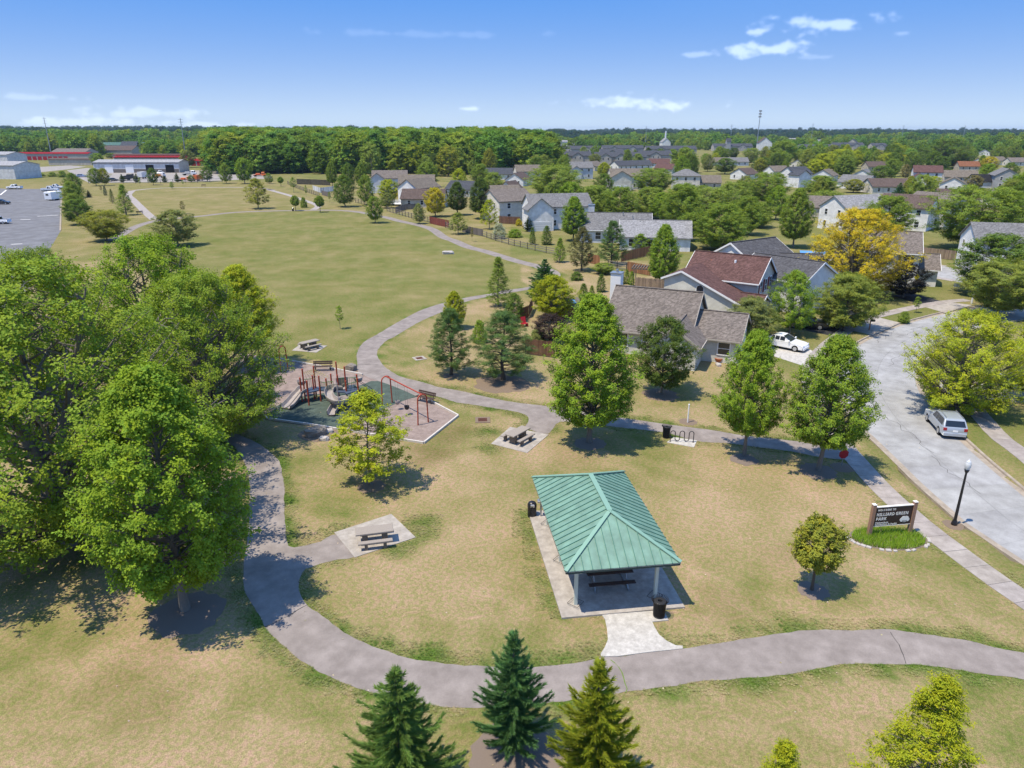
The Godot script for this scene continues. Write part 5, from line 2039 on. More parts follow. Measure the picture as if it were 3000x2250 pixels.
func setting_out() -> void:
	grid_lines()
	splat.resize(xs.size() * zs.size())
	soil.resize(xs.size() * zs.size())
	# street outline and panels
	var left := v2([28.93, -24.69, 28.25, -29.40, 28.02, -30.76, 27.62, -32.86, 27.29, -34.55, 27.06, -35.84, 26.81, -37.22, 26.83, -38.54, 26.83, -40.59, 26.90, -42.82, 27.06, -45.07, 27.29, -48.97, 27.52, -52.88, 28.53, -57.76, 30.32, -63.06, 32.56, -67.75, 35.61, -72.54, 38.41, -75.78, 41.32, -78.63, 46.24, -83.11, 49.87, -85.71, 55.35, -89.29, 60.27, -91.84, 64.45, -93.61, 75.43, -97.35, 92.61, -102.43])
	var right := v2([32.31, -28.18, 32.90, -35.57, 33.03, -37.82, 33.39, -41.37, 33.81, -45.38, 34.34, -48.95, 35.00, -52.72, 35.72, -55.75, 36.60, -58.53, 37.65, -61.34, 38.68, -63.50, 40.61, -66.76, 43.57, -70.88, 47.48, -75.47, 51.79, -79.29, 56.27, -82.17, 60.98, -84.58, 69.07, -88.48, 87.94, -96.87])
	street(left, right, 34)
	kerb_line(left, -1.0)
	kerb_line(right, 1.0)
	var sl := smooth(left, 0.8)
	var sr := smooth(right, 0.8)
	var outl := sl.duplicate()
	for k in range(sr.size() - 1, -1, -1):
		outl.append(sr[k])
	road_outline = outl
	# asphalt paths
	var main := v2([29.72, -23.71, 25.13, -25.31, 22.92, -25.93, 21.97, -26.20, 21.18, -26.61, 19.97, -26.96, 18.40, -27.35, 17.39, -27.50, 15.91, -27.43, 14.70, -27.46, 13.37, -27.39, 12.20, -27.14, 10.83, -26.87, 9.40, -26.56, 7.99, -26.25, 6.19, -26.00, 4.75, -25.65, 3.91, -25.60, 3.08, -25.31, 1.98, -25.15, 0.97, -25.04, -0.04, -25.01, -1.59, -25.09, -2.54, -25.17, -3.71, -25.38, -4.62, -25.60, -5.58, -26.00, -6.77, -26.59, -7.84, -27.28, -8.78, -28.16, -9.44, -28.74, -10.02, -29.22, -10.58, -30.01, -10.96, -30.78, -11.09, -31.45, -11.01, -32.27, -10.48, -32.77, -9.51, -33.26, -8.57, -33.58, -10.10, -35.80, -10.90, -35.06, -11.58, -34.66, -12.21, -34.43, -12.56, -34.58, -12.92, -35.31, -13.43, -36.82, -14.27, -39.41, -14.86, -41.45, -15.60, -43.44, -16.40, -45.36, -17.14, -46.49, -18.40, -47.95, -19.41, -48.93, -20.53, -49.78, -22.46, -51.12, -24.91, -52.69, -27.98, -54.00, -30.51, -54.00, -29.39, -51.74, -26.75, -51.28, -23.89, -50.22, -21.11, -48.50, -19.83, -46.88, -18.39, -44.38, -17.54, -42.54, -16.75, -40.41, -16.05, -38.27, -15.40, -36.14, -14.91, -34.51, -14.56, -33.14, -14.14, -31.86, -13.67, -30.65, -13.17, -29.89, -12.38, -28.80, -11.78, -27.88, -11.17, -27.12, -10.17, -26.18, -9.00, -25.20, -8.03, -24.54, -7.24, -24.15, -6.51, -23.80, -5.81, -23.52, -4.47, -23.15, -3.17, -22.82, -1.79, -22.71, -0.66, -22.76, 0.59, -22.86, 2.05, -23.04, 3.99, -23.41, 5.11, -23.62, 7.20, -23.97, 7.96, -24.15, 9.71, -24.33, 12.12, -24.60, 13.23, -24.90, 14.78, -25.22, 16.24, -25.17, 17.59, -25.17, 18.83, -24.98, 20.28, -24.60, 21.80, -24.29, 23.91, -23.71, 28.16, -22.06])
	var second := v2([23.66, -45.81, 22.15, -46.13, 21.24, -46.65, 19.52, -47.44, 17.77, -47.98, 16.21, -48.53, 13.89, -48.95, 12.08, -50.40, 9.60, -51.25, 7.85, -51.77, 6.33, -52.40, 4.88, -52.72, 3.89, -52.72, 3.49, -52.24, 2.66, -50.25, 1.02, -51.55, 1.09, -51.93, 1.36, -53.20, 1.13, -54.20, 0.18, -54.95, -1.64, -55.75, -3.24, -56.47, -4.72, -57.02, -6.31, -58.33, -7.45, -58.91, -8.52, -58.72, -10.29, -60.51, -12.46, -62.49, -14.08, -64.18, -14.74, -64.86, -15.16, -66.04, -15.48, -67.75, -16.09, -70.34, -16.34, -71.98, -16.48, -74.28, -16.21, -76.40, -15.49, -78.63, -14.51, -82.39, -13.24, -86.49, -11.79, -90.55, -9.71, -94.06, -7.41, -96.87, -5.57, -98.62, -3.23, -100.34, -1.04, -102.75, 1.93, -104.60, 4.34, -107.44, 5.96, -111.66, 6.26, -115.14, 5.52, -118.26, 3.80, -121.11, 4.18, -123.03, 6.65, -120.10, 7.84, -116.20, 7.36, -111.29, 4.97, -105.72, 1.90, -102.75, -1.24, -100.34, -3.18, -98.62, -5.46, -96.39, -7.00, -94.06, -8.21, -90.98, -9.89, -87.67, -11.12, -84.95, -12.33, -81.33, -13.27, -77.98, -14.01, -76.09, -14.27, -73.69, -14.27, -71.98, -13.93, -70.34, -13.00, -67.75, -11.99, -65.80, -10.66, -63.95, -9.51, -63.06, -7.94, -61.97, -6.69, -60.92, -4.95, -60.11, -2.80, -58.72, -0.08, -57.20, 2.54, -56.29, 5.10, -55.40, 7.54, -54.20, 9.90, -53.14, 11.07, -52.72, 13.48, -51.77, 15.72, -51.00, 17.80, -49.96, 19.97, -49.38, 21.82, -48.73, 22.94, -48.06, 23.84, -47.25, 24.42, -46.52])
	edge_green(main, 0.95, 1.15)
	edge_green(second, 0.95, 1.05)
	flat("path", ragged(smooth(main, 0.35, true), 0.035), 0.012, "asphalt")
	flat("path", ragged(smooth(second, 0.4, true), 0.035), 0.012, "asphalt")
	way("path", v2([5.13, -121.55, 1.04, -127.27, -1.91, -132.59, -5.35, -138.79, -8.77, -143.94, -12.44, -152.83, -15.01, -158.05, -19.17, -171.82, -23.74, -180.10, -29.20, -187.83, -33.70, -195.64, -37.10, -199.78, -42.80, -207.95, -47.18, -211.93, -51.25, -213.98, -56.88, -214.67, -62.05, -213.64, -68.97, -212.61, -73.93, -211.26, -78.58, -209.26, -81.90, -205.37, -84.85, -199.78, -88.15, -195.64, -90.45, -193.34, -92.45, -189.18, -92.73, -183.12, -91.33, -174.11, -88.63, -164.24, -85.27, -152.63]), 2.3, 0.010, "asphalt")
	way("path", v2([-59.06, -216.07, -59.76, -224.45, -62.55, -232.27, -70.64, -247.29, -81.48, -266.94, -99.11, -296.21, -94.29, -289.87, -103.64, -301.49, -115.01, -304.88, -127.53, -304.19, -139.68, -302.83, -146.66, -296.21, -148.38, -286.80]), 2.0, 0.014, "walk")
	way("path", v2([-94.33, -191.10, -105.10, -208.60, -117.96, -230.27, -128.07, -247.29, -139.73, -266.94, -148.08, -286.19]), 2.3, 0.018, "walk")
	# cracks of the asphalt
	var cr := Node3D.new()
	cr.name = "path_crack"
	add_child(cr)
	cr.set_meta("kind", "structure")
	add("crack", crack_line(v2([17.62, -27.30, 17.60, -26.77, 17.51, -26.05, 17.28, -25.22]), 0.03, 0.017, "crack"), tone("crack"), cr)
	add("weed_line", crack_line(v2([4.35, -25.46, 4.66, -24.98, 4.74, -24.42, 4.80, -23.71, 4.70, -23.49]), 0.025, 0.018, "weed"), tone("weed"), cr)
	add("crack", crack_line(v2([-10.05, -29.34, -10.46, -28.92, -10.78, -28.45, -11.63, -27.66]), 0.05, 0.017, "crack"), tone("crack"), cr)
	add("crack", crack_line(v2([-15.35, -77.85, -14.02, -77.21]), 0.06, 0.017, "crack"), tone("crack"), cr)
	add("crack", crack_line(v2([-15.46, -67.65, -13.34, -67.45]), 0.06, 0.017, "crack"), tone("crack"), cr)
	# sidewalks
	slab_walk("sidewalk", v2([27.01, -23.69, 26.11, -27.34, 25.81, -28.55, 25.52, -29.77, 25.16, -31.24, 24.76, -33.50, 24.32, -36.39, 24.18, -39.07, 24.15, -41.85, 24.45, -46.38, 24.92, -50.85, 25.83, -55.75, 27.06, -60.31, 28.31, -63.95, 30.37, -68.26, 33.11, -72.65, 36.16, -76.71, 40.30, -81.89, 44.31, -86.10, 48.11, -88.72, 50.84, -90.55, 54.98, -92.98, 59.12, -95.17, 63.02, -96.39]), 1.5, 1.52, 0.03, "walk")
	slab_walk("sidewalk", v2([34.75, -32.08, 35.98, -40.95, 36.89, -46.52, 37.15, -49.52, 38.16, -53.20, 39.04, -56.29, 39.60, -58.33]), 1.5, 1.52, 0.03, "walk")
	edge_green(v2([26.06, -30.56, 25.24, -34.30, 24.82, -37.29, 24.75, -40.18, 24.76, -43.09]), 0.7, 0.8)
	edge_green(v2([25.18, -29.26, 24.34, -32.80, 23.87, -35.58, 23.75, -38.24, 23.74, -41.00]), 0.5, 0.6)
	# driveways
	plate("driveway", v2([26.70, -74.98, 30.52, -78.62, 31.94, -72.08, 29.12, -66.85, 27.22, -70.17]), 0.02, "new_pad")
	plate("driveway", v2([31.90, -71.97, 34.31, -75.58, 32.97, -71.52, 30.98, -67.10, 30.14, -66.37, 29.08, -66.75]), 0.016, "walk")
	plate("driveway", v2([33.32, -85.47, 35.28, -86.63, 39.17, -81.81, 36.37, -78.22, 32.88, -82.16]), 0.014, "dark_asphalt")
	plate("driveway", v2([40.24, -93.77, 42.45, -95.61, 44.30, -89.03, 44.37, -86.24, 42.09, -84.19]), 0.013, "dark_asphalt")
	plate("driveway", v2([42.68, -85.47, 45.22, -87.81, 47.25, -83.97, 41.22, -78.42, 39.82, -80.42]), 0.02, "pad")
	plate("driveway", v2([53.89, -99.00, 57.42, -101.56, 58.95, -95.61, 55.13, -92.88]), 0.014, "dark_asphalt")
	plate("driveway", v2([54.68, -92.43, 58.90, -95.33, 61.79, -93.32, 55.60, -89.03]), 0.02, "pad")
	plate("driveway", v2([38.85, -62.62, 42.14, -63.06, 45.84, -59.70, 45.32, -56.65, 41.56, -57.58, 37.06, -58.14]), 0.016, "pad")
	# cross street behind the corner lawn
	way("road", v2([69.90, -126.38, 70.86, -122.11, 71.71, -117.54, 71.92, -113.15, 72.93, -108.83]), 7.5, 0.012, "road")
	way("sidewalk", v2([71.33, -129.12, 72.94, -125.91, 74.75, -122.40]), 1.5, 0.02, "walk")
	way("sidewalk", v2([66.47, -114.06, 68.01, -111.51, 68.96, -109.79]), 1.5, 0.02, "walk")
	# play surfaces
	flat("playground_gravel", v2([-28.71, -71.67, -24.00, -69.34, -19.06, -66.87, -14.27, -64.29, -12.53, -62.67, -8.27, -58.43, -7.13, -57.58, -4.39, -53.87, -6.58, -48.48, -9.46, -49.53, -13.69, -51.12, -16.32, -52.10, -19.77, -53.22, -20.64, -54.38, -22.99, -56.34]), 0.012, "gravel")
	flat("playground_rubber", smooth(v2([-20.56, -54.34, -19.71, -53.17, -17.70, -52.41, -14.24, -51.32, -13.11, -51.55, -12.21, -53.45, -10.21, -56.29, -9.04, -57.84, -8.31, -58.37, -12.51, -62.55, -13.89, -61.38, -15.90, -59.80, -18.67, -58.29, -19.65, -56.85]), 0.5, true), 0.022, "rubber")
	# concrete pads
	plate("table_pad", v2([-10.33, -36.00, -7.35, -38.12, -5.53, -35.47, -8.61, -33.43]), 0.035, "pad")
	plate("table_pad", v2([-1.56, -48.44, -0.14, -51.62, 2.81, -50.10, 1.09, -46.83]), 0.035, "pad")
	plate("table_pad", v2([-23.38, -72.34, -23.18, -74.69, -20.09, -74.15, -20.60, -71.60]), 0.035, "pad")
	plate("rack_pad", v2([11.59, -48.69, 12.33, -49.63, 13.95, -49.03, 13.42, -47.80]), 0.035, "new_pad")
	plate("shelter_slab", v2([2.38, -28.23, 8.45, -29.06, 7.05, -39.15, 0.98, -38.30]), 0.10, "pad")
	plate("walkway", v2([4.34, -28.51, 4.44, -28.19, 4.45, -27.52, 4.40, -26.77, 4.20, -26.25, 3.95, -25.80, 3.96, -25.63, 4.76, -25.67, 6.17, -25.93, 7.69, -26.15, 7.73, -26.33, 7.41, -26.37, 7.08, -26.66, 6.81, -27.09, 6.70, -27.63, 6.66, -28.01, 7.46, -28.13, 7.39, -28.88]), 0.05, "new_pad")
	edge_green(v2([2.2, -28.4, 1.5, -33.0, 0.8, -38.3]), 0.6, 1.0)
	edge_green(v2([2.4, -28.0, 4.0, -28.1]), 0.4, 0.7)
	for p in [Vector2(-5.30, -35.97), Vector2(-6.14, -34.35), Vector2(-5.13, -36.82), Vector2(-1.74, -50.40), Vector2(-1.20, -47.58), Vector2(1.21, -54.88), Vector2(-10.96, -30.65)]:
		splat = splatter(p, 1.5, 0.9, splat)
	for p in [Vector2(-4.76, -49.52), Vector2(-5.21, -46.78), Vector2(-6.20, -45.75), Vector2(-4.16, -51.00), Vector2(-4.34, -50.82), Vector2(-5.68, -46.37), Vector2(-6.69, -47.41)]:
		soil = splatter(p, 1.7, 0.62, soil)
	for p in [Vector2(-15.83, -25.55), Vector2(-16.47, -24.15), Vector2(-14.87, -22.86), Vector2(15.23, -33.39), Vector2(10.32, -29.36), Vector2(4.36, -46.26)]:
		soil = splatter(p, 2.2, 0.3, soil)
	# bark and soil rings under trees
	for q in [[Vector2(-15.68, -28.62), 1.75, "mulch"], [Vector2(-9.24, -41.75), 0.95, "soil"], [Vector2(5.83, -48.53), 1.2, "mulch"], [Vector2(13.13, -58.93), 1.6, "soil"], [Vector2(16.51, -45.75), 1.0, "mulch"], [Vector2(20.98, -43.93), 1.3, "mulch"], [Vector2(15.29, -30.48), 0.8, "mulch"], [Vector2(-0.87, -61.76), 2.6, "soil"], [Vector2(-5.80, -64.18), 0.8, "soil"], [Vector2(0.22, -20.38), 1.75, "mulch"], [Vector2(14.12, -52.72), 0.75, "soil"], [Vector2(22.91, -44.49), 0.8, "soil"], [Vector2(26.16, -36.87), 0.6, "soil"], [Vector2(-14.91, -50.37), 1.5, "soil"], [Vector2(-15.19, -65.75), 1.3, "soil"]]:
		var pts := PackedVector2Array()
		for k in 28:
			var a := TAU * k / 28.0
			pts.append(q[0] + Vector2(cos(a), sin(a)) * q[1] * rg.randf_range(0.86, 1.08))
		flat("planting_ring", pts, 0.007, q[2])
	field_lawn = v2([-15.48, -67.75, -16.45, -74.57, -13.24, -86.49, -7.41, -96.87, 1.93, -104.60, 1.04, -127.27, -8.77, -143.94, -15.01, -158.05, -23.74, -180.10, -37.10, -199.78, -51.25, -213.98, -68.97, -212.61, -81.90, -205.37, -90.45, -193.34, -91.33, -174.11, -84.24, -160.40, -62.84, -119.21, -28.71, -71.67])
	dry_lawn = v2([3.89, -52.72, 11.84, -50.40, 17.19, -47.98, 23.66, -45.81, 24.18, -39.07, 24.76, -33.50, 25.52, -29.77, 26.11, -27.34, 22.92, -25.93, 17.39, -27.50, 12.20, -27.14, 7.99, -26.25, 8.38, -29.15, 7.55, -43.56, 4.36, -46.26])
	ground()
	# parking lot and yard
	flat("parking_lot", v2([-82.07, -95.63, -139.26, -175.27, -225.94, -309.75, -203.38, -296.21, -181.73, -296.21, -149.81, -242.81, -105.53, -168.49, -79.56, -118.53, -59.85, -82.52]), 0.012, "lot_asphalt")
	flat("work_yard", v2([-263.80, -439.03, -268.95, -468.88, -186.29, -439.03, -177.21, -453.47, -126.56, -389.29, -118.33, -363.46, -145.33, -340.78, -190.87, -332.47, -215.92, -368.35]), 0.02, "yard_gravel")
	flat("work_yard", v2([-289.03, -389.29, -265.21, -400.65, -270.82, -453.47, -278.24, -485.36, -299.90, -503.01, -311.85, -468.88, -325.23, -439.03]), 0.016, "yard_gravel")
	for q in [v2([-129.65, -191.10, -127.04, -191.10]), v2([-129.96, -198.58, -125.86, -201.30]), v2([-103.07, -147.39, -101.33, -148.24]), v2([-186.50, -266.94, -199.62, -289.87])]:
		way("lot_marking", q, 0.5, 0.024, "sign_cream")
	for q in [v2([-180.96, -294.92, -149.81, -242.81, -105.59, -168.49]), v2([-202.51, -294.92, -180.96, -294.92])]:
		way("lot_kerb", q, 0.35, 0.10, "kerb")
	grass_blades()

func furnish() -> void:
	shelter(Vector3(4.61, 0.10, -33.30), deg_to_rad(7.7))
	plank_table(Vector3(4.95, 0.10, -31.05), deg_to_rad(7.7), "brown plank picnic table under the near end of the shelter")
	plank_table(Vector3(4.35, 0.10, -35.6), deg_to_rad(7.7), "brown plank picnic table under the far end of the shelter")
	stone_table(Vector3(-7.78, 0.00, -35.06) + Vector3(0, 0.035, 0), 0.235, "concrete picnic table on the pad joined to the curving path")
	stone_table(Vector3(0.44, 0.00, -49.03) + Vector3(0, 0.035, 0), 0.92, "concrete picnic table on the pad above the shelter roof")
	stone_table(Vector3(-21.71, 0.00, -73.17) + Vector3(0, 0.035, 0), 0.80, "concrete picnic table on the lawn behind the playground")
	slatted_bin(Vector3(7.06, 0.00, -28.44) + Vector3(0, 0.05, 0), "black slatted bin at the shelter walkway")
	slatted_bin(Vector3(11.74, 0.00, -49.63), "black slatted bin beside the bike rack", 0.30, 0.98)
	domed_bin(Vector3(1.21, 0.00, -37.88), "black domed bin at the far corner of the shelter slab")
	domed_bin(Vector3(-63.80, 0.00, -211.93), "small dark bin under the far round tree")
	var gp := thing("grill_post", "thin steel post beside the domed bin", "post", Vector3(1.74, 0.00, -37.76) + Vector3(0, 0.1, 0))
	var s := Shape.new()
	s.pole(Vector3.ZERO, Vector3(0, 1.0, 0), 0.05, 8)
	add("pipe", s, tone("galvanised"), gp)
	s = Shape.new()
	s.cbox(Vector3(0, 1.02, 0), Vector3(0.42, 0.12, 0.36), 0.02)
	add("tray", s, tone("galvanised"), gp)
	bike_rack(Vector3(12.73, 0.00, -48.77) + Vector3(0, 0.035, 0), -0.10, "black wave bike rack on its white pad")
	var wp := thing("marker_post", "thin white post in a round sandy patch", "post", Vector3(14.07, 0.00, -52.61))
	s = Shape.new()
	s.pole(Vector3.ZERO, Vector3(0, 1.55, 0), 0.055, 8)
	add("pipe", s, tone("white_paint"), wp)
	s = Shape.new()
	s.lathe(Vector3(0, 1.55, 0), [[0.065, -0.04], [0.065, 0.02], [0.0, 0.05]], 10)
	add("cap", s, tone("white_paint"), wp)
	sign_on_post("path_sign", "dark red sign on a thin post where the path meets the street", Vector3(23.02, 0.00, -44.84), 0.1, 1.25, 8, 0.36, "sign_red", "galvanised")
	sign_on_post("warning_sign", "yellow diamond sign beyond the black plum tree", Vector3(58.60, 0.00, -102.09), 0.3, 2.6, 4, 0.52, "sign_yellow", "galvanised")
	park_sign(Vector3(21.79, 0.00, -35.78), 0.14)
	street_lamp(Vector3(26.22, 0.00, -36.91), "black street lamp with clear globe beside the kerb", 4.2)
	street_lamp(Vector3(38.64, 0.00, -80.09), "street lamp with pale globe under the feathery street tree", 4.2)
	bench(Vector3(-18.41, 0.00, -65.65), 0.10, "dark plank bench behind the play structure")
	bench(Vector3(-7.45, 0.00, -57.11), -0.55, "dark plank bench between the swings and the path")
	bench(Vector3(-104.32, 0.00, -203.79), 0.9, "far bench beside the concrete path")
	bench(Vector3(-129.32, 0.00, -308.34), 0.0, "far reddish bench on the lawn before the work yard")
	rock("boulder", "grey boulder at the path edge behind the play structure", Vector3(-15.69, 0.00, -65.85), Vector3(0.52, 0.42, 0.40), -0.5, "rock", 3)
	rock("boulder", "large tan boulder in front of the playground edging", Vector3(-15.05, 0.00, -50.18), Vector3(0.82, 0.42, 0.55), 0.35, "rock", 9)
	rock("boulder", "white rock right of the large tan boulder", Vector3(-14.18, 0.00, -50.64), Vector3(0.30, 0.20, 0.24), 0.3, "pale_rock", 14)
	rock("boulder", "white rock in front of the large tan boulder", Vector3(-14.21, 0.00, -49.17), Vector3(0.36, 0.20, 0.26), -0.2, "pale_rock", 21)
	rock("boulder", "flat pale stones out on the field near the path", Vector3(-12.14, 0.00, -135.41), Vector3(1.1, 0.4, 0.6), 0.2, "pale_rock", 27)
	grate(Vector3(-9.50, 0.00, -69.60), 0.5, "square drain cover with concrete collar beside the pine", "pad")
	grate(Vector3(-2.37, 0.00, -53.08), 0.05, "rusty drain grate in the worn grass by the second table", "soil")
	swing_set(Vector3(-7.08, 0.00, -52.32), Vector3(-10.67, 0.00, -56.72), "red arched swing set on the gravel", [[-0.4, "black_metal"], [1.1, "slide_plastic"]])
	swing_set(Vector3(-22.15, 0.00, -65.59), Vector3(-25.40, 0.00, -67.28), "red arched swing set half hidden by the old trees", [[-0.8, "black_metal"], [0.8, "black_metal"]])
	play_structure()
	# edging boards round the play area
	var eb := thing("playground_edging", "pale edging boards round the playground", "edging")
	for line in [v2([-24.00, -69.34, -19.06, -66.87, -14.27, -64.29]), v2([-7.99, -58.43, -4.39, -53.87, -6.58, -48.48, -9.46, -49.53, -13.69, -51.12, -16.32, -52.10, -19.77, -53.22, -20.65, -54.43])]:
		for k in line.size() - 1:
			var n := maxi(1, int(line[k].distance_to(line[k + 1]) / 1.9))
			for j in n:
				var a: Vector2 = line[k].lerp(line[k + 1], (j + 0.01) / n)
				var b: Vector2 = line[k].lerp(line[k + 1], (j + 0.99) / n)
				s = Shape.new()
				s.bar(Vector3(a.x, 0.07, a.y), Vector3(b.x, 0.07, b.y), 0.13, 0.20)
				add("board", s, tone("edging"), eb)
	# sign bed
	var bed := thing("sign_bed", "round bed of tall green grass under the park sign", "plant bed", Vector3(21.54, 0.00, -35.38))
	var r := RandomNumberGenerator.new()
	r.seed = 5
	s = Shape.new()
	for k in 5200:
		var a := r.randf() * TAU
		var q := sqrt(r.randf())
		var p := Vector3(cos(a) * q * 2.05, 0, sin(a) * q * 1.15)
		var d := Vector3(r.randf_range(-1, 1), 0, r.randf_range(-1, 1)).normalized()
		var w := Vector3(-d.z, 0, d.x) * 0.012
		var g := r.randf_range(0.7, 1.0)
		s.colour = Color(g * r.randf_range(0.8, 1.1), g, g * 0.8)
		s.tri(p - w, p + d * r.randf_range(0.05, 0.2) + Vector3(0, r.randf_range(0.18, 0.42), 0), p + w)
	part("foliage", s.mesh(false), leaf_material("fresh"), bed)
	var soil_ := Shape.new()
	soil_.lathe(Vector3.ZERO, [[0.0, 0.03], [1.2, 0.02], [1.3, 0.008]], 24)
	part("soil", soil_.mesh(), tone("mulch"), bed, Transform3D(Basis.from_scale(Vector3(1.7, 1, 0.95)), Vector3.ZERO))
	for k in 20:
		if k in [2, 5, 6, 9, 13]:
			continue
		var a := PI * (0.02 + 0.98 * k / 19.0)
		var q := Vector3(cos(a) * 2.25, 0.03, sin(a) * 1.32)
		s = Shape.new()
		s.cbox(q, Vector3(0.26, 0.13, 0.17) * r.randf_range(0.8, 1.15), 0.03, Basis(Vector3.UP, -a + PI / 2 + r.randf_range(-0.2, 0.2)))
		add("edge_stone", s, tone("pale_rock"), bed)
	# street furniture
	var mb := thing("mailbox", "dark mailbox on an orange post by the kerb", "mailbox", Vector3(41.89, 0.00, -80.64))
	s = Shape.new()
	s.box(Vector3(0, 0.55, 0), Vector3(0.1, 1.1, 0.1))
	add("post", s, tone("fence_orange"), mb)
	s = Shape.new()
	s.cbox(Vector3(0.25, 1.15, 0), Vector3(0.5, 0.24, 0.2), 0.06)
	add("box", s, tone("plastic_black"), mb)
	var yb := thing("yard_sign", "small white yard sign on the corner lawn", "sign", Vector3(65.38, 0.00, -103.22))
	s = Shape.new()
	s.box(Vector3(0, 0.72, 0), Vector3(0.95, 0.6, 0.02))
	add("board", s, tone("white_paint"), yb)
	s = Shape.new()
	s.pole(Vector3(-0.3, 0, 0), Vector3(-0.3, 0.45, 0), 0.012, 5)
	s.pole(Vector3(0.3, 0, 0), Vector3(0.3, 0.45, 0), 0.012, 5)
	add("wire_leg", s, tone("galvanised"), yb)
	var wm := thing("mailbox", "white mailbox post at the driveway by the street bend", "mailbox", Vector3(62.18, 0.00, -94.24))
	s = Shape.new()
	s.box(Vector3(0, 0.55, 0), Vector3(0.14, 1.1, 0.14))
	add("post", s, tone("white_paint"), wm)
	s = Shape.new()
	s.cbox(Vector3(0.1, 1.2, 0), Vector3(0.5, 0.25, 0.2), 0.06)
	add("box", s, tone("white_paint"), wm)
	var bb := thing("recycling_bin", "blue recycling bin at the kerb below the yellow green tree", "bin", Vector3(38.74, 0.00, -62.88))
	s = Shape.new()
	s.cbox(Vector3(0, 0.5, 0), Vector3(0.55, 1.0, 0.6), 0.05)
	add("body", s, tone("blue_bin"), bb)
	s = Shape.new()
	s.cbox(Vector3(0, 1.04, 0.02), Vector3(0.62, 0.09, 0.68), 0.03)
	add("lid", s, tone("blue_bin"), bb)
	var pt := thing("planter_pot", "terracotta pot on the stones beside the ranch house", "plant pot", Vector3(20.92, 0.00, -68.50))
	s = Shape.new()
	s.lathe(Vector3.ZERO, [[0.0, 0.0], [0.32, 0.0], [0.46, 0.34], [0.5, 0.36], [0.5, 0.44], [0.42, 0.44], [0.38, 0.34], [0.0, 0.34]], 16)
	add("pot", s, tone("terracotta"), pt)
	for q in [[-0.7, 0.9, 1.3, "largest pale garden stone in front of the terracotta pot"], [0.8, 0.2, 1.0, "pale garden stone right of the terracotta pot"], [0.4, -1.0, 0.9, "pale garden stone behind the terracotta pot"], [1.3, 1.0, 0.8, "small pale garden stone farthest from the terracotta pot"]]:
		rock("garden_stone", q[3], Vector3(21.20, 0.00, -68.10) + Vector3(q[0], 0, q[1]), Vector3(0.24, 0.15, 0.19) * q[2], q[0] * 2.0, "pale_rock", 40 + int(q[2] * 10.0))
	var ad := thing("garden_chair", "red garden chair behind the brown board fence", "chair", Vector3(1.50, 0.00, -82.30), 0.5)
	s = Shape.new()
	s.box(Vector3(0, 0.38, 0), Vector3(0.6, 0.05, 0.6))
	add("seat", s, tone("sign_red"), ad)
	s = Shape.new()
	s.box(Vector3(0, 0.75, -0.32), Vector3(0.62, 0.75, 0.05), Basis(Vector3.RIGHT, -0.3))
	add("backrest", s, tone("sign_red"), ad)
	for e in [-1.0, 1.0]:
		s = Shape.new()
		s.box(Vector3(e * 0.32, 0.2, 0), Vector3(0.06, 0.4, 0.6))
		add("leg", s, tone("sign_red"), ad)
	# litter on the lawn
	r.seed = 19
	s = Shape.new()
	for k in 260:
		var d := 15.0 + 40.0 * r.randf()
		var p := Vector3(r.randf_range(-0.75, 0.75) * d, 0.03, -d)
		var a := r.randf() * TAU
		var u := Vector3(cos(a), 0.25, sin(a)) * 0.05
		var w := Vector3(-sin(a), 0.1, cos(a)) * 0.035
		var g := r.randf_range(0.5, 1.0)
		s.colour = Color(g, g * r.randf_range(0.8, 1.0), g * r.randf_range(0.5, 0.95))
		s.quad(p - u, p + w, p + u, p - w)
	var lv := part("fallen_leaves", s.mesh(false), mat("fallen", lin(0.55, 0.5, 0.4), 1.0, "", 1.0, {"vc": true}), self)
	tag(lv, "scattered pale fallen leaves on the lawns", "leaves")
	lv.set_meta("kind", "stuff")

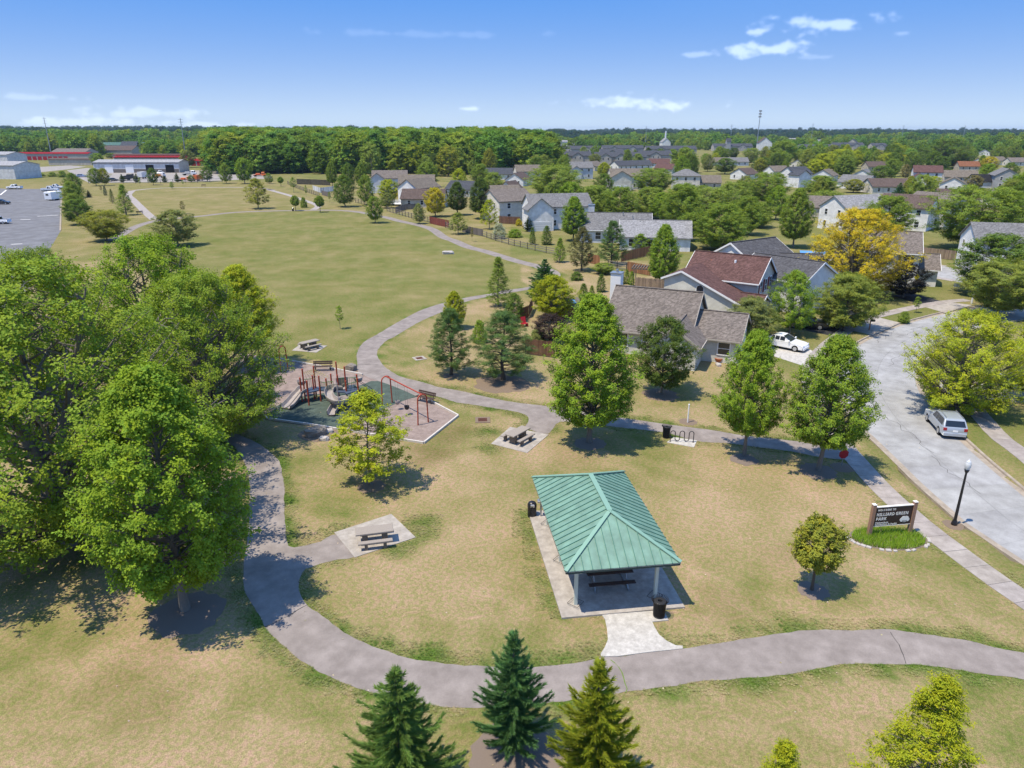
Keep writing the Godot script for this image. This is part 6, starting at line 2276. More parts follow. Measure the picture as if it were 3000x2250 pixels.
func vehicles() -> void:
	car("silver family car parked at the kerb of the curving street", Vector3(34.05, -0.12, -51.6), 1.35, {"type": "suv", "key": "silver", "paint": [0.42, 0.455, 0.49], "metal": 0.35, "L": 4.35, "W": 1.74, "H": 1.56, "rack": true})
	car("white sedan on the concrete driveway", Vector3(29.30, 0.00, -73.50) + Vector3(0, 0.02, 0), -0.72, {"type": "sedan", "key": "white", "paint": [0.82, 0.82, 0.82], "L": 4.7, "H": 1.47})
	car("black car on the dark driveway under the green tree", Vector3(34.95, 0.00, -81.81) + Vector3(0, 0.015, 0), -0.35, {"type": "suv", "key": "black", "paint": [0.012, 0.013, 0.014], "L": 4.6})
	car("grey green van at the right picture edge", Vector3(47.06, 0.00, -60.51) + Vector3(0, 0.02, 0), 2.8, {"type": "van", "key": "grey", "paint": [0.13, 0.15, 0.14], "metal": 0.3, "L": 5.0, "W": 1.95, "H": 1.78})
	car("first white pickup at the head of the parking lot", Vector3(-199.54, 0.00, -294.92), 3.1, {"n": "pickup_truck", "cat": "truck", "type": "pickup", "key": "white", "paint": [0.82, 0.82, 0.82], "L": 5.8, "W": 2.0, "H": 1.95, "wheel": 0.4})
	car("white pickup behind the white trailer", Vector3(-178.60, 0.00, -283.79), 0.15, {"n": "pickup_truck", "cat": "truck", "type": "pickup", "key": "white", "paint": [0.82, 0.82, 0.82], "L": 5.8, "W": 2.0, "H": 1.95, "wheel": 0.4})
	car("white pickup farthest behind the white trailer", Vector3(-183.97, 0.00, -296.21), 0.15, {"n": "pickup_truck", "cat": "truck", "type": "pickup", "key": "white", "paint": [0.82, 0.82, 0.82], "L": 5.6, "W": 2.0, "H": 1.9, "wheel": 0.4})
	car("black car at the left edge of the parking lot", Vector3(-162.37, 0.00, -232.27), 0.2, {"type": "suv", "key": "black", "paint": [0.012, 0.013, 0.014], "L": 4.6})
	car("white pickup tail at the left edge of the parking lot", Vector3(-129.22, 0.00, -182.10), 3.2, {"n": "pickup_truck", "cat": "truck", "type": "pickup", "key": "white", "paint": [0.82, 0.82, 0.82], "L": 5.4, "W": 1.95, "H": 1.85})
	car("dark car between the yard trees", Vector3(-185.32, 0.00, -342.49), 1.2, {"type": "suv", "key": "black", "paint": [0.012, 0.013, 0.014], "L": 4.8})
	car("blue and white car at the yard entrance", Vector3(-217.25, 0.00, -373.37), 0.4, {"type": "suv", "key": "bluewhite", "paint": [0.35, 0.42, 0.60], "L": 4.8})
	car("white pickup in the workshop's first open bay", Vector3(-191.44, 0.00, -403.00), 1.7, {"n": "pickup_truck", "cat": "truck", "type": "pickup", "key": "white", "paint": [0.82, 0.82, 0.82], "L": 5.6, "W": 2.0, "H": 1.9})
	car("white pickup at the small sheds", Vector3(-208.94, 0.00, -546.68), 1.7, {"n": "pickup_truck", "cat": "truck", "type": "pickup", "key": "white", "paint": [0.82, 0.82, 0.82], "L": 5.6, "W": 2.0, "H": 1.9})
	truck("dark tipper truck before the workshop's closed doors", Vector3(-181.72, 0.00, -349.51), 1.6, lin(0.05, 0.05, 0.05), "tipper", lin(0.06, 0.06, 0.06), 1.15)
	truck("white box truck before the workshop", Vector3(-181.21, 0.00, -363.46), 1.5, lin(0.75, 0.75, 0.75), "box", lin(0.78, 0.78, 0.78))
	truck("yellow and white flatbed truck before the first open bay", Vector3(-175.91, 0.00, -368.35), 1.3, lin(0.75, 0.75, 0.75), "flat", lin(0.6, 0.25, 0.03))
	truck("white flatbed stacked with pipes at the yard's right end", Vector3(-170.10, 0.00, -389.29), 0.1, lin(0.75, 0.75, 0.75), "flat", lin(0.5, 0.5, 0.5))
	truck("orange machine truck at the yard fence", Vector3(-152.44, 0.00, -343.35), 0.1, lin(0.75, 0.16, 0.03), "flat", lin(0.75, 0.16, 0.03), 0.85)
	truck("orange round mixer truck at the yard fence", Vector3(-146.84, 0.00, -345.09), 1.5, lin(0.75, 0.16, 0.03), "box", lin(0.75, 0.18, 0.05), 0.85)
	truck("orange loader beside the white shed", Vector3(-129.43, 0.00, -378.53), 0.1, lin(0.75, 0.16, 0.03), "flat", lin(0.6, 0.12, 0.03), 0.9)
	truck("white delivery truck by the storage rank", Vector3(-212.53, 0.00, -559.92), 1.6, lin(0.75, 0.75, 0.75), "box", lin(0.78, 0.78, 0.78))
	# white trailer
	var t := thing("utility_trailer", "white box trailer with dark window on the parking lot", "trailer", Vector3(-154.87, 0.00, -247.29), -0.12)
	var s := Shape.new()
	s.cbox(Vector3(0, 1.65, 0), Vector3(2.5, 2.4, 5.2), 0.12)
	add("box", s, tone("white_paint"), t)
	s = Shape.new()
	s.box(Vector3(-0.15, 1.95, 2.61), Vector3(0.95, 0.55, 0.04))
	add("window", s, tone("glass"), t)
	for e in [-1.0, 1.0]:
		for z in [-0.45, 0.45]:
			s = Shape.new()
			s.pole(Vector3(e * 1.0, 0.35, z), Vector3(e * 1.24, 0.35, z), 0.35, 14)
			add("wheel", s, tone("tyre"), t)
	s = Shape.new()
	s.bar(Vector3(0, 0.45, 2.5), Vector3(0, 0.45, 3.7), 0.1, 0.1)
	s.box(Vector3(0, 0.45, 0), Vector3(2.2, 0.15, 5.0))
	add("chassis", s, tone("plastic_black"), t)
	# crane arm
	t = thing("crane_lift", "orange crane arm raised above the white shed", "crane", Vector3(-159.85, 0.00, -453.47), 0.2)
	s = Shape.new()
	s.bar(Vector3(0, 1.8, 0), Vector3(-4.2, 14.5, 0), 0.8, 1.0)
	add("arm", s, tone("orange"), t)
	s = Shape.new()
	s.cbox(Vector3(0, 1.0, 0), Vector3(3.4, 1.6, 2.4), 0.2)
	add("base", s, tone("orange"), t)
	for x in [-1.2, 1.2]:
		for e in [-1.0, 1.0]:
			s = Shape.new()
			s.pole(Vector3(x, 0.5, e * 0.9), Vector3(x, 0.5, e * 1.3), 0.5, 12)
			add("wheel", s, tone("tyre"), t)

func fences() -> void:
	board_fence("dark brown board fence behind the broad pine", v2([1.36, -71.15, 4.43, -69.70]), 1.75, "fence_brown")
	board_fence("brown board fence by the small dark tree", v2([0.83, -84.58, 2.10, -86.49, 2.71, -90.98]), 1.6, "fence_brown")
	board_fence("orange brown board fence beside the bright maple", v2([19.54, -126.76, 27.91, -135.84]), 1.8, "fence_orange")
	board_fence("low orange brown board fence in front of the lawn", v2([19.12, -117.54, 22.13, -113.80]), 1.7, "fence_orange")
	board_fence("weathered board fence behind the ranch house roof", v2([18.21, -103.81, 22.61, -101.67]), 1.75, "fence_tan")
	board_fence("orange board fence between the two pines", v2([13.38, -125.75, 15.28, -123.30]), 1.7, "fence_orange")
	board_fence("grey board fence behind the path verge", v2([-11.50, -166.57, -8.72, -162.41, -6.37, -159.22]), 1.6, "fence_grey")
	board_fence("red board fence in front of the dark maples", v2([-20.79, -182.61, -17.32, -177.17, -15.10, -174.11]), 1.8, "fence_red")
	board_fence("long dark board fence at the wood edge", v2([-94.31, -323.00, -86.47, -319.96, -77.89, -315.50]), 2.3, "fence_dark", 0.3)
	board_fence("white vinyl fence round the corner garden", v2([-78.53, -289.87, -72.29, -276.81, -69.10, -284.98]), 1.9, "fence_white", 0.25)
	board_fence("grey board fence corner beside the white fence", v2([-69.25, -266.94, -63.52, -256.75]), 1.7, "fence_grey", 0.25)
	board_fence("grey board fence before the white deck", v2([-33.11, -206.97, -31.49, -215.37, -28.42, -217.13]), 1.7, "fence_grey", 0.2)
	board_fence("tan board fence across the cross street", v2([74.86, -134.23, 77.30, -130.78, 79.95, -128.30]), 1.75, "fence_tan")
	board_fence("dark brown fence beyond the white chimney", v2([30.00, -206.97, 32.57, -205.37]), 2.0, "fence_brown", 0.2)
	board_fence("dark fence of the patio house garden", v2([-3.32, -182.61, 2.11, -180.10]), 1.9, "fence_brown", 0.2)
	rail_fence("grey rail fence round the fenced lawn", v2([-6.51, -159.42, -3.49, -152.46, -0.71, -147.24, 1.66, -143.46, 4.50, -139.25, 6.53, -136.28, 8.60, -133.42]), 1.2, "rail_wood")
	rail_fence("grey rail fence along the verge in front of the dark maples", v2([-36.28, -211.26, -31.35, -202.23, -26.81, -193.91, -22.74, -187.29, -17.78, -178.87]), 1.3, "rail_wood")
	rail_fence("short grey rail fence right of the red fence", v2([-15.99, -174.11, -14.05, -170.25]), 1.3, "rail_wood")
	rail_fence("grey rail fence behind the large dark tree", v2([-51.07, -238.49, -45.51, -229.47]), 1.3, "rail_wood")
	rail_fence("grey rail fence from the dark fence corner to the white fence", v2([-98.37, -323.00, -87.61, -299.49, -77.26, -277.95, -68.91, -261.75]), 1.3, "rail_wood", 3.0)
	rail_fence("pale rail fence behind the twin trunk pine", v2([16.45, -121.52, 19.10, -118.09]), 1.2, "rail_wood")
	rail_fence("pale rail fence end below the low orange fence", v2([20.88, -116.99, 22.28, -115.16]), 1.2, "rail_wood")
	rail_fence("pale rail fence beside the brown fence beyond the chimney", v2([26.63, -217.13, 30.10, -210.25]), 1.2, "rail_wood")
	rail_fence("chain fence along the work yard", v2([-187.30, -326.10, -173.21, -328.46, -156.70, -328.46, -141.87, -332.47, -132.31, -336.57]), 1.6, "galvanised", 6.0, 2)

func house_extras() -> void:
	# white doors close two workshop bays; black sheets paint the shade of open ones
	var w := get_node("workshop")
	for q in [[-15.2, "white_paint", 4.4], [-3.8, "white_paint", 4.4], [7.4, "opening_shade", 4.4], [18.4, "opening_shade", 4.6]]:
		var s := Shape.new()
		s.box(Vector3(q[0], 2.1, 7.05), Vector3(q[2], 4.2, 0.14))
		add("bay_door_or_shade", s, tone(q[1]), w)
	var s := Shape.new()
	s.box(Vector3(0, 1.0, 7.0), Vector3(46.6, 2.0, 0.06))
	add("base_course", s, tone("fence_grey"), w)
	s = Shape.new()
	s.box(Vector3(0, 5.25, 7.42), Vector3(47.4, 0.35, 0.1))
	add("eave_trim", s, tone("deck_blue"), w)
	# red doors of the storage hall
	var h := get_node("workshop_003")
	for k in 9:
		s = Shape.new()
		s.box(Vector3(-20.0 + k * 4.2, 1.5, 4.55), Vector3(3.2, 2.8, 0.1))
		add("roller_door", s, tone("sign_red"), h)
	var e := get_node("workshop_007")
	for k in 5:
		s = Shape.new()
		s.box(Vector3(-7.6 + k * 3.8, 1.5, 3.55), Vector3(2.9, 2.6, 0.1))
		add("roller_door", s, tone("sign_red"), e)
	for nm in ["workshop_005", "workshop_006"]:
		var o := get_node(nm)
		s = Shape.new()
		s.box(Vector3(0, 3.6, 3.75), Vector3(56, 0.7, 0.15))
		add("red_eave", s, tone("sign_red"), o)
	# pergola, patio cover, pool, deck
	var p := thing("pergola", "weathered slatted pergola behind the ranch house", "pergola", Vector3(20.75, 0.00, -108.83), -0.3)
	for x in [-1.8, 1.8]:
		for z in [-1.2, 1.2]:
			s = Shape.new()
			s.box(Vector3(x, 1.1, z), Vector3(0.12, 2.2, 0.12))
			add("post", s, tone("fence_grey"), p)
	for k in 11:
		s = Shape.new()
		s.box(Vector3(-2.1 + k * 0.42, 2.3, 0), Vector3(0.10, 0.16, 3.2))
		add("slat", s, tone("fence_grey"), p)
	for z in [-1.2, 1.2]:
		s = Shape.new()
		s.box(Vector3(0, 2.16, z), Vector3(4.4, 0.12, 0.1))
		add("beam", s, tone("fence_grey"), p)
	p = thing("garden_shed", "low brown shed with blue skylight behind the plum tree", "shed", Vector3(6.42, 0.00, -87.41), 0.35)
	part("wall", wall_block(3.6, 3.0, 1.5, 2.2).mesh(), tone("fence_brown"), p)
	part("roof", roof_block(3.6, 3.0, 1.5, 2.2, 0.3, 0.2).mesh(), roof_mat("brown"), p)
	s = Shape.new()
	s.box(Vector3(0.9, 2.02, 0.85), Vector3(0.7, 0.06, 0.9), Basis(Vector3.RIGHT, 0.44))
	add("skylight", s, tone("blue_sheet"), p)
	p = thing("patio_canopy", "blue canopy on posts beside the charcoal roofed house", "canopy", Vector3(51.09, 0.00, -119.21), -0.3)
	s = Shape.new()
	s.box(Vector3(0, 2.6, 0), Vector3(5.4, 0.08, 3.4), Basis(Vector3.RIGHT, 0.12))
	add("sheet", s, tone("blue_sheet"), p)
	for x in [-2.4, 2.4]:
		for z in [-1.5, 1.5]:
			s = Shape.new()
			s.box(Vector3(x, 1.28, z), Vector3(0.14, 2.56, 0.14))
			add("post", s, tone("fence_brown"), p)
	p = thing("white_deck", "white railed deck at the pinkish roofed house", "deck", Vector3(-33.28, 0.00, -229.47), 0.0)
	s = Shape.new()
	s.box(Vector3(0, 0.5, 0), Vector3(9.0, 0.15, 4.0))
	add("floor", s, tone("trim"), p)
	for z in [-1.9, 1.9]:
		s = Shape.new()
		s.box(Vector3(0, 1.45, z), Vector3(9.0, 0.1, 0.1))
		var o := add("rail", s, tone("white_paint"), p)
		for k in 24:
			var b := Shape.new()
			b.box(Vector3(-4.4 + k * 0.382, 1.0, z), Vector3(0.09, 0.85, 0.05))
			add("baluster", b, tone("white_paint"), o)
	p = thing("garden_dome", "small white dome on the pink patio", "dome", Vector3(-1.36, 0.00, -197.69))
	s = Shape.new()
	s.lathe(Vector3.ZERO, [[1.25, 0.0], [1.25, 0.9], [1.15, 1.5], [0.85, 2.0], [0.4, 2.3], [0.0, 2.4]], 18)
	add("shell", s, tone("white_paint"), p)
	s = Shape.new()
	s.bar(Vector3(0, 2.35, 0.5), Vector3(0, 1.4, 1.2), 0.4, 0.08)
	add("slot", s, tone("fence_grey"), p)

func masses() -> void:
	# the wood behind the field and the tree belts out to the horizon: nobody could count them
	var r := RandomNumberGenerator.new()
	r.seed = 71
	var a := PackedFloat32Array()
	var b := PackedFloat32Array()
	for k in 1500:
		var d := 400.0 + 420.0 * pow(r.randf(), 0.9)
		var u := r.randf_range(-0.405, 0.055)
		if d > 560.0 and u > 0.0:
			continue
		var h := r.randf_range(12.0, 23.0) + (d - 400.0) * 0.012
		var row := [u * d, -d, h, h * r.randf_range(0.34, 0.55), r.randf() * TAU, r.randf_range(0.55, 1.1)]
		if k % 2:
			a.append_array(row)
		else:
			b.append_array(row)
	scatter("woodland", "dense green wood behind the field", "wood", "wild", "wood_near", a)
	scatter("woodland", "darker trees of the same wood behind the field", "wood", "wild_b", "wood_far", b)
	a = PackedFloat32Array()
	b = PackedFloat32Array()
	var c := FastNoiseLite.new()
	c.seed = 6
	c.frequency = 0.0035
	for k in 26000:
		var d := 560.0 * pow(7.0, pow(r.randf(), 0.75))
		var u := r.randf_range(-0.98, 0.98)
		var x := u * d
		var open := c.get_noise_2d(x, d)
		if d < 1900.0 and open < (-0.02 if u > -0.2 else -0.22):
			continue
		if d < 1000.0 and u > -0.05 and (u < 0.36 and d < 820.0 or open < 0.12):
			continue
		if u < -0.34 and d < 640.0:
			continue
		if clear_of_far(x, -d):
			var h := (r.randf_range(9.0, 17.0) + clampf((d - 1100.0) * 0.006, 0.0, 12.0)) * ((1.25 if u < -0.2 and d > 640.0 else 0.9) + 0.8 * c.get_noise_2d(x * 2.2, d * 0.4 + 900.0))
			var row := [x, -d, h, h * r.randf_range(0.36, 0.6), r.randf() * TAU, r.randf_range(0.45, 1.0)]
			if d < 1500.0:
				a.append_array(row)
			else:
				b.append_array(row)
	scatter("treeline", "belts of trees between the far roofs", "trees", "distant", "wood_near", a)
	scatter("treeline", "dark wooded horizon beyond the town", "trees", "distant", "horizon", b)
	print("masses ", a.size() / 6, " ", b.size() / 6)

var far_list := []
func clear_of_far(x: float, z: float) -> bool:
	if far_list.is_empty():
		for d in HOUSE_DATA:
			if d.z < -480.0:
				far_list.append([d.x, d.z, d.b[0][3] * 0.5 + 8.0])
	for f in far_list:
		# leave the building and the strip in front of it open
		var s: float = f[1] / z if z < 0 else 1.0
		if z > f[1] - 10.0 and z > f[1] and z < f[1] + 170.0 and absf(x * s - f[0]) < f[2] * 0.9:
			return false
		if absf(x - f[0]) < f[2] and absf(z - f[1]) < 16.0:
			return false
	return true

func poles() -> void:
	for q in [[-395.0, -640.0, 33.0, "tall steel power pole at the red pyramid roof"], [-245.0, -560.0, 31.0, "tall steel power pole in front of the wood's end"], [-520.0, -700.0, 31.0, "tall steel power pole behind the green roofed shop"], [-610.0, -690.0, 31.0, "tall steel power pole far left behind the storage hall"], [178.0, -1000.0, 28.0, "power pole right of the white chapel"], [-40.0, -1100.0, 26.0, "power pole beyond the tan warehouse"], [40.0, -1200.0, 26.0, "power pole beyond the long white shop"], [285.0, -980.0, 30.0, "power pole left of the mast"], [430.0, -1080.0, 32.0, "power pole right of the white gable barn"], [560.0, -1080.0, 30.0, "power pole beyond the low white plant"], [690.0, -1150.0, 30.0, "power pole above the huge dark tree"]]:
		var t := thing("power_pole", q[3], "pole", Vector3(q[0], 0, q[1]))
		var s := Shape.new()
		s.pole(Vector3.ZERO, Vector3(0, q[2], 0), 0.45, 8, 0.2)
		add("shaft", s, tone("galvanised"), t)
		for y in [0.97, 0.91, 0.85]:
			s = Shape.new()
			s.bar(Vector3(-1.8, q[2] * y, 0), Vector3(1.8, q[2] * y, 0), 0.2, 0.2)
			add("cross_arm", s, tone("galvanised"), t)
	var t := thing("radio_mast", "tall cell mast with antenna cluster on the horizon", "mast", Vector3(330, 0, -1010))
	var s := Shape.new()
	s.pole(Vector3.ZERO, Vector3(0, 48.0, 0), 0.7, 8, 0.35)
	add("shaft", s, tone("galvanised"), t)
	for y in [47.0, 43.5, 40.0]:
		s = Shape.new()
		for k in 6:
			var a := TAU * k / 6.0
			s.box(Vector3(cos(a) * 1.5, y, sin(a) * 1.5), Vector3(0.45, 2.0, 0.45))
			s.bar(Vector3(0, y, 0), Vector3(cos(a) * 1.5, y, sin(a) * 1.5), 0.12, 0.12)
		add("antenna", s, tone("fence_grey"), t)

# ---------------------------------------------------------------- data: metres on the ground
const LEAF_TINTS := {"maple":[0.36,0.52,0.055],"maple_b":[0.342,0.484,0.061],"great":[0.37,0.5,0.065],"fresh":[0.342,0.496,0.059],"lime":[0.518,0.562,0.038],"dark":[0.219,0.329,0.063],"mid":[0.334,0.45,0.076],"deep":[0.159,0.236,0.053],"grey":[0.362,0.407,0.14],"locust":[0.391,0.497,0.102],"locust_pale":[0.395,0.458,0.098],"yellow":[0.756,0.648,0.049],"gold":[0.86,0.68,0.05],"olive":[0.467,0.48,0.078],"yellowgreen":[0.59,0.649,0.053],"pine":[0.245,0.382,0.14],"pine_brown":[0.335,0.319,0.159],"spruce":[0.335,0.509,0.135],"spruce_deep":[0.234,0.448,0.171],"spruce_gold":[0.552,0.598,0.061],"blue":[0.189,0.26,0.189],"plum":[0.11,0.075,0.072],"black":[0.048,0.043,0.04],"bronze":[0.354,0.307,0.13],"wood_far":[0.32,0.444,0.091],"wood_near":[0.395,0.507,0.091],"white":[0.648,0.67,0.54],"horizon":[0.115,0.185,0.095]}
const TREE_GROUPS := ["park trees on the lawn", "old trees by the playground", "street trees", "spruces along the front path", "garden trees", "arborvitae by the ranch house", "fenced lawn conifers", "saplings along the far path", "trees beside the parking lot", "trees round the work yard", "hedges by the yard drive", "trees between the houses", "trees at the front of the wood"]
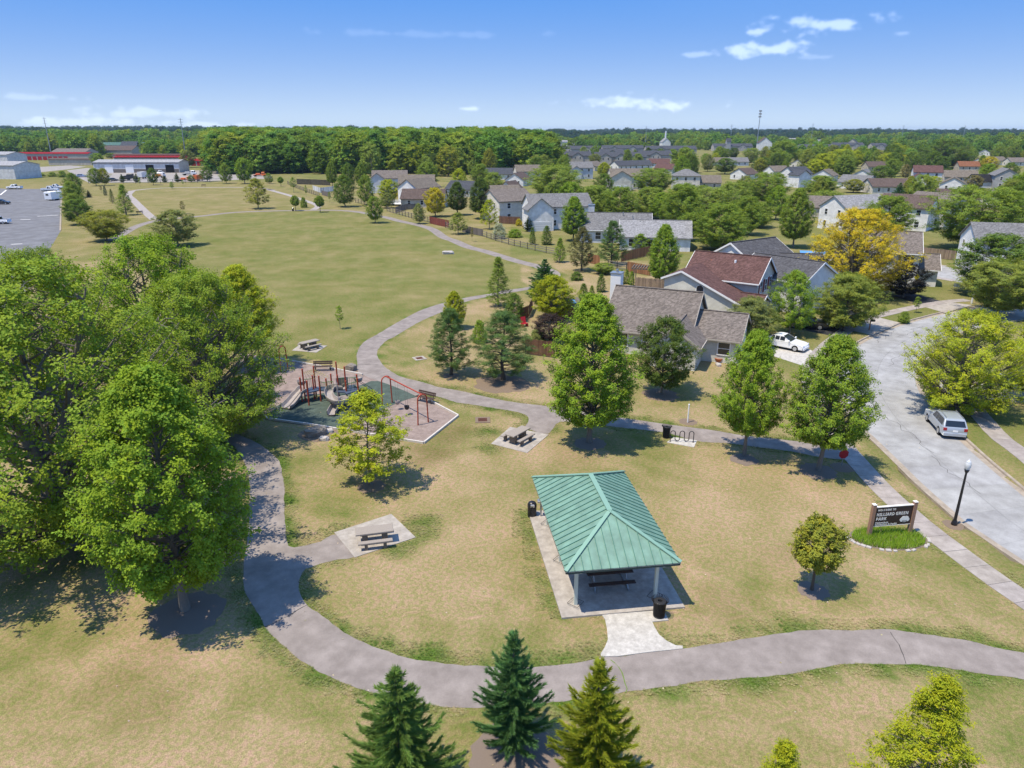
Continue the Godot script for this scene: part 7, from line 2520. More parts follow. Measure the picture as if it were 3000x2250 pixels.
# name, kind, x, z, height, crown radius, turn, tint, label, group, lean
const TREE_DATA := [
	["maple_tree","maple",-15.94,-28.98,12.6,3.9,20,"maple","large bright green maple in a bark ring beside the curving path",0],
["old_tree","great",-25.00,-34.80,16.2,8.6,40,"great","broad old tree with the lowest hanging boughs at the picture's edge",1],
["old_tree","great",-22.40,-49.00,12.9,6.0,170,"great","old tree whose crown reaches over the playground gravel",1],
["old_tree","great",-29.00,-56.50,14.4,6.6,280,"maple","tall old tree standing between the other old trees and the field",1],
["old_tree","great",-37.50,-55.00,13.6,5.5,100,"mid","dark old tree cut by the picture edge beside the parking lot",1],
["maple_tree","maple_b",-26.00,-66.50,10.2,3.6,0,"yellowgreen","yellowing maple rising behind the old trees at the field edge",0],
["young_tree","airy",-9.29,-42.01,6.7,2.79,116,"yellowgreen","thin yellow green young tree in front of the swings",0],
["maple_tree","maple",5.78,-48.81,11.3,3.6,200,"maple","dense upright maple between the path and the shelter",0],
["round_tree","shade",13.29,-59.18,7.0,2.91,54,"deep","dark round tree on the lawn in front of the grey ranch house",0],
["maple_tree","maple_b",16.74,-46.52,9.3,2.53,80,"maple","narrow maple beside the bike rack end of the path",0],
["maple_tree","maple_b",21.13,-44.17,9.6,3.1,150,"maple_b","leaning maple beside the red sign and street sidewalk",0,0.02],
["street_tree","great",37.25,-55.05,8.6,5.0,234,"yellowgreen","spreading yellow green tree behind the silver car",2],
["young_tree","ball",15.26,-30.55,4.2,1.39,26,"olive","small round headed tree standing near the park name sign",0],
["pine_tree","pine",-5.82,-64.40,6.6,2.33,192,"pine","dark pine beside the square drain cover",0],
["young_tree","maple",-6.77,-81.33,4.5,1.49,131,"lime","bright lime tree peeking above the dark pine",0],
["pine_tree","pine",-0.81,-63.06,6.7,3.2,20,"pine","broad pine with a browning top in a bare soil ring",0],
["pine_shoot","shrub",-3.51,-75.47,2.7,0.93,182,"fresh","light green sapling crown left of the browning pine",0],
["cypress_tree","feather",-1.8,-92.7,6.6,1.98,13,"mid","slim feathery cypress standing beside the middle path",0],
["spruce_tree","spruce",-3.75,-18.35,5.8,2.00,156,"spruce","green spruce at the bottom edge left of its two neighbours",3],
["spruce_tree","spruce_b",0.05,-20.75,5.3,1.55,25,"spruce_deep","deep green spruce on the bare mulch patch",3],
["spruce_tree","spruce_b",2.85,-18.60,5.9,1.75,32,"spruce_gold","golden green thin spruce right of the mulch patch",3],
["young_tree","feather",13.60,-17.80,5.9,2.00,152,"lime","bright lime young tree in the bottom right corner",0],
["young_tree","feather",8.35,-16.60,4.6,1.30,297,"lime","small lime treetop at the bottom edge",0],
["spruce_tree","spruce",4.4,-95.0,5.9,2.81,44,"spruce_deep","tall dark spruce in front of the lime garden tree",4],
["garden_tree","shade",5.05,-85.71,5.5,3.0,80,"lime","bright lime and yellow tree beside the ranch house roof",4],
["garden_tree","shade_b",0.27,-84.95,3.5,1.46,225,"dark","small dark tree beside the brown garden gate",4],
["plum_tree","shade",4.07,-75.47,3.3,2.03,341,"plum","purple leaved plum tree behind the brown board fence",4],
["garden_bush","shrub",2.74,-74.75,1.8,1.14,207,"grey","grey green bush below the purple plum tree",4],
["arborvitae","cone",9.7,-95.0,2.6,0.92,142,"dark","thickest dark arborvitae left of the white chimney",5],
["arborvitae","cone",11.0,-96.5,2.0,0.56,351,"mid","slim arborvitae beside the thickest one",5],
["arborvitae","cone",12.9,-101.7,2.6,0.82,16,"dark","tall arborvitae close to the white chimney",5],
["arborvitae","cone",16.7,-107.4,2.1,0.62,309,"mid","arborvitae first of three beyond the white chimney",5],
["arborvitae","cone",17.5,-107.4,2.2,0.56,104,"mid","arborvitae second of three beyond the white chimney",5],
["arborvitae","cone",18.0,-106.0,2.2,0.58,51,"fresh","arborvitae third of three beside the pergola",5],
["garden_tree","locust",14.9,-115.4,1.8,2.11,42,"locust","low feathery tree behind the arborvitae",4],
["garden_bush","shrub",10.1,-110.3,1.4,1.06,111,"dark","dark bush under the twin trunk pine",4],
["pine_tree","pine",11.6,-118.1,7.4,2.45,293,"pine_brown","twin trunk brownish pine along the rail fence",4],
["pine_tree","pine",17.4,-123.9,7.7,2.77,65,"pine","dense dark pine in front of the pale roofed house",4],
["garden_tree","maple",13.0,-152.6,9.2,3.1,209,"fresh","upright green maple in front of the grey roofed white chimney house",4],
["garden_tree","maple",22.2,-104.1,9.4,2.57,230,"fresh","upright bright maple beside the brown fence corner",4],
["garden_tree","airy",24.9,-138.8,3.4,1.97,134,"fresh","light airy tree in front of the pale roofed house",4],
["garden_tree","feather",8.5,-126.4,4.3,1.47,197,"fresh","slender light tree at the end of the rail fence",4],
["park_tree","airy",-12.2,-163.0,4.9,2.39,22,"locust_pale","pale green tree on the path verge by the grey board fence",0],
["garden_tree","airy",-5.4,-171.8,7.0,2.55,21,"yellowgreen","yellow green tree beside the pink patio house",4],
["garden_bush","shrub",-2.8,-156.1,3.5,1.67,74,"white","pale flowering shrub inside the rail fence",4],
["garden_bush","shrub",0.6,-158.1,1.9,1.83,244,"fresh","clipped light green hedge inside the rail fence",4],
["arborvitae","cone",4.2,-147.2,3.5,0.81,153,"dark","lone cone shaped arborvitae on the fenced lawn",6],
["arborvitae","cone",7.1,-147.2,3.8,1.36,113,"dark","wide cone shaped arborvitae on the fenced lawn",6],
["garden_tree","spruce_b",3.9,-167.6,3.6,1.50,210,"deep","dark conifer behind the fenced lawn",6],
["garden_bush","shrub",7.0,-173.2,3.8,1.92,163,"bronze","brownish shrub behind the fenced lawn",4],
["garden_bush","shrub",1.7,-177.9,1.8,0.91,107,"yellow","small yellow shrub by the white wall",4],
["park_tree","shade_b",-51.4,-224.5,9.7,3.8,285,"dark","large dark tree standing between the two far paths",0],
["park_tree","shade",-34.7,-183.6,6.6,2.57,251,"mid","dark green tree inside the path bend near the fence",0],
["park_tree","ball",-63.2,-212.6,4.4,1.47,87,"mid","first of two small round trees by the far path junction",0],
["park_tree","ball",-55.1,-208.9,4.7,1.55,206,"mid","second of two small round trees by the far path junction",0],
["park_bush","shrub",-63.4,-222.2,3.3,1.16,189,"mid","dark bush between the two small round trees",0],
["park_tree","airy",-76.3,-218.9,9.0,4.0,315,"olive","open crowned tree standing alone on the far lawn",0],
["park_tree","ball",-97.7,-311.2,3.9,1.43,262,"fresh","little tree by the dark fence corner",0],
["park_tree","sapling",-82.3,-276.8,5.7,1.39,103,"mid","little tree along the rail fence by the white fence",0],
["garden_tree","shade_b",-45.7,-230.3,9.3,3.1,352,"mid","green tree behind the large dark tree",4],
["garden_tree","shade",-40.2,-238.5,7.3,4.0,42,"yellowgreen","yellow green tree in front of the white gabled house",4],
["garden_tree","shade",-35.2,-236.4,5.3,2.29,150,"yellow","yellow tree left of the white deck",4],
["garden_tree","shade_b",-37.6,-220.7,4.5,2.70,272,"grey","grey green tree by the rail fence corner",4],
["park_tree","shade_b",-23.4,-182.1,5.1,1.78,54,"grey","grey green tree on the verge outside the rail fence",0],
["garden_tree","shade",-20.8,-197.7,7.7,3.4,176,"yellow","glowing yellow round tree right of the white deck",4],
["garden_tree","maple",-15.1,-201.6,9.0,3.2,14,"deep","first of two tall dark maples behind the red fence",4],
["garden_tree","maple",-8.3,-192.8,10.5,3.7,240,"deep","second of two tall dark maples behind the red fence",4],
["garden_tree","maple",-75.3,-308.3,10.1,2.70,275,"mid","columnar tree at the wood edge behind the dark fence",4],
["garden_tree","shade_b",-66.3,-299.5,9.9,3.3,206,"dark","dark tree left of the first grey gabled house",4],
["garden_tree","maple",-61.2,-299.5,10.2,2.75,315,"mid","upright tree beside the first grey gabled house",4],
["garden_tree","maple",-50.3,-317.0,6.7,3.1,112,"dark","dark tree between the first two gabled houses",4],
["sapling","sapling",-72.4,-257.7,4.1,0.56,250,"mid","staked sapling in front of the white fence",7],
["sapling","sapling",-59.2,-237.2,3.6,0.52,213,"mid","staked sapling in front of the grey fence corner",7],
["sapling","sapling",-8.4,-151.2,2.9,0.39,208,"bronze","bare looking sapling on the verge by the grey board fence",7],
["sapling","sapling",-20.25,-81.11,2.8,0.54,164,"fresh","lone sapling on the field above the picnic pad",0],
["park_tree","shade",-67.9,-145.4,7.2,4.7,302,"grey","big dark spreading tree standing out on the field corner",0],
["sapling","sapling",-92.6,-204.7,3.5,0.90,340,"bronze","thin sapling between the two far paths",0],
["park_tree","feather",-106.9,-201.3,8.3,2.80,170,"fresh","light green upright tree beside the concrete path",0],
["lot_tree","shade",-107.6,-180.1,6.3,4.0,239,"dark","dark round tree at the parking lot corner",8],
["lot_tree","locust",-86.1,-152.6,6.5,5.2,21,"olive","wide olive tree in front of the dark round lot tree",8],
["lot_tree","shade_b",-153.2,-256.8,8.4,3.8,252,"dark","dark tree at the head of the parking lot",8],
["lot_tree","locust_b",-134.7,-224.5,7.7,3.6,232,"locust","feathery tree behind the white trailer",8],
["lot_tree","locust_b",-121.3,-202.2,6.0,2.91,357,"locust","low feathery tree beside the parking lot edge",8],
["yard_tree","shade",-177.0,-313.3,7.3,3.3,295,"mid","round tree first in front of the white workshop",9],
["yard_tree","shade",-174.0,-314.8,7.2,2.76,102,"olive","round tree second in front of the white workshop",9],
["yard_tree","shade",-155.1,-318.5,7.1,2.53,138,"dark","round tree before the workshop's first open door",9],
["yard_tree","spruce_b",-176.6,-334.1,3.7,1.54,240,"dark","small spruce first along the yard fence",9],
["yard_tree","spruce_b",-170.0,-334.1,3.9,1.54,8,"dark","small spruce second along the yard fence",9],
["yard_tree","spruce_b",-157.4,-334.1,3.1,1.54,166,"dark","small spruce third along the yard fence",9],
["yard_tree","spruce_b",-152.8,-336.6,4.1,1.55,60,"dark","small spruce fourth along the yard fence",9],
["yard_tree","shade_b",-146.4,-336.6,3.1,1.97,42,"dark","bushy tree last along the yard fence",9],
["yard_tree","spruce",-148.9,-257.7,2.4,1.04,21,"blue","little blue spruce on the grass strip",9],
["yard_tree","cone",-147.5,-265.9,3.4,0.76,276,"blue","thin conifer on the grass strip",9],
["yard_tree","sapling",-154.9,-276.8,2.8,0.56,46,"bronze","thin sapling near the blue spruce",9],
["yard_tree","feather",-129.3,-236.4,4.5,1.10,89,"grey","narrow grey green tree beside the light upright tree",9],
["yard_tree","shade",-205.6,-472.1,10.7,5.3,140,"grey","grey green tree at the red storage end",9],
["yard_tree","shade_b",-140.8,-340.8,6.7,3.4,313,"dark","dark tree right of the orange machines",9],
["yard_tree","shade_b",-127.4,-328.5,8.7,3.2,29,"mid","green tree before the small white shed",9],
["yard_tree","shade",-118.2,-326.1,11.1,4.3,161,"fresh","light green tree below the orange crane arm",9],
["yard_tree","shade",-265.6,-477.0,8.8,4.9,197,"fresh","light bush tree at the workshop gable",9],
["yard_tree","shade",-337.5,-628.2,4.7,5.7,318,"mid","tree behind the workshop roof",9],
["yard_tree","spruce_b",-392.9,-787.8,10.8,4.0,294,"deep","dark spruce before the green roofed shop",9],
["yard_tree","spruce_b",-378.6,-787.8,10.1,4.0,311,"deep","second dark spruce before the green roofed shop",9],
["yard_tree","shade_b",-107.5,-326.1,4.6,2.18,100,"mid","tree at the wood corner beside the white shed",9],
["yard_tree","sapling",-154.8,-306.3,4.0,0.56,149,"mid","thin sapling along the chain fence",9],
["yard_tree","airy",-137.0,-296.2,2.9,0.94,129,"fresh","tiny tree beside the far path end",9],
["yard_tree","sapling",-139.1,-311.2,2.7,0.52,318,"fresh","thin sapling beside the park bench",9],
["hedge_bush","shrub",-246.2,-380.6,2.2,6.0,344,"mid","low hedge first along the yard drive",10],
["hedge_bush","shrub",-235.4,-378.5,2.3,2.53,54,"mid","low hedge second along the yard drive",10],
["hedge_bush","shrub",-227.2,-373.4,3.3,2.49,63,"mid","low hedge third along the yard drive",10],
["hedge_bush","shrub",-258.8,-378.5,3.9,3.2,83,"mid","low hedge beside the white warehouse corner",10],
["garden_tree","locust",13.5,-232.3,12.3,10.1,84,"locust","wide feathery tree behind the white two storey house",11],
["garden_tree","locust_b",24.6,-211.9,7.4,5.9,174,"locust","feathery tree right of the white two storey house",11],
["garden_tree","locust",51.4,-266.9,9.6,8.5,212,"mid","large feathery tree right of the tan double gabled house",11],
["garden_tree","locust_b",36.7,-193.3,8.3,5.9,94,"locust","large feathery tree above the pale roofed house",11],
["garden_tree","maple",38.6,-188.4,7.2,3.4,1,"fresh","bright yellow green maple behind the pale roofed house",11],
["garden_tree","locust",48.4,-182.6,9.3,8.3,150,"locust","wide feathery tree between the pale roof and the grey roof",11],
["garden_tree","locust_b",40.4,-140.1,9.1,6.2,132,"mid","great dark feathery tree above the red roofed house",11],
["garden_tree","locust",80.5,-230.3,10.1,7.3,203,"mid","broad dark tree right of the cream hip roofed house",11],
["garden_tree","locust_b",-6.8,-275.1,7.7,4.6,343,"locust","pale feathery tree behind the two dark maples",11],
["garden_tree","maple",46.4,-373.4,7.3,4.2,248,"yellowgreen","yellow green tree between the far blue and tan houses",11],
["garden_tree","shade",95.9,-412.7,13.1,8.9,185,"mid","broad tree left of the far cream house roofs",11],
["garden_tree","shade_b",112.4,-425.5,9.6,4.4,222,"grey","grey green tree behind the cream hip roofed house",11],
["garden_tree","shade",115.2,-400.7,8.4,6.5,243,"dark","dark tree right of the grey green one by the hip roof",11],
["garden_tree","shade",124.8,-628.2,8.1,4.9,19,"dark","small dark tree before the long apartment roofs",11],
["garden_tree","shade_b",69.6,-628.2,10.6,4.8,323,"fresh","tree between the apartment roofs",11],
["garden_tree","locust",32.5,-588.4,10.4,11.2,280,"locust","feathery tree at the left end of the apartments",11],
["garden_tree","shade",175.6,-485.4,16.2,9.8,314,"mid","tall tree behind the brown roofed corner house",11],
["garden_tree","shade_b",143.3,-425.5,8.1,6.5,287,"dark","dark bushy tree left of the grey and white houses",11],
["garden_tree","ball",157.3,-428.1,5.5,3.0,141,"mid","small round tree left of the grey and white houses",11],
["garden_tree","shade",155.6,-378.5,8.3,6.5,143,"yellowgreen","yellow green round tree beside the low white gable",11],
["garden_tree","shade_b",233.9,-576.2,10.6,6.9,37,"mid","dark tree behind the yellow green round tree",11],
["garden_tree","maple",160.8,-358.7,11.0,5.5,228,"mid","tall green maple right of the low white gable",11],
["garden_tree","maple",226.0,-485.4,9.4,3.6,22,"deep","dark upright tree behind the tall green maple",11],
["garden_tree","shade",258.1,-588.4,7.6,5.4,24,"gold","golden tree far behind the low white gable",11],
["garden_tree","locust",258.4,-503.0,8.1,8.5,75,"yellow","yellow spreading tree left of the red roofed two storey house",11],
["garden_tree","shade",312.5,-642.7,7.3,9.0,58,"olive","olive tree before the dark apartment roofs",11],
["garden_tree","shade_b",161.8,-324.5,7.9,6.1,122,"dark","dark tree above the wide brown roof",11],
["garden_tree","shade_b",190.8,-358.7,7.0,2.69,18,"bronze","bronze tree left of the red roofed two storey house",11],
["garden_tree","great",273.1,-468.9,17.8,17.8,0,"dark","huge dark tree behind the red roofed two storey house",11],
["garden_tree","shade",278.0,-432.1,8.0,5.4,54,"yellow","yellow tree left of the far grey gable house",11],
["garden_tree","shade_b",211.2,-358.7,5.3,3.5,36,"deep","dark tree right of the red roofed two storey house",11],
["garden_tree","shade",181.9,-289.9,5.7,3.8,130,"bronze","brownish round tree left of the black roofed house",11],
["garden_tree","shade",177.0,-309.7,4.2,3.8,9,"yellowgreen","yellow green tree below the red roofed two storey house",11],
["garden_tree","shade_b",156.6,-283.8,3.0,4.8,314,"mid","low green trees right of the wide brown roof",11],
["garden_tree","locust_b",112.2,-266.9,7.0,7.4,221,"mid","leafy tree below the low white gable",11],
["garden_tree","shade",129.3,-277.9,5.0,4.3,53,"olive","olive tree left of the wide brown roof",11],
["garden_tree","maple",56.3,-143.3,11.6,3.5,90,"mid","tall tree left of the golden willowy tree",11],
["garden_tree","locust",91.2,-211.9,6.0,5.2,125,"locust","feathery tree above the golden willowy tree",11],
["garden_tree","locust_b",81.0,-156.3,9.2,6.1,131,"mid","dark feathery tree right of the golden willowy tree",11],
["garden_tree","spruce",121.6,-230.3,6.8,2.91,44,"spruce_deep","dark conifer left of the first white gable house",11],
["garden_tree","cone",101.0,-177.2,5.4,0.87,305,"dark","tall arborvitae against the white gable wall",11],
["garden_tree","cone",100.7,-178.1,4.2,0.79,357,"dark","shorter arborvitae against the white gable wall",11],
["garden_tree","locust",90.0,-139.4,12.4,9.8,167,"mid","widest dark feathery tree right of the white gable wall",11],
["garden_tree","shade",176.9,-256.8,7.5,5.6,174,"fresh","bright green tree at the right edge above the feathery tree",11],
["garden_tree","locust_b",48.1,-205.4,6.7,5.2,30,"mid","feathery tree right of the bright yellow green maple",11],
["garden_tree","locust",58.7,-193.3,9.8,5.4,36,"locust","feathery tree below the grove edge white gable",11],
["garden_tree","locust_b",52.4,-162.2,8.6,4.5,123,"mid","feathery tree behind the charcoal roof",11],
["garden_tree","shade",37.4,-152.6,5.9,3.00,95,"mid","green tree right of the fence corner maple",11],
["garden_tree","locust_b",59.2,-175.3,6.1,4.9,298,"locust","feathery tree left of the tall tree by the golden one",11],
["garden_tree","shade_b",69.3,-190.5,8.8,3.5,58,"fresh","light green tree behind the charcoal roof ridge",11],
["garden_tree","great",47.7,-99.0,12.2,7.4,8,"gold","great golden yellow willowy tree in front of the white house",11],
["plum_tree","shade",54.8,-98.0,4.7,3.3,342,"black","nearly black plum tree in front of the white house",11],
["street_tree","locust_b",39.13,-81.11,6.7,4.5,190,"locust_pale","pale feathery street tree beside the black driveway",2],
["street_tree","shade_b",31.93,-79.08,7.4,2.89,52,"fresh","green tree above the white car's driveway",2],
["garden_tree","locust_b",26.21,-75.58,5.1,3.4,195,"grey","grey green ornamental tree by the ranch house garage",4],
["street_tree","locust",61.71,-88.05,7.1,5.4,9,"locust_pale","pale green tree at the street bend by the picture edge",2],
["street_tree","shade",67.7,-99.0,8.7,6.0,190,"dark","dark maple on the corner lawn behind the pale street tree",2],
["street_bush","shrub",47.83,-84.35,1.4,0.79,352,"mid","small leafy bush on the kerb strip",2],
["sapling","sapling",51.85,-89.05,2.1,0.49,310,"mid","sapling on the kerb strip behind the leafy bush",2],
["street_tree","shade",45.50,-57.00,7.5,3.6,250,"yellowgreen","yellowing tree at the right picture edge by the parked van",2],
["garden_tree","shade",11.4,-338.6,11.0,4.7,220,"dark","dark green round tree left of the wide feathery tree behind the white two storey house",11],
["garden_tree","locust_b",30.9,-518.7,8.6,4.5,128,"fresh","bright green spreading tree in front of the long white shop far beyond the apartments",11],
["garden_tree","locust_b",129.6,-601.6,8.5,4.7,224,"fresh","bright green spreading tree in front of the slate roofed apartment block at the middle right",11],
["garden_tree","locust",177.8,-553.8,10.4,7.1,327,"locust","soft green feathery tree behind the dark bushy tree left of the grey and white houses",11],
["garden_tree","shade",164.8,-515.2,8.3,3.3,166,"grey","grey green round tree right of the far grey roofed house among the right hand trees",11],
["garden_tree","locust_b",294.1,-536.3,8.0,4.5,297,"dark","dark green spreading tree behind the red roofed two storey house",11],
["garden_tree","shade_b",161.3,-406.5,13.1,5.3,184,"locust_pale","pale green bushy tree left of the dark tree behind the yellow green round tree",11],
["garden_tree","maple",-20.0,-375.5,8.6,2.75,322,"locust","soft green upright tree right of the half hidden tan roof in the wood",11],
["garden_tree","shade_b",243.9,-500.4,9.8,3.8,143,"locust","soft green bushy tree in front of the olive tree before the dark apartment roofs",11],
["garden_tree","shade",397.8,-615.9,8.2,3.6,70,"grey","grey green round tree right of the white gable far right behind the tall tree tops",11],
["garden_tree","locust",-51.4,-503.1,10.0,6.0,224,"yellowgreen","yellow green feathery tree left of the half hidden tan roof in the wood",11],
["garden_tree","locust",169.8,-241.3,8.7,5.9,218,"locust","soft green feathery tree right of the grey gable house far right behind the black roof",11],
["garden_tree","shade",29.0,-417.4,9.5,4.1,358,"mid","green round tree left of the slate roofed apartment block with front gables, first row",11],
["garden_tree","shade_b",151.2,-544.7,11.7,5.7,247,"mid","green bushy tree left of the slate roofed apartment block below the mast",11],
["garden_tree","locust_b",-13.8,-322.8,8.8,5.1,32,"mid","green spreading tree left of the pale feathery tree behind the two dark maples",11],
["garden_tree","maple",91.6,-218.1,9.3,2.90,344,"locust_pale","pale green upright tree in front of the leafy tree below the low white gable",11],
["garden_tree","shade",157.8,-224.9,11.0,5.3,53,"fresh","bright green round tree right of the beige roofed house at the far right edge",11],
["garden_tree","maple",-37.3,-468.3,13.5,4.5,50,"yellowgreen","yellow green upright tree behind the half hidden tan roof in the wood",11],
["garden_tree","locust",-19.5,-468.2,7.7,4.6,201,"fresh","bright green feathery tree left of the half hidden grey roof at the wood edge",11],
["garden_tree","locust",233.2,-460.7,9.7,6.5,323,"yellowgreen","yellow green feathery tree right of the olive tree before the dark apartment roofs",11],
["garden_tree","shade",234.9,-415.0,11.6,4.8,83,"dark","dark green round tree behind the red roofed two storey house",11],
["garden_tree","shade",15.3,-190.5,9.7,4.3,276,"fresh","bright green round tree left of the feathery tree right of the white two storey house",11],
["garden_tree","shade_b",145.0,-530.3,7.6,3.7,197,"yellowgreen","yellow green bushy tree right of the grey green tree behind the cream hip roofed house",11],
["garden_tree","shade",225.4,-583.7,8.3,3.5,93,"deep","very dark round tree behind the brown roofed corner house far right of the apartments",11],
["garden_tree","shade",131.5,-566.5,10.9,4.6,179,"mid","green round tree behind the broad tree left of the far cream house roofs",11],
["garden_tree","maple",202.8,-459.5,11.5,3.4,52,"locust_pale","pale green upright tree right of the golden tree far behind the low white gable",11],
["garden_tree","locust_b",84.3,-498.7,8.0,4.4,234,"locust","soft green spreading tree behind the far low white house with slate roof before the apartments",11],
["garden_tree","maple",-44.9,-401.3,11.7,4.3,85,"locust_pale","pale green upright tree left of the half hidden tan roof in the wood",11],
["garden_tree","locust_b",32.3,-510.0,8.6,4.7,67,"locust_pale","pale green spreading tree left of the slate roofed apartment block with front gables, first row",11],
["garden_tree","shade",355.9,-544.8,11.6,4.8,68,"mid","green round tree right of the white gable far right behind the tall tree tops",11],
["garden_tree","shade",-54.6,-477.9,10.4,4.3,122,"olive","olive round tree left of the half hidden tan roof in the wood",11],
["garden_tree","locust",-52.6,-619.9,13.0,8.8,244,"grey","grey green feathery tree behind the half hidden tan roof in the wood",11],
["garden_tree","shade_b",322.8,-522.3,10.4,4.1,156,"mid","green bushy tree left of the white gable far right behind the tall tree tops",11],
["garden_tree","locust_b",39.3,-168.7,10.9,5.9,351,"mid","green spreading tree behind the feathery tree right of the bright yellow green maple",11],
["garden_tree","shade",374.7,-572.0,10.5,4.2,164,"locust_pale","pale green round tree behind the tan house between the yellow tree and the picture edge",11],
["garden_tree","shade_b",251.6,-527.2,8.9,4.0,181,"fresh","bright green bushy tree left of the olive tree before the dark apartment roofs",11],
["garden_tree","shade_b",169.6,-377.7,13.4,5.6,46,"locust","soft green bushy tree right of the golden tree far behind the low white gable",11],
["garden_tree","shade_b",13.5,-517.8,11.5,4.4,347,"yellowgreen","yellow green bushy tree in front of the second tan warehouse wing far beyond the wood",11],
["garden_tree","locust_b",198.8,-445.2,8.6,4.5,229,"locust","soft green spreading tree left of the tall green maple right of the low white gable",11],
["garden_tree","locust_b",217.3,-338.3,8.2,5.1,34,"fresh","bright green spreading tree right of the white house with orange gable behind the yellow tree",11],
["garden_tree","locust",339.8,-566.8,9.3,5.0,321,"yellowgreen","yellow green feathery tree behind the orange roofed house left of the yellow tree",11],
["garden_tree","locust_b",190.5,-439.2,9.8,6.4,22,"mid","green spreading tree left of the golden tree far behind the low white gable",11],
["garden_tree","shade",247.4,-484.3,14.0,6.5,30,"dark","dark green round tree right of the dark roofed apartment block at the big tree",11],
["garden_tree","maple",104.0,-570.5,10.3,3.9,302,"deep","very dark upright tree left of the small dark tree before the long apartment roofs",11],
["garden_tree","maple",143.5,-389.8,7.5,2.36,284,"mid","green upright tree behind the small round tree left of the grey and white houses",11],
["garden_tree","shade",253.1,-533.2,8.8,3.4,334,"mid","green round tree right of the dark upright tree behind the tall green maple",11],
["garden_tree","shade",232.9,-433.5,11.2,4.6,188,"mid","green round tree behind the bronze tree left of the red roofed two storey house",11],
["garden_tree","maple",-36.3,-515.4,9.1,3.4,348,"locust","soft green upright tree behind the half hidden tan roof in the wood",11],
["garden_tree","locust_b",213.2,-602.5,10.1,6.6,179,"dark","dark green spreading tree in front of the tall tree behind the brown roofed corner house",11],
["garden_tree","maple",86.4,-355.7,11.5,3.4,109,"dark","dark green upright tree right of the broad tree left of the far cream house roofs",11],
["garden_tree","shade_b",-40.1,-451.3,10.1,4.6,61,"olive","olive bushy tree behind the half hidden tan roof in the wood",11],
["garden_tree","maple",216.8,-525.2,8.1,2.53,96,"dark","dark green upright tree in front of the dark tree behind the yellow green round tree",11],
["garden_tree","maple",245.4,-547.9,12.9,4.2,125,"yellowgreen","yellow green upright tree in front of the dark roofed hall far right among the poles",11],
["garden_tree","locust_b",375.0,-613.4,10.8,5.5,101,"locust","soft green spreading tree left of the white gable far right behind the tall tree tops",11],
["garden_tree","locust_b",-41.8,-385.9,11.3,6.6,106,"deep","very dark spreading tree left of the half hidden tan roof in the wood",11],
["garden_tree","locust_b",21.7,-194.9,8.5,4.9,304,"locust","soft green spreading tree left of the feathery tree right of the white two storey house",11],
["garden_tree","shade",80.5,-253.5,7.6,3.4,267,"grey","grey green round tree right of the feathery tree below the grove edge white gable",11],
["garden_tree","shade",-8.6,-439.9,8.9,4.6,166,"grey","grey green round tree behind the half hidden grey roof at the wood edge",11],
["garden_tree","maple",-33.5,-591.0,11.1,3.8,293,"dark","dark green upright tree behind the half hidden tan roof in the wood",11],
["garden_tree","shade",71.8,-306.3,7.9,3.8,191,"locust","soft green round tree behind the cream two storey house with grey hip roof",11],
["garden_tree","locust",184.7,-419.0,12.7,8.3,283,"yellowgreen","yellow green feathery tree behind the golden tree far behind the low white gable",11],
["garden_tree","shade",218.3,-324.5,9.1,4.2,102,"dark","dark green round tree in front of the beige roofed house at the far right edge",11],
["garden_tree","shade_b",-20.0,-279.1,8.8,3.7,354,"yellowgreen","yellow green bushy tree in front of the half hidden tan roof in the wood",11],
["garden_tree","shade",-34.8,-304.9,10.0,4.9,284,"mid","green round tree behind the tan roofed house behind the white gabled one",11],
["garden_tree","locust",-23.6,-606.2,11.4,6.6,87,"locust_pale","pale green feathery tree behind the half hidden grey roof at the wood edge",11],
["garden_tree","maple",298.1,-471.6,7.9,2.75,219,"fresh","bright green upright tree behind the white house with orange gable behind the yellow tree",11],
["garden_tree","locust",329.2,-599.0,9.6,5.7,59,"deep","very dark feathery tree behind the red roofed two storey house",11],
["garden_tree","locust_b",195.0,-379.8,8.9,5.3,103,"mid","green spreading tree left of the bronze tree left of the red roofed two storey house",11],
["garden_tree","maple",100.9,-612.8,7.8,2.41,211,"mid","green upright tree right of the slate roofed apartment block behind the three gables",11],
["garden_tree","locust_b",206.2,-572.6,9.6,5.1,65,"locust","soft green spreading tree in front of the tall tree behind the brown roofed corner house",11],
["garden_tree","shade",-41.6,-412.0,9.2,4.1,76,"locust_pale","pale green round tree left of the half hidden tan roof in the wood",11],
["garden_tree","shade",11.6,-251.3,7.9,3.4,175,"fresh","bright green round tree left of the far blue grey house with stacked roofs",11],
["garden_tree","maple",388.6,-576.6,12.5,4.8,114,"mid","green upright tree behind the beige roofed house at the far right edge",11],
["garden_tree","maple",299.2,-595.1,8.8,2.65,133,"olive","olive upright tree right of the olive tree before the dark apartment roofs",11],
["garden_tree","maple",78.6,-342.7,11.4,4.3,258,"fresh","bright green upright tree right of the slate roofed apartment block at the middle right",11],
["garden_tree","maple",-11.6,-377.9,14.0,4.2,116,"olive","olive upright tree behind the half hidden grey roof at the wood edge",11],
["garden_tree","locust_b",148.9,-218.6,8.7,4.3,302,"locust_pale","pale green spreading tree right of the black roofed grey house beside the bronze tree",11],
["garden_tree","locust_b",168.7,-608.0,8.7,4.4,149,"mid","green spreading tree right of the grey green tree behind the cream hip roofed house",11],
["garden_tree","maple",26.2,-461.7,8.9,3.2,302,"grey","grey green upright tree behind the wide feathery tree behind the white two storey house",11],
["garden_tree","shade",1.4,-520.8,10.5,5.2,13,"olive","olive round tree in front of the wide tan warehouse far beyond the wood",11],
["garden_tree","locust",158.2,-438.2,10.7,7.0,98,"mid","green feathery tree behind the small round tree left of the grey and white houses",11],
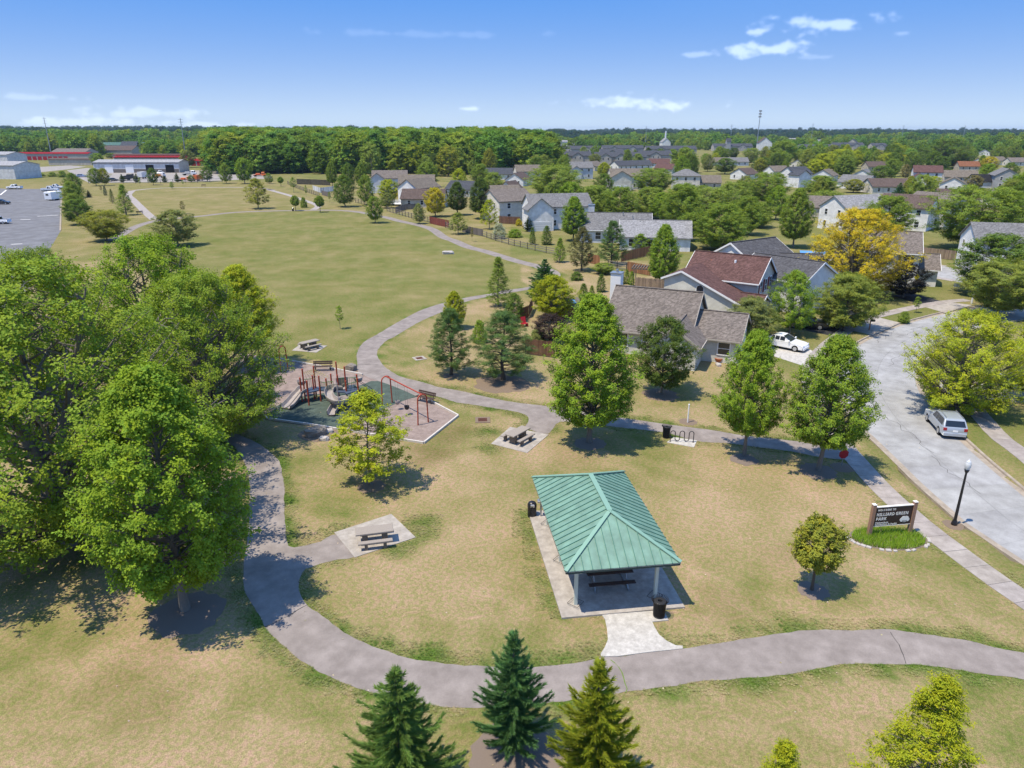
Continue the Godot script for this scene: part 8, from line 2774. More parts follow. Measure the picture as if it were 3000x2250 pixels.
["garden_tree","locust_b",256.9,-442.5,8.0,4.7,309,"dark","dark green spreading tree behind the dark tree right of the red roofed two storey house",11],
["garden_tree","maple",247.5,-436.6,9.9,3.2,214,"grey","grey green upright tree behind the red roofed two storey house",11],
["garden_tree","maple",10.3,-196.6,9.0,2.61,151,"locust","soft green upright tree left of the far blue grey house with stacked roofs",11],
["garden_tree","locust",184.1,-619.0,9.3,4.9,223,"deep","very dark feathery tree in front of the slate roofed apartment block below the mast",11],
["garden_tree","locust",210.4,-459.5,11.1,6.4,4,"yellowgreen","yellow green feathery tree left of the dark upright tree behind the tall green maple",11],
["garden_tree","maple",309.9,-615.6,11.7,3.8,72,"deep","very dark upright tree right of the dark roofed apartment block at the big tree",11],
["garden_tree","shade",128.7,-494.9,8.0,3.7,143,"fresh","bright green round tree left of the grey green tree behind the cream hip roofed house",11],
["garden_tree","shade",208.8,-383.0,8.8,4.1,115,"deep","very dark round tree left of the red roofed two storey house",11],
["garden_tree","shade",189.4,-557.6,9.5,4.7,207,"grey","grey green round tree behind the dark bushy tree left of the grey and white houses",11],
["garden_tree","locust_b",132.9,-182.9,10.7,7.1,349,"dark","dark green spreading tree right of the grey gable house far right behind the black roof",11],
["garden_tree","shade",-58.1,-601.9,10.4,5.3,193,"mid","green round tree behind the half hidden tan roof in the wood",11],
["garden_tree","shade",146.3,-411.1,10.6,4.1,126,"deep","very dark round tree behind the small round tree left of the grey and white houses",11],
["garden_tree","shade",277.5,-489.7,7.9,4.1,184,"mid","green round tree behind the red roofed two storey house",11],
["garden_tree","shade_b",296.7,-576.5,13.4,6.0,104,"yellowgreen","yellow green bushy tree right of the dark roofed apartment block at the big tree",11],
["garden_tree","shade",21.5,-405.2,8.3,3.3,357,"locust_pale","pale green round tree behind the wide feathery tree behind the white two storey house",11],
["garden_tree","shade",29.2,-233.2,9.5,3.7,161,"dark","dark green round tree behind the feathery tree right of the white two storey house",11],
["garden_tree","shade_b",111.8,-159.9,12.1,4.5,89,"dark","dark green bushy tree right of the grey gable house far right behind the black roof",11],
["garden_tree","shade_b",394.2,-591.6,10.7,4.3,90,"locust_pale","pale green bushy tree behind the beige roofed house at the far right edge",11],
["garden_tree","shade",-35.4,-611.6,10.5,4.3,143,"mid","green round tree left of the half hidden grey roof at the wood edge",11],
["garden_tree","locust_b",207.5,-531.3,9.6,5.0,77,"olive","olive spreading tree left of the dark tree behind the yellow green round tree",11],
["garden_tree","locust_b",191.4,-462.1,8.8,4.7,243,"fresh","bright green spreading tree behind the yellow green round tree beside the low white gable",11],
["garden_tree","shade",265.2,-619.2,11.4,4.7,183,"locust_pale","pale green round tree left of the golden tree far behind the low white gable",11],
["garden_tree","maple",259.6,-515.4,9.5,3.5,10,"grey","grey green upright tree right of the olive tree before the dark apartment roofs",11],
["garden_tree","locust",291.7,-491.1,8.5,4.6,289,"olive","olive feathery tree left of the orange roofed house left of the yellow tree",11],
["garden_tree","maple",133.5,-246.7,7.9,2.60,145,"olive","olive upright tree behind the low green trees right of the wide brown roof",11],
["garden_tree","shade",364.0,-525.9,11.4,4.6,244,"olive","olive round tree right of the beige roofed house at the far right edge",11],
["garden_tree","locust_b",28.1,-189.3,8.7,5.4,145,"mid","green spreading tree right of the feathery tree right of the white two storey house",11],
["garden_tree","shade",213.2,-370.0,8.2,3.5,338,"deep","very dark round tree behind the dark tree right of the red roofed two storey house",11],
["garden_tree","shade",327.6,-551.2,8.8,4.1,350,"mid","green round tree behind the orange roofed house left of the yellow tree",11],
["garden_tree","shade",276.2,-619.2,8.5,4.3,159,"grey","grey green round tree right of the golden tree far behind the low white gable",11],
["garden_tree","shade",207.6,-404.4,11.3,4.4,154,"dark","dark green round tree right of the olive tree before the dark apartment roofs",11],
["garden_tree","maple",-1.5,-590.5,10.9,4.1,94,"yellowgreen","yellow green upright tree left of the wide tan warehouse far beyond the wood",11],
["garden_tree","locust",283.4,-607.5,9.9,5.6,148,"olive","olive feathery tree behind the dark upright tree behind the tall green maple",11],
["garden_tree","locust_b",1.2,-489.7,10.4,6.7,211,"locust","soft green spreading tree behind the half hidden grey roof at the wood edge",11],
["garden_tree","maple",-5.3,-462.1,11.3,4.0,352,"locust_pale","pale green upright tree behind the half hidden grey roof at the wood edge",11],
["garden_tree","shade_b",25.0,-358.0,10.6,4.2,322,"mid","green bushy tree left of the slate roofed apartment block with front gables, first row",11],
["garden_tree","maple",351.8,-616.8,7.9,2.73,232,"locust","soft green upright tree behind the red roofed two storey house",11],
["garden_tree","locust",52.6,-472.5,8.6,4.6,302,"grey","grey green feathery tree in front of the tree between the apartment roofs",11],
["garden_tree","locust_b",104.5,-456.5,10.4,5.8,331,"yellowgreen","yellow green spreading tree right of the slate roofed apartment block at the middle right",11],
["garden_tree","shade",-40.0,-344.6,11.1,4.5,195,"locust","soft green round tree left of the half hidden tan roof in the wood",11],
["garden_tree","maple",2.8,-474.2,11.4,3.3,80,"dark","dark green upright tree in front of the wide tan warehouse far beyond the wood",11],
["garden_tree","shade",63.7,-562.9,7.9,3.8,199,"dark","dark green round tree in front of the tree between the apartment roofs",11],
["garden_tree","locust",1.9,-536.8,9.8,6.3,36,"yellowgreen","yellow green feathery tree in front of the wide tan warehouse far beyond the wood",11],
["garden_tree","locust",13.2,-351.1,11.8,6.5,20,"locust_pale","pale green feathery tree left of the feathery tree at the left end of the apartments",11],
["garden_tree","locust",-22.9,-582.3,11.9,8.3,60,"olive","olive feathery tree behind the half hidden grey roof at the wood edge",11],
["garden_tree","shade",-8.6,-537.9,11.7,5.0,7,"fresh","bright green round tree behind the half hidden grey roof at the wood edge",11],
["garden_tree","shade",112.4,-487.8,9.8,5.1,341,"mid","green round tree in front of the broad tree left of the far cream house roofs",11],
["garden_tree","maple",202.6,-469.0,13.6,5.1,82,"grey","grey green upright tree behind the golden tree far behind the low white gable",11],
["garden_tree","shade",177.8,-510.6,10.4,5.0,21,"olive","olive round tree right of the dark bushy tree left of the grey and white houses",11],
["garden_tree","shade",-31.7,-606.0,10.0,4.1,127,"locust_pale","pale green round tree behind the half hidden tan roof in the wood",11],
["garden_tree","shade_b",313.1,-608.0,12.9,5.2,99,"locust","soft green bushy tree right of the dark roofed apartment block at the big tree",11],
["garden_tree","maple",407.0,-595.5,7.6,2.97,149,"mid","green upright tree right of the tan house between the yellow tree and the picture edge",11],
["garden_tree","shade",13.3,-551.5,7.6,3.7,128,"locust","soft green round tree in front of the second tan warehouse wing far beyond the wood",11],
["garden_tree","shade_b",207.7,-612.8,10.4,4.4,284,"olive","olive bushy tree in front of the white gable barn far right of the mast",11],
["garden_tree","locust",95.0,-617.9,7.6,4.2,54,"mid","green feathery tree in front of the slate roofed apartment block behind the three gables",11],
["garden_tree","shade",123.3,-220.6,9.8,4.8,125,"locust","soft green round tree in front of the red roofed two storey house",11],
["garden_tree","shade",36.8,-606.2,7.7,3.2,247,"olive","olive round tree right of the feathery tree at the left end of the apartments",11],
["garden_tree","shade_b",59.1,-617.9,10.3,4.3,141,"locust","soft green bushy tree right of the slate roofed apartment block farthest left behind",11],
["garden_tree","shade_b",-45.3,-565.3,11.1,4.2,252,"locust","soft green bushy tree behind the half hidden tan roof in the wood",11],
["garden_tree","shade",138.5,-414.7,7.9,3.7,331,"olive","olive round tree left of the dark bushy tree left of the grey and white houses",11],
["garden_tree","shade_b",-50.0,-518.2,10.2,4.6,149,"grey","grey green bushy tree behind the half hidden tan roof in the wood",11],
["garden_tree","locust",163.6,-574.8,9.7,6.3,144,"dark","dark green feathery tree left of the slate roofed apartment block below the mast",11],
["garden_tree","locust",188.7,-484.5,11.0,6.0,205,"locust","soft green feathery tree left of the dark tree behind the yellow green round tree",11],
["garden_tree","shade_b",242.2,-426.3,11.3,5.3,52,"deep","very dark bushy tree behind the red roofed two storey house",11],
["garden_tree","maple",74.0,-477.5,11.1,3.3,89,"mid","green upright tree right of the slate roofed apartment block with three front gables",11],
["garden_tree","locust_b",165.9,-397.7,11.0,6.3,239,"yellowgreen","yellow green spreading tree behind the yellow green round tree beside the low white gable",11],
["garden_tree","locust_b",-47.8,-546.6,8.5,5.2,219,"locust_pale","pale green spreading tree behind the half hidden tan roof in the wood",11],
["garden_tree","locust_b",245.6,-473.5,8.4,4.8,144,"deep","very dark spreading tree behind the bronze tree left of the red roofed two storey house",11],
["garden_tree","shade",-27.5,-552.4,10.8,4.4,119,"locust","soft green round tree right of the half hidden tan roof in the wood",11],
["wood_tree","wild",-6.3,-454.5,16.8,5.6,38,"mid","green woodland tree left of the wide tan warehouse far beyond the wood",12],
["wood_tree","wild",-72.6,-383.5,17.3,5.9,88,"locust","soft green woodland tree behind the upright tree beside the first grey gabled house",12],
["wood_tree","wild",-78.3,-424.5,15.9,5.3,199,"mid","green woodland tree behind the upright tree beside the first grey gabled house",12],
["wood_tree","wild",-37.9,-461.0,17.3,7.0,5,"wood_near","leaf green woodland tree behind the half hidden tan roof in the wood",12],
["wood_tree","wild_b",-28.1,-394.5,14.2,6.0,152,"locust","soft green tall woodland tree behind the half hidden tan roof in the wood",12],
["wood_tree","wild",-120.2,-422.8,20.1,7.6,78,"mid","green woodland tree right of the white shed right of the light green tree",12],
["wood_tree","shade",-172.7,-441.7,15.0,5.1,35,"mid","green round tree right of the red pyramid roofed restaurant by the wood",12],
["wood_tree","wild_b",-117.9,-451.8,19.5,7.2,65,"dark","dark green tall woodland tree behind the dark tree left of the first grey gabled house",12],
["wood_tree","wild",-106.0,-464.2,16.3,6.4,53,"locust","soft green woodland tree behind the columnar tree at the wood edge behind the dark fence",12],
["wood_tree","wild",-143.9,-405.7,14.6,5.6,255,"wood_near","leaf green woodland tree behind the light green tree below the orange crane arm",12],
["wood_tree","wild_b",-24.4,-469.7,16.8,6.1,118,"wood_near","leaf green tall woodland tree behind the half hidden tan roof in the wood",12],
["wood_tree","shade",-55.3,-445.6,14.6,4.5,131,"fresh","bright green round tree left of the half hidden tan roof in the wood",12],
["wood_tree","wild",-32.9,-381.1,15.8,6.3,177,"olive","olive woodland tree behind the half hidden tan roof in the wood",12],
["wood_tree","shade",7.1,-453.2,20.2,7.2,283,"wood_near","leaf green round tree behind the wide tan warehouse far beyond the wood",12],
]
const HOUSE_DATA := [
	{"l":"long slate roofed white house at the wood edge","x":-5.75,"z":-358.05,"r":-4,"b":[[0,0,0,14,9,2.7,5.2]],"w":"white","f":"slate","auto":1,"g":"houses of the subdivision"},
{"l":"tan roofed cream house with cross gable near the wood","x":6.79,"z":-330.68,"r":10,"b":[[0,0,0,11,8.5,5.3,7.8],[-3.85,5.25,90,6,5.5,2.7,5]],"w":"cream","f":"tan","auto":1,"gar":[[1,3,0,4.3,2.2]],"g":"houses of the subdivision"},
{"l":"white gabled house with steep brown roof near the wood","x":2.83,"z":-317.05,"r":70,"b":[[0,0,0,11,8,2.7,5.2]],"w":"white","f":"umber","auto":1,"g":"houses of the subdivision"},
{"l":"small brown roofed white gable by the pale feathery tree","x":-0.51,"z":-263.52,"r":65,"b":[[0,0,0,8,6,2.7,5.2]],"w":"white","f":"umber","auto":1,"g":"houses of the subdivision"},
{"l":"cream two storey house with large blank gable and pink patio","x":-1.33,"z":-191.19,"r":28,"b":[[0,0,0,10,11,5.3,7.8]],"w":"cream","f":"brown","auto":1,"g":"houses of the subdivision"},
{"l":"white two storey house with brick chimney above the fenced lawn","x":10.8,"z":-176.49,"r":12,"b":[[0,0,0,15,9,5.3,7.8],[-5.7,5.0,90,5,6,5.0,7.4]],"w":"white","f":"grey","auto":1,"gar":[[1,3,0,4.6,2.2]],"g":"houses of the subdivision"},
{"l":"far blue grey house with stacked roofs","x":33.46,"z":-364.34,"r":8,"b":[[0,0,0,11,8.5,5.3,7.8],[-3.7,5.25,90,6,6,4.2,6.2]],"w":"blue","f":"grey","auto":1,"gar":[[1,3,0,4.6,2.2]],"g":"houses of the subdivision"},
{"l":"far beige house with tan gable beside the blue grey one","x":47.69,"z":-439.99,"r":60,"b":[[0,0,0,13,9,2.7,5.2]],"w":"beige","f":"tan","auto":1,"g":"houses of the subdivision"},
{"l":"far white gable with grey roof before the apartments","x":65.65,"z":-445.54,"r":30,"b":[[0,0,0,11,9,2.7,5.2]],"w":"white","f":"slate","auto":1,"g":"houses of the subdivision"},
{"l":"far low white house with slate roof before the apartments","x":77.65,"z":-453.15,"r":15,"b":[[0,0,0,13,9,2.7,5.2]],"w":"white","f":"slate","auto":1,"g":"houses of the subdivision"},
{"l":"far red brown roofed white house before the apartments","x":94.87,"z":-479.75,"r":-10,"b":[[0,0,0,13,9,2.7,5.2]],"w":"white","f":"red","auto":1,"g":"houses of the subdivision"},
{"l":"far cream house with pinkish roof behind the large tree","x":84.22,"z":-406.25,"r":-30,"b":[[0,0,0,10,9,2.7,5.2]],"w":"cream","f":"red","auto":1,"g":"houses of the subdivision"},
{"l":"tan roofed white house with twin gables and small windows","x":46.48,"z":-297.59,"r":6,"b":[[0,0,0,15,10,5.3,7.8],[-5.1,7.0,90,8,8,5.2,7.4]],"w":"cream","f":"tan","auto":1,"gar":[[1,3,0,4.6,2.2]],"g":"houses of the subdivision"},
{"l":"cream two storey house with grey hip roof","x":69.84,"z":-296.82,"r":-12,"b":[[0,0,0,11,9,5.4,7.6,"","",1]],"w":"cream","f":"grey","auto":1,"g":"houses of the subdivision"},
{"l":"low tan roofed house right of the hip roofed one","x":77.53,"z":-298.97,"r":-8,"b":[[0,0,0,13,9,2.7,5.2]],"w":"beige","f":"tan","auto":1,"g":"houses of the subdivision"},
{"l":"far tan roofed house among the right hand trees","x":140.06,"z":-502.41,"r":5,"b":[[0,0,0,13,9,2.7,5.2]],"w":"cream","f":"tan","auto":1,"g":"houses of the subdivision"},
{"l":"far grey roofed house among the right hand trees","x":152.12,"z":-502.41,"r":0,"b":[[0,0,0,13,9,2.7,5.2]],"w":"white","f":"grey","auto":1,"g":"houses of the subdivision"},
{"l":"far white gable with brown roof at the grove edge","x":112.5,"z":-358.05,"r":40,"b":[[0,0,0,10,9,2.7,5.2]],"w":"white","f":"umber","auto":1,"g":"houses of the subdivision"},
{"l":"brown roofed corner house far right of the apartments","x":181.6,"z":-469.16,"r":50,"b":[[0,0,0,10,9,2.7,5.2]],"w":"cream","f":"umber","auto":1,"g":"houses of the subdivision"},
{"l":"tan roofed cottage beside the small round tree","x":136.31,"z":-381.34,"r":20,"b":[[0,0,0,10,9,2.7,5.2]],"w":"white","f":"tan","auto":1,"g":"houses of the subdivision"},
{"l":"grey roofed white house first of a pair","x":120.1,"z":-313.27,"r":25,"b":[[0,0,0,10,8.5,5.3,7.8],[-3.2,5.25,90,6,6,5.0,6.8]],"w":"white","f":"slate","auto":1,"gar":[[1,3,0,4.6,2.2]],"g":"houses of the subdivision"},
{"l":"low white gable house beside the yellow green tree","x":146.74,"z":-346.29,"r":55,"b":[[0,0,0,12,9,2.7,5.2]],"w":"white","f":"tan","auto":1,"g":"houses of the subdivision"},
{"l":"grey roofed white gable beside the tall green maple","x":164.9,"z":-346.29,"r":55,"b":[[0,0,0,11,9,2.7,5.2]],"w":"white","f":"grey","auto":1,"g":"houses of the subdivision"},
{"l":"slate roofed white gable below the previous one","x":140.0,"z":-298.97,"r":-50,"b":[[0,0,0,12,9,2.7,5.2]],"w":"white","f":"grey","auto":1,"g":"houses of the subdivision"},
{"l":"brown roofed low house behind the dark tree","x":212.72,"z":-434.58,"r":0,"b":[[0,0,0,12,9,2.7,5.2]],"w":"beige","f":"umber","auto":1,"g":"houses of the subdivision"},
{"l":"wide brown roofed house in the middle of the right grove","x":141.54,"z":-277.55,"r":-3,"b":[[0,0,0,15,11,2.7,5.2]],"w":"cream","f":"umber","auto":1,"g":"houses of the subdivision"},
{"l":"red roofed two storey house with shuttered windows and white garage","x":181.87,"z":-324.67,"r":-22,"b":[[0,0,0,11,9,5.3,7.8],[-3.7,6.0,90,7,6,2.8,4.8]],"w":"white","f":"red","auto":1,"gar":[[1,3,0,4.6,2.2]],"g":"houses of the subdivision"},
{"l":"low white gable house with tan roof behind the bronze tree","x":203.01,"z":-335.26,"r":-20,"b":[[0,0,0,13,9,2.7,5.2]],"w":"beige","f":"tan","auto":1,"g":"houses of the subdivision"},
{"l":"white gable front right of the red roofed house","x":172.18,"z":-287.47,"r":60,"b":[[0,0,0,9,9,2.7,5.2]],"w":"white","f":"tan","auto":1,"g":"houses of the subdivision"},
{"l":"black roofed grey house beside the bronze tree","x":196.2,"z":-304.18,"r":-8,"b":[[0,0,0,13,9,2.7,5.2]],"w":"blue","f":"black","auto":1,"g":"houses of the subdivision"},
{"l":"grey gable house far right behind the black roof","x":200.1,"z":-300.6,"r":70,"b":[[0,0,0,11,8.5,5.3,7.8]],"w":"grey","f":"grey","auto":1,"g":"houses of the subdivision"},
{"l":"orange roofed house left of the yellow tree","x":268.6,"z":-438.17,"r":-12,"b":[[0,0,0,11,9,2.7,5.2]],"w":"beige","f":"rust","auto":1,"g":"houses of the subdivision"},
{"l":"white house with orange gable behind the yellow tree","x":313.05,"z":-495.39,"r":30,"b":[[0,0,0,9,9,2.7,5.2]],"w":"white","f":"rust","auto":1,"g":"houses of the subdivision"},
{"l":"tan house between the yellow tree and the picture edge","x":338.47,"z":-519.57,"r":20,"b":[[0,0,0,10,9,2.7,5.2]],"w":"white","f":"tan","auto":1,"g":"houses of the subdivision"},
{"l":"beige roofed house at the far right edge","x":339.14,"z":-500.05,"r":0,"b":[[0,0,0,13,9,2.7,5.2]],"w":"cream","f":"brown","auto":1,"g":"houses of the subdivision"},
{"l":"white gable far right behind the tall tree tops","x":451.92,"z":-714.02,"r":60,"b":[[0,0,0,9,9,2.7,5.2]],"w":"white","f":"grey","auto":1,"g":"houses of the subdivision"},
{"l":"pale roofed white house above the golden tree","x":81.13,"z":-172.3,"r":20,"b":[[0,0,0,13,8.5,5.3,7.8]],"w":"white","f":"pale","auto":1,"g":"houses of the subdivision"},
{"l":"first white gable house with brown roof beside the conifer","x":94.52,"z":-174.02,"r":-40,"b":[[0,0,0,11,9,5.3,7.8]],"w":"white","f":"umber","auto":1,"g":"houses of the subdivision"},
{"l":"second white gable house with dark streaked roof","x":104.19,"z":-178.67,"r":-62,"b":[[0,0,0,11,10,5.3,7.8]],"w":"white","f":"brown","auto":1,"g":"houses of the subdivision"},
{"l":"brown roofed house behind the second white gable","x":136.8,"z":-226.2,"r":-10,"b":[[0,0,0,11,9,2.7,5.2]],"w":"cream","f":"umber","auto":1,"g":"houses of the subdivision"},
{"l":"small white gable right of the brown roofed one","x":147.63,"z":-226.2,"r":50,"b":[[0,0,0,9,9,2.7,5.2]],"w":"white","f":"tan","auto":1,"g":"houses of the subdivision"},
{"l":"tan roofed house left of the pale roofed white house","x":86.77,"z":-199.88,"r":-25,"b":[[0,0,0,12,9,2.7,5.2]],"w":"beige","f":"brown","auto":1,"g":"houses of the subdivision"},
{"l":"white house hidden behind the widest feathery tree","x":81.78,"z":-117.86,"r":-15,"b":[[0,0,0,12,8.5,5.3,7.8]],"w":"white","f":"grey","auto":1,"g":"houses of the subdivision"},
{"l":"first grey gabled house beyond the dark fence","x":-46.82,"z":-283.37,"r":8,"b":[[0,0,0,13,8.5,5.3,7.8],[-4.7,4.75,90,5,6,5.0,7.2]],"w":"blue","f":"brown","auto":1,"gar":[[1,3,0,4.6,2.2]],"g":"houses of the subdivision"},
{"l":"tan roofed house behind the white gabled one","x":-32.84,"z":-254.88,"r":4,"b":[[0,0,0,12,8.5,5.3,7.8]],"w":"cream","f":"tan","auto":1,"g":"houses of the subdivision"},
{"l":"white gabled house with white deck behind the rail fence","x":-29.69,"z":-234.59,"r":55,"b":[[0,0,0,11,8,5.3,7.8]],"w":"white","f":"tan","auto":1,"g":"houses of the subdivision"},
{"l":"pinkish roofed extension house with white deck","x":-27.05,"z":-226.2,"r":-5,"b":[[0,0,0,13,8,2.7,5.2]],"w":"beige","f":"umber","auto":1,"g":"houses of the subdivision"},
{"l":"slate roofed gable behind the glowing yellow tree","x":-16.85,"z":-263.52,"r":-25,"b":[[0,0,0,11,9,2.7,5.2]],"w":"white","f":"slate","auto":1,"g":"houses of the subdivision"},
{"l":"half hidden tan roof in the wood","x":-32.36,"z":-417.46,"r":0,"b":[[0,0,0,11,9,2.7,5.2]],"w":"cream","f":"tan","auto":1,"g":"houses of the subdivision"},
{"l":"half hidden grey roof at the wood edge","x":-5.11,"z":-427.57,"r":0,"b":[[0,0,0,11,9,2.7,5.2]],"w":"cream","f":"grey","auto":1,"g":"houses of the subdivision"},
{"l":"cream house end at the grey roof rank","x":-2.13,"z":-204.59,"r":15,"b":[[0,0,0,8,8.5,5.3,7.8]],"w":"cream","f":"tan","auto":1,"g":"houses of the subdivision"},
{"l":"grey roofed house with a tall white chimney behind the green maple","x":22.1,"z":-154.29,"r":-8,"b":[[0,0,0,14.5,10.5,2.8,5.6]],"w":"blue","f":"grey","near":true,"chim":[[-5.3,-2.2,1.3,7.0]],"win":[[0,0,-3.5,1.5,1.2,1.5],[0,0,1.0,1.5,1.8,1.6],[0,0,4.6,1.5,1.2,1.5]],"door":[[0,0,-1.2,"shutter_blue"]],"vent":[[1.5,5.4,1.0,0.5,0.12,"galvanised"],[3.5,4.9,2.0,0.4,0.12,"galvanised"]]},
{"l":"pale roofed white ranch house behind the airy tree","x":28.64,"z":-144.46,"r":-10,"b":[[0,0,0,13.5,11,2.7,5.2]],"w":"white","f":"pale","near":true,"win":[[0,0,-4.5,1.5,1.0,1.5],[0,0,-1.0,1.5,1.6,1.4],[0,0,3.6,1.5,1.0,1.5]],"vent":[[-3.0,4.6,0.6,0.5,0.12,"galvanised"]]},
{"l":"grey brown shingled ranch house with white chimney behind the lawn trees","x":15.72,"z":-75.15,"r":-23.6,"w":"sage","f":"brown","near":true,"fas":"sign_post_grey","b":[[0,0,0,8.84,10.0,2.7,6.0],[6.621,0.6,0,5.2,7.4,2.6,4.3],[3.521,5.6,90,5.0,4.4,2.6,4.2]],"win":[[0,0,-2.5,1.5,1.4,1.4],[0,0,0.4,1.5,1.4,1.4],[2,2,0,1.5,1.2,1.4,"red"],[1,0,1.2,1.5,1.2,1.3]],"gar":[[1,2,0,4.6,2.2]],"chim":[[-5.071,-1.6,1.15,7.1,"trim"]]},
{"l":"two storey house with brick red shingle roof and red shuttered gable windows","x":28.2,"z":-91.3,"r":-34.0,"w":"sage","f":"red","near":true,"b":[[0,0,0,9.2,7.6,4.7,7.1],[3.9,4.6,0,3.8,3.0,2.6,3.3]],"lean":[[-0.67,4.9,90,7.2,[[-4.8,5.0],[-2.6,5.95],[4.8,2.75]],[-0.2,3.55]]],"win":[[0,2,-2.1,3.75,1.0,1.5,"red"],[0,2,0,3.75,1.0,1.5,"red"],[0,2,2.1,3.75,1.0,1.5,"red"]],"gar":[[1,0,0,3.0,2.2]],"vent":[[-2.2,5.3,1.2,1.1,0.16,"terracotta"],[0.9,6.2,1.3,0.45,0.14,"white_paint"]]},
{"l":"large charcoal roofed white house beside the black driveway","x":35.0,"z":-97.0,"r":0.0,"w":"white","f":"charcoal","near":true,"b":[[-0.5,-5.5,35,9.5,8.4,4.9,7.3],[1.6,2.9,-50,9.5,8.2,4.2,6.2],[5.6,-4.0,-10,6.0,7.0,4.0,5.6]],"win":[[0,3,0,3.8,1.0,1.4],[1,2,1.5,1.6,1.2,1.4],[1,2,-1.5,1.6,1.2,1.4],[1,0,0,1.6,1.2,1.4]],"gar":[[2,0,0,4.6,2.2]]},
{"l":"white house with navy shutters behind the golden tree","x":57.07,"z":-110.15,"r":-22,"w":"white","f":"brown","near":true,"b":[[0,0,0,9.5,8.4,5.2,7.6],[5.6,-0.6,0,4.2,6.0,2.7,4.4],[-5.5,3.0,90,7.0,6.0,2.8,5.4,"white"]],"win":[[0,2,0,4.0,1.2,1.5,"blue"],[0,0,3.0,4.0,1.1,1.5,"blue"],[0,0,-0.6,4.0,1.1,1.5,"blue"],[1,2,0,1.5,1.0,1.3,"blue"],[0,0,2.4,1.5,1.1,1.4]],"gar":[[2,3,0,4.6,2.2]]},
{"l":"slate roofed apartment block at the left end of the rank","n":"apartment_building","c":"building","x":30.2,"z":-646.8,"r":2,"w":"stone","f":"slate","b":[[0,0,0,21,13,5.4,8.2,"stone","slate"],[0.0,5.2,90,7.0,8.0,5.2,7.6,"stone","slate"]],"win":[[1,3,-1.8,4.0,1.1,1.5],[1,3,1.8,4.0,1.1,1.5]],"g":"slate roofed apartments"},
{"l":"slate roofed apartment block farthest left behind","n":"apartment_building","c":"building","x":64.3,"z":-745.1,"r":-2,"w":"stone","f":"slate","b":[[0,0,0,41,13,5.4,8.2,"stone","slate"],[-9.225,5.2,90,7.0,8.0,5.2,7.6,"stone","slate"],[9.225,5.2,90,7.0,8.0,5.2,7.6,"stone","slate"]],"win":[[1,3,-1.8,4.0,1.1,1.5],[1,3,1.8,4.0,1.1,1.5],[2,3,-1.8,4.0,1.1,1.5],[2,3,1.8,4.0,1.1,1.5]],"g":"slate roofed apartments"},
{"l":"slate roofed apartment block with front gables, first row","n":"apartment_building","c":"building","x":46.7,"z":-539.7,"r":1,"w":"stone","f":"slate","b":[[0,0,0,20,13,5.4,8.2,"stone","slate"],[0.0,5.2,90,7.0,8.0,5.2,7.6,"stone","slate"]],"win":[[1,3,-1.8,4.0,1.1,1.5],[1,3,1.8,4.0,1.1,1.5]],"g":"slate roofed apartments"},
{"l":"slate roofed apartment block with three front gables","n":"apartment_building","c":"building","x":74.7,"z":-517.5,"r":-1,"w":"stone","f":"slate","b":[[0,0,0,35,13,5.4,8.2,"stone","slate"],[-10.5,5.2,90,7.0,8.0,5.2,7.6,"stone","slate"],[0.0,5.2,90,7.0,8.0,5.2,7.6,"stone","slate"],[10.5,5.2,90,7.0,8.0,5.2,7.6,"stone","slate"]],"win":[[1,3,-1.8,4.0,1.1,1.5],[1,3,1.8,4.0,1.1,1.5],[2,3,-1.8,4.0,1.1,1.5],[2,3,1.8,4.0,1.1,1.5],[3,3,-1.8,4.0,1.1,1.5],[3,3,1.8,4.0,1.1,1.5]],"g":"slate roofed apartments"},
{"l":"slate roofed apartment block behind the three gables","n":"apartment_building","c":"building","x":113.5,"z":-771.1,"r":1,"w":"stone","f":"slate","b":[[0,0,0,42,13,5.4,8.2,"stone","slate"],[-9.45,5.2,90,7.0,8.0,5.2,7.6,"stone","slate"],[9.45,5.2,90,7.0,8.0,5.2,7.6,"stone","slate"]],"win":[[1,3,-1.8,4.0,1.1,1.5],[1,3,1.8,4.0,1.1,1.5],[2,3,-1.8,4.0,1.1,1.5],[2,3,1.8,4.0,1.1,1.5]],"g":"slate roofed apartments"},
{"l":"slate roofed apartment block with a broad end gable","n":"apartment_building","c":"building","x":81.5,"z":-615.2,"r":0,"w":"stone","f":"slate","b":[[0,0,0,19,13,5.4,8.2,"stone","slate"],[0.0,5.2,90,7.0,8.0,5.2,7.6,"stone","slate"]],"win":[[1,3,-1.8,4.0,1.1,1.5],[1,3,1.8,4.0,1.1,1.5]],"g":"slate roofed apartments"},
{"l":"slate roofed apartment block at the middle right","n":"apartment_building","c":"building","x":157.5,"z":-745.1,"r":2,"w":"stone","f":"slate","b":[[0,0,0,50,13,5.4,8.2,"stone","slate"],[-11.25,5.2,90,7.0,8.0,5.2,7.6,"stone","slate"],[11.25,5.2,90,7.0,8.0,5.2,7.6,"stone","slate"]],"win":[[1,3,-1.8,4.0,1.1,1.5],[1,3,1.8,4.0,1.1,1.5],[2,3,-1.8,4.0,1.1,1.5],[2,3,1.8,4.0,1.1,1.5]],"g":"slate roofed apartments"},
{"l":"slate roofed apartment block near the far red brown roof","n":"apartment_building","c":"building","x":106.0,"z":-556.8,"r":-2,"w":"stone","f":"slate","b":[[0,0,0,24,13,5.4,8.2,"stone","slate"],[0.0,5.2,90,7.0,8.0,5.2,7.6,"stone","slate"]],"win":[[1,3,-1.8,4.0,1.1,1.5],[1,3,1.8,4.0,1.1,1.5]],"g":"slate roofed apartments"},
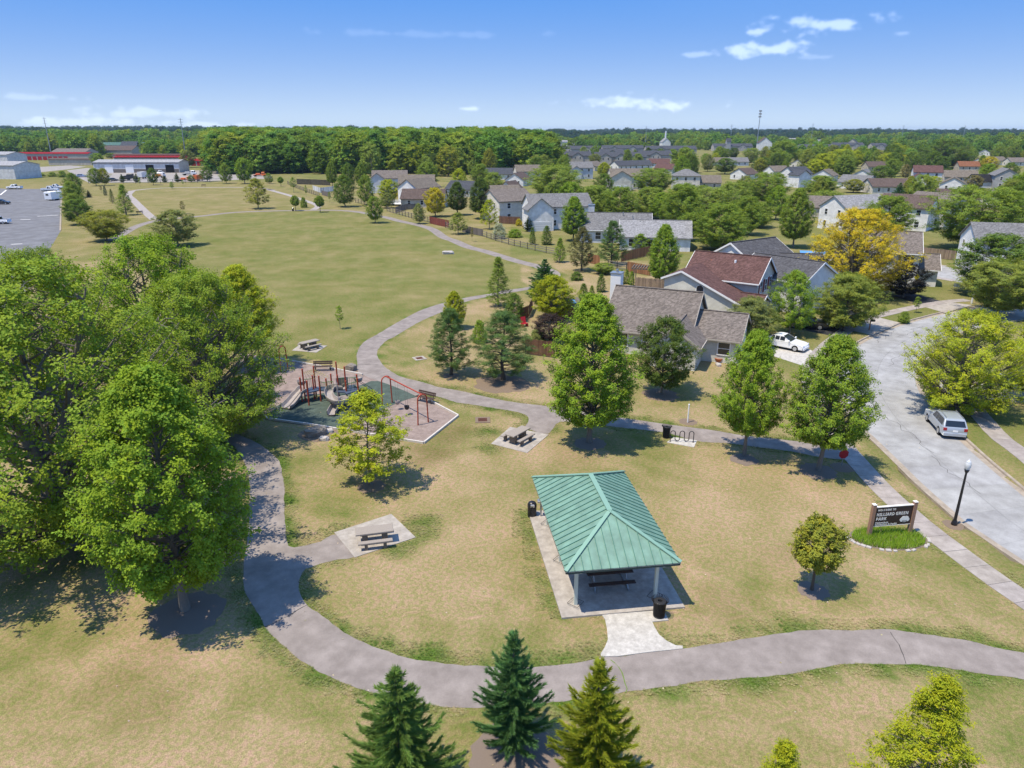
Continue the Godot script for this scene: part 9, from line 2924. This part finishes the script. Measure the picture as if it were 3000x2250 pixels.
{"l":"slate roofed apartment block below the mast","n":"apartment_building","c":"building","x":257.8,"z":-878.3,"r":0,"w":"stone","f":"slate","b":[[0,0,0,45,13,5.4,8.2,"stone","slate"],[-10.125,5.2,90,7.0,8.0,5.2,7.6,"stone","slate"],[10.125,5.2,90,7.0,8.0,5.2,7.6,"stone","slate"]],"win":[[1,3,-1.8,4.0,1.1,1.5],[1,3,1.8,4.0,1.1,1.5],[2,3,-1.8,4.0,1.1,1.5],[2,3,1.8,4.0,1.1,1.5]],"g":"slate roofed apartments"},
{"l":"dark roofed apartment block right of the mast","n":"apartment_building","c":"building","x":335.1,"z":-828.9,"r":1,"w":"stone","f":"slate","b":[[0,0,0,36,13,5.4,8.2,"stone","slate"],[-8.1,5.2,90,7.0,8.0,5.2,7.6,"stone","slate"],[8.1,5.2,90,7.0,8.0,5.2,7.6,"stone","slate"]],"win":[[1,3,-1.8,4.0,1.1,1.5],[1,3,1.8,4.0,1.1,1.5],[2,3,-1.8,4.0,1.1,1.5],[2,3,1.8,4.0,1.1,1.5]],"g":"slate roofed apartments"},
{"l":"dark roofed apartment block farther right of the mast","n":"apartment_building","c":"building","x":426.1,"z":-954.0,"r":0,"w":"stone","f":"slate","b":[[0,0,0,39,13,5.4,8.2,"stone","slate"],[-8.775,5.2,90,7.0,8.0,5.2,7.6,"stone","slate"],[8.775,5.2,90,7.0,8.0,5.2,7.6,"stone","slate"]],"win":[[1,3,-1.8,4.0,1.1,1.5],[1,3,1.8,4.0,1.1,1.5],[2,3,-1.8,4.0,1.1,1.5],[2,3,1.8,4.0,1.1,1.5]],"g":"slate roofed apartments"},
{"l":"dark roofed apartment block at the big tree","n":"apartment_building","c":"building","x":446.2,"z":-914.6,"r":0,"w":"stone","f":"slate","b":[[0,0,0,17,13,5.4,8.2,"stone","slate"],[0.0,5.2,90,7.0,8.0,5.2,7.6,"stone","slate"]],"win":[[1,3,-1.8,4.0,1.1,1.5],[1,3,1.8,4.0,1.1,1.5]],"g":"slate roofed apartments"},
{"l":"wide tan warehouse far beyond the wood","n":"commercial_building","c":"building","x":28.1,"z":-1385.5,"r":0,"w":"tan","f":"tan","b":[[0,0,0,66,40,9,11]],"win":[]},
{"l":"second tan warehouse wing far beyond the wood","n":"commercial_building","c":"building","x":31.0,"z":-1058.0,"r":0,"w":"tan","f":"tan","b":[[0,0,0,32,24,7,9]],"win":[]},
{"l":"long white shop far beyond the apartments","n":"commercial_building","c":"building","x":67.5,"z":-1129.5,"r":0,"w":"white","f":"pale","b":[[0,0,0,31,20,7,9]],"win":[]},
{"l":"white shop right of the long white shop","n":"commercial_building","c":"building","x":97.2,"z":-1129.5,"r":0,"w":"white","f":"pale","b":[[0,0,0,13,14,7,9]],"win":[]},
{"l":"white chapel with small spire far beyond the apartments","n":"commercial_building","c":"building","x":207.1,"z":-1014.7,"r":90,"w":"white","f":"pale","b":[[0,0,0,20,11,8,13]],"win":[],"chim":[[0,0,1.6,22,"white_paint"]]},
{"l":"low white hall right of the chapel","n":"commercial_building","c":"building","x":270.4,"z":-1267.7,"r":0,"w":"white","f":"pale","b":[[0,0,0,9,10,6,8]],"win":[]},
{"l":"grey roofed cupola building by the mast","n":"commercial_building","c":"building","x":251.2,"z":-871.4,"r":0,"w":"grey","f":"slate","b":[[0,0,0,5,5,11,14]],"win":[]},
{"l":"white gable barn far right of the mast","n":"commercial_building","c":"building","x":296.7,"z":-881.7,"r":80,"w":"white","f":"umber","b":[[0,0,0,18,15,9,15]],"win":[]},
{"l":"long low white plant far right of the mast","n":"commercial_building","c":"building","x":546.3,"z":-1465.6,"r":0,"w":"beige","f":"pale","b":[[0,0,0,38,20,7,9]],"win":[]},
{"l":"low white plant with tilted vents far right","n":"commercial_building","c":"building","x":541.2,"z":-1304.4,"r":0,"w":"white","f":"pale","b":[[0,0,0,24,18,6,8]],"win":[]},
{"l":"dark roofed hall far right among the poles","n":"commercial_building","c":"building","x":456.2,"z":-1004.4,"r":60,"w":"stone","f":"slate","b":[[0,0,0,16,13,7,12]],"win":[]},
{"l":"long white metal workshop with two dark open bays","n":"workshop","c":"building","x":-209.7,"z":-420.8,"r":1.5,"w":"steel","f":"metal","b":[[0,0,0,47,14,5.6,6.8]],"win":[]},
{"l":"white warehouse corner at the left picture edge","n":"workshop","c":"building","x":-251.0,"z":-366.7,"r":-10,"w":"steel","f":"metal","b":[[0,0,0,26,16,6.4,8]],"win":[]},
{"l":"taller white warehouse behind the left one","n":"workshop","c":"building","x":-341.2,"z":-499.3,"r":-10,"w":"steel","f":"metal","b":[[0,0,0,22,16,7.4,9]],"win":[]},
{"l":"beige storage hall with red trim and red doors","n":"workshop","c":"building","x":-370.0,"z":-600.0,"r":-1,"w":"stone","f":"scarlet","b":[[0,0,0,64,9,5.0,6]],"win":[]},
{"l":"low beige storage wall in front of the red doors","n":"workshop","c":"building","x":-300.0,"z":-508.3,"r":1,"w":"beige","f":"umber","b":[[0,0,0,29,7,3.9,4.6]],"win":[]},
{"l":"storage rank with red roof edges behind the workshop, first","n":"workshop","c":"building","x":-296.0,"z":-609.5,"r":-1,"w":"cream","f":"umber","b":[[0,0,0,57,7,3.6,4.5]],"win":[]},
{"l":"storage rank with red roof edges behind the workshop, second","n":"workshop","c":"building","x":-269.2,"z":-557.5,"r":-1,"w":"stone","f":"scarlet","b":[[0,0,0,54,7,3.6,4.5]],"win":[]},
{"l":"storage rank with red doors at the workshop end","n":"workshop","c":"building","x":-212.6,"z":-499.7,"r":-1,"w":"stone","f":"scarlet","b":[[0,0,0,20,7,3.4,4.5]],"win":[]},
{"l":"white shed right of the light green tree","n":"workshop","c":"building","x":-145.6,"z":-437.6,"r":-8,"w":"steel","f":"metal","b":[[0,0,0,18,10,4.6,5.5]],"win":[]},
{"l":"small white shed behind the green tree","n":"workshop","c":"building","x":-160.5,"z":-420.8,"r":-4,"w":"steel","f":"metal","b":[[0,0,0,11,8,3.6,4.4]],"win":[]},
{"l":"green roofed shop with white gable","n":"commercial_building","c":"building","x":-501.1,"z":-918.4,"r":0,"w":"white","f":"teal","b":[[0,0,0,54,18,6,9]],"win":[[0,0,-20.25,3.0,3.0,2.7],[0,0,-12.15,3.0,3.0,2.7],[0,0,-4.05,3.0,3.0,2.7],[0,0,4.05,3.0,3.0,2.7],[0,0,12.15,3.0,3.0,2.7],[0,0,20.25,3.0,3.0,2.7]]},
{"l":"green roofed shop with arched porch","n":"commercial_building","c":"building","x":-432.4,"z":-918.4,"r":0,"w":"stone","f":"teal","b":[[0,0,0,42,18,6,9]],"win":[[0,0,-15.75,3.0,3.0,2.7],[0,0,-9.45,3.0,3.0,2.7],[0,0,-3.15,3.0,3.0,2.7],[0,0,3.15,3.0,3.0,2.7],[0,0,9.45,3.0,3.0,2.7],[0,0,15.75,3.0,3.0,2.7]]},
{"l":"brown hip roofed office before the green roofed shop","n":"commercial_building","c":"building","x":-395.0,"z":-755.9,"r":0,"w":"stone","f":"umber","b":[[0,0,0,33,24,4,8]],"win":[]},
{"l":"grey gabled hall behind the brown office","n":"commercial_building","c":"building","x":-428.8,"z":-842.0,"r":10,"w":"blue","f":"slate","b":[[0,0,0,16,18,6,11]],"win":[]},
{"l":"grey hip roofed office behind the storage hall","n":"commercial_building","c":"building","x":-399.6,"z":-683.0,"r":0,"w":"stone","f":"brown","b":[[0,0,0,31,22,4,7]],"win":[]},
{"l":"red pyramid roofed restaurant by the wood","n":"commercial_building","c":"building","x":-405.4,"z":-1004.4,"r":0,"w":"white","f":"scarlet","b":[[0,0,0,9,12,5,12]],"win":[]},
{"l":"white house left of the red pyramid roof","n":"commercial_building","c":"building","x":-433.6,"z":-1018.3,"r":0,"w":"white","f":"tan","b":[[0,0,0,14,9,4,6]],"win":[]},
{"l":"grey roofed house far left","n":"commercial_building","c":"building","x":-690.6,"z":-1059.7,"r":0,"w":"stone","f":"slate","b":[[0,0,0,16,12,4.5,7]],"win":[]},
]
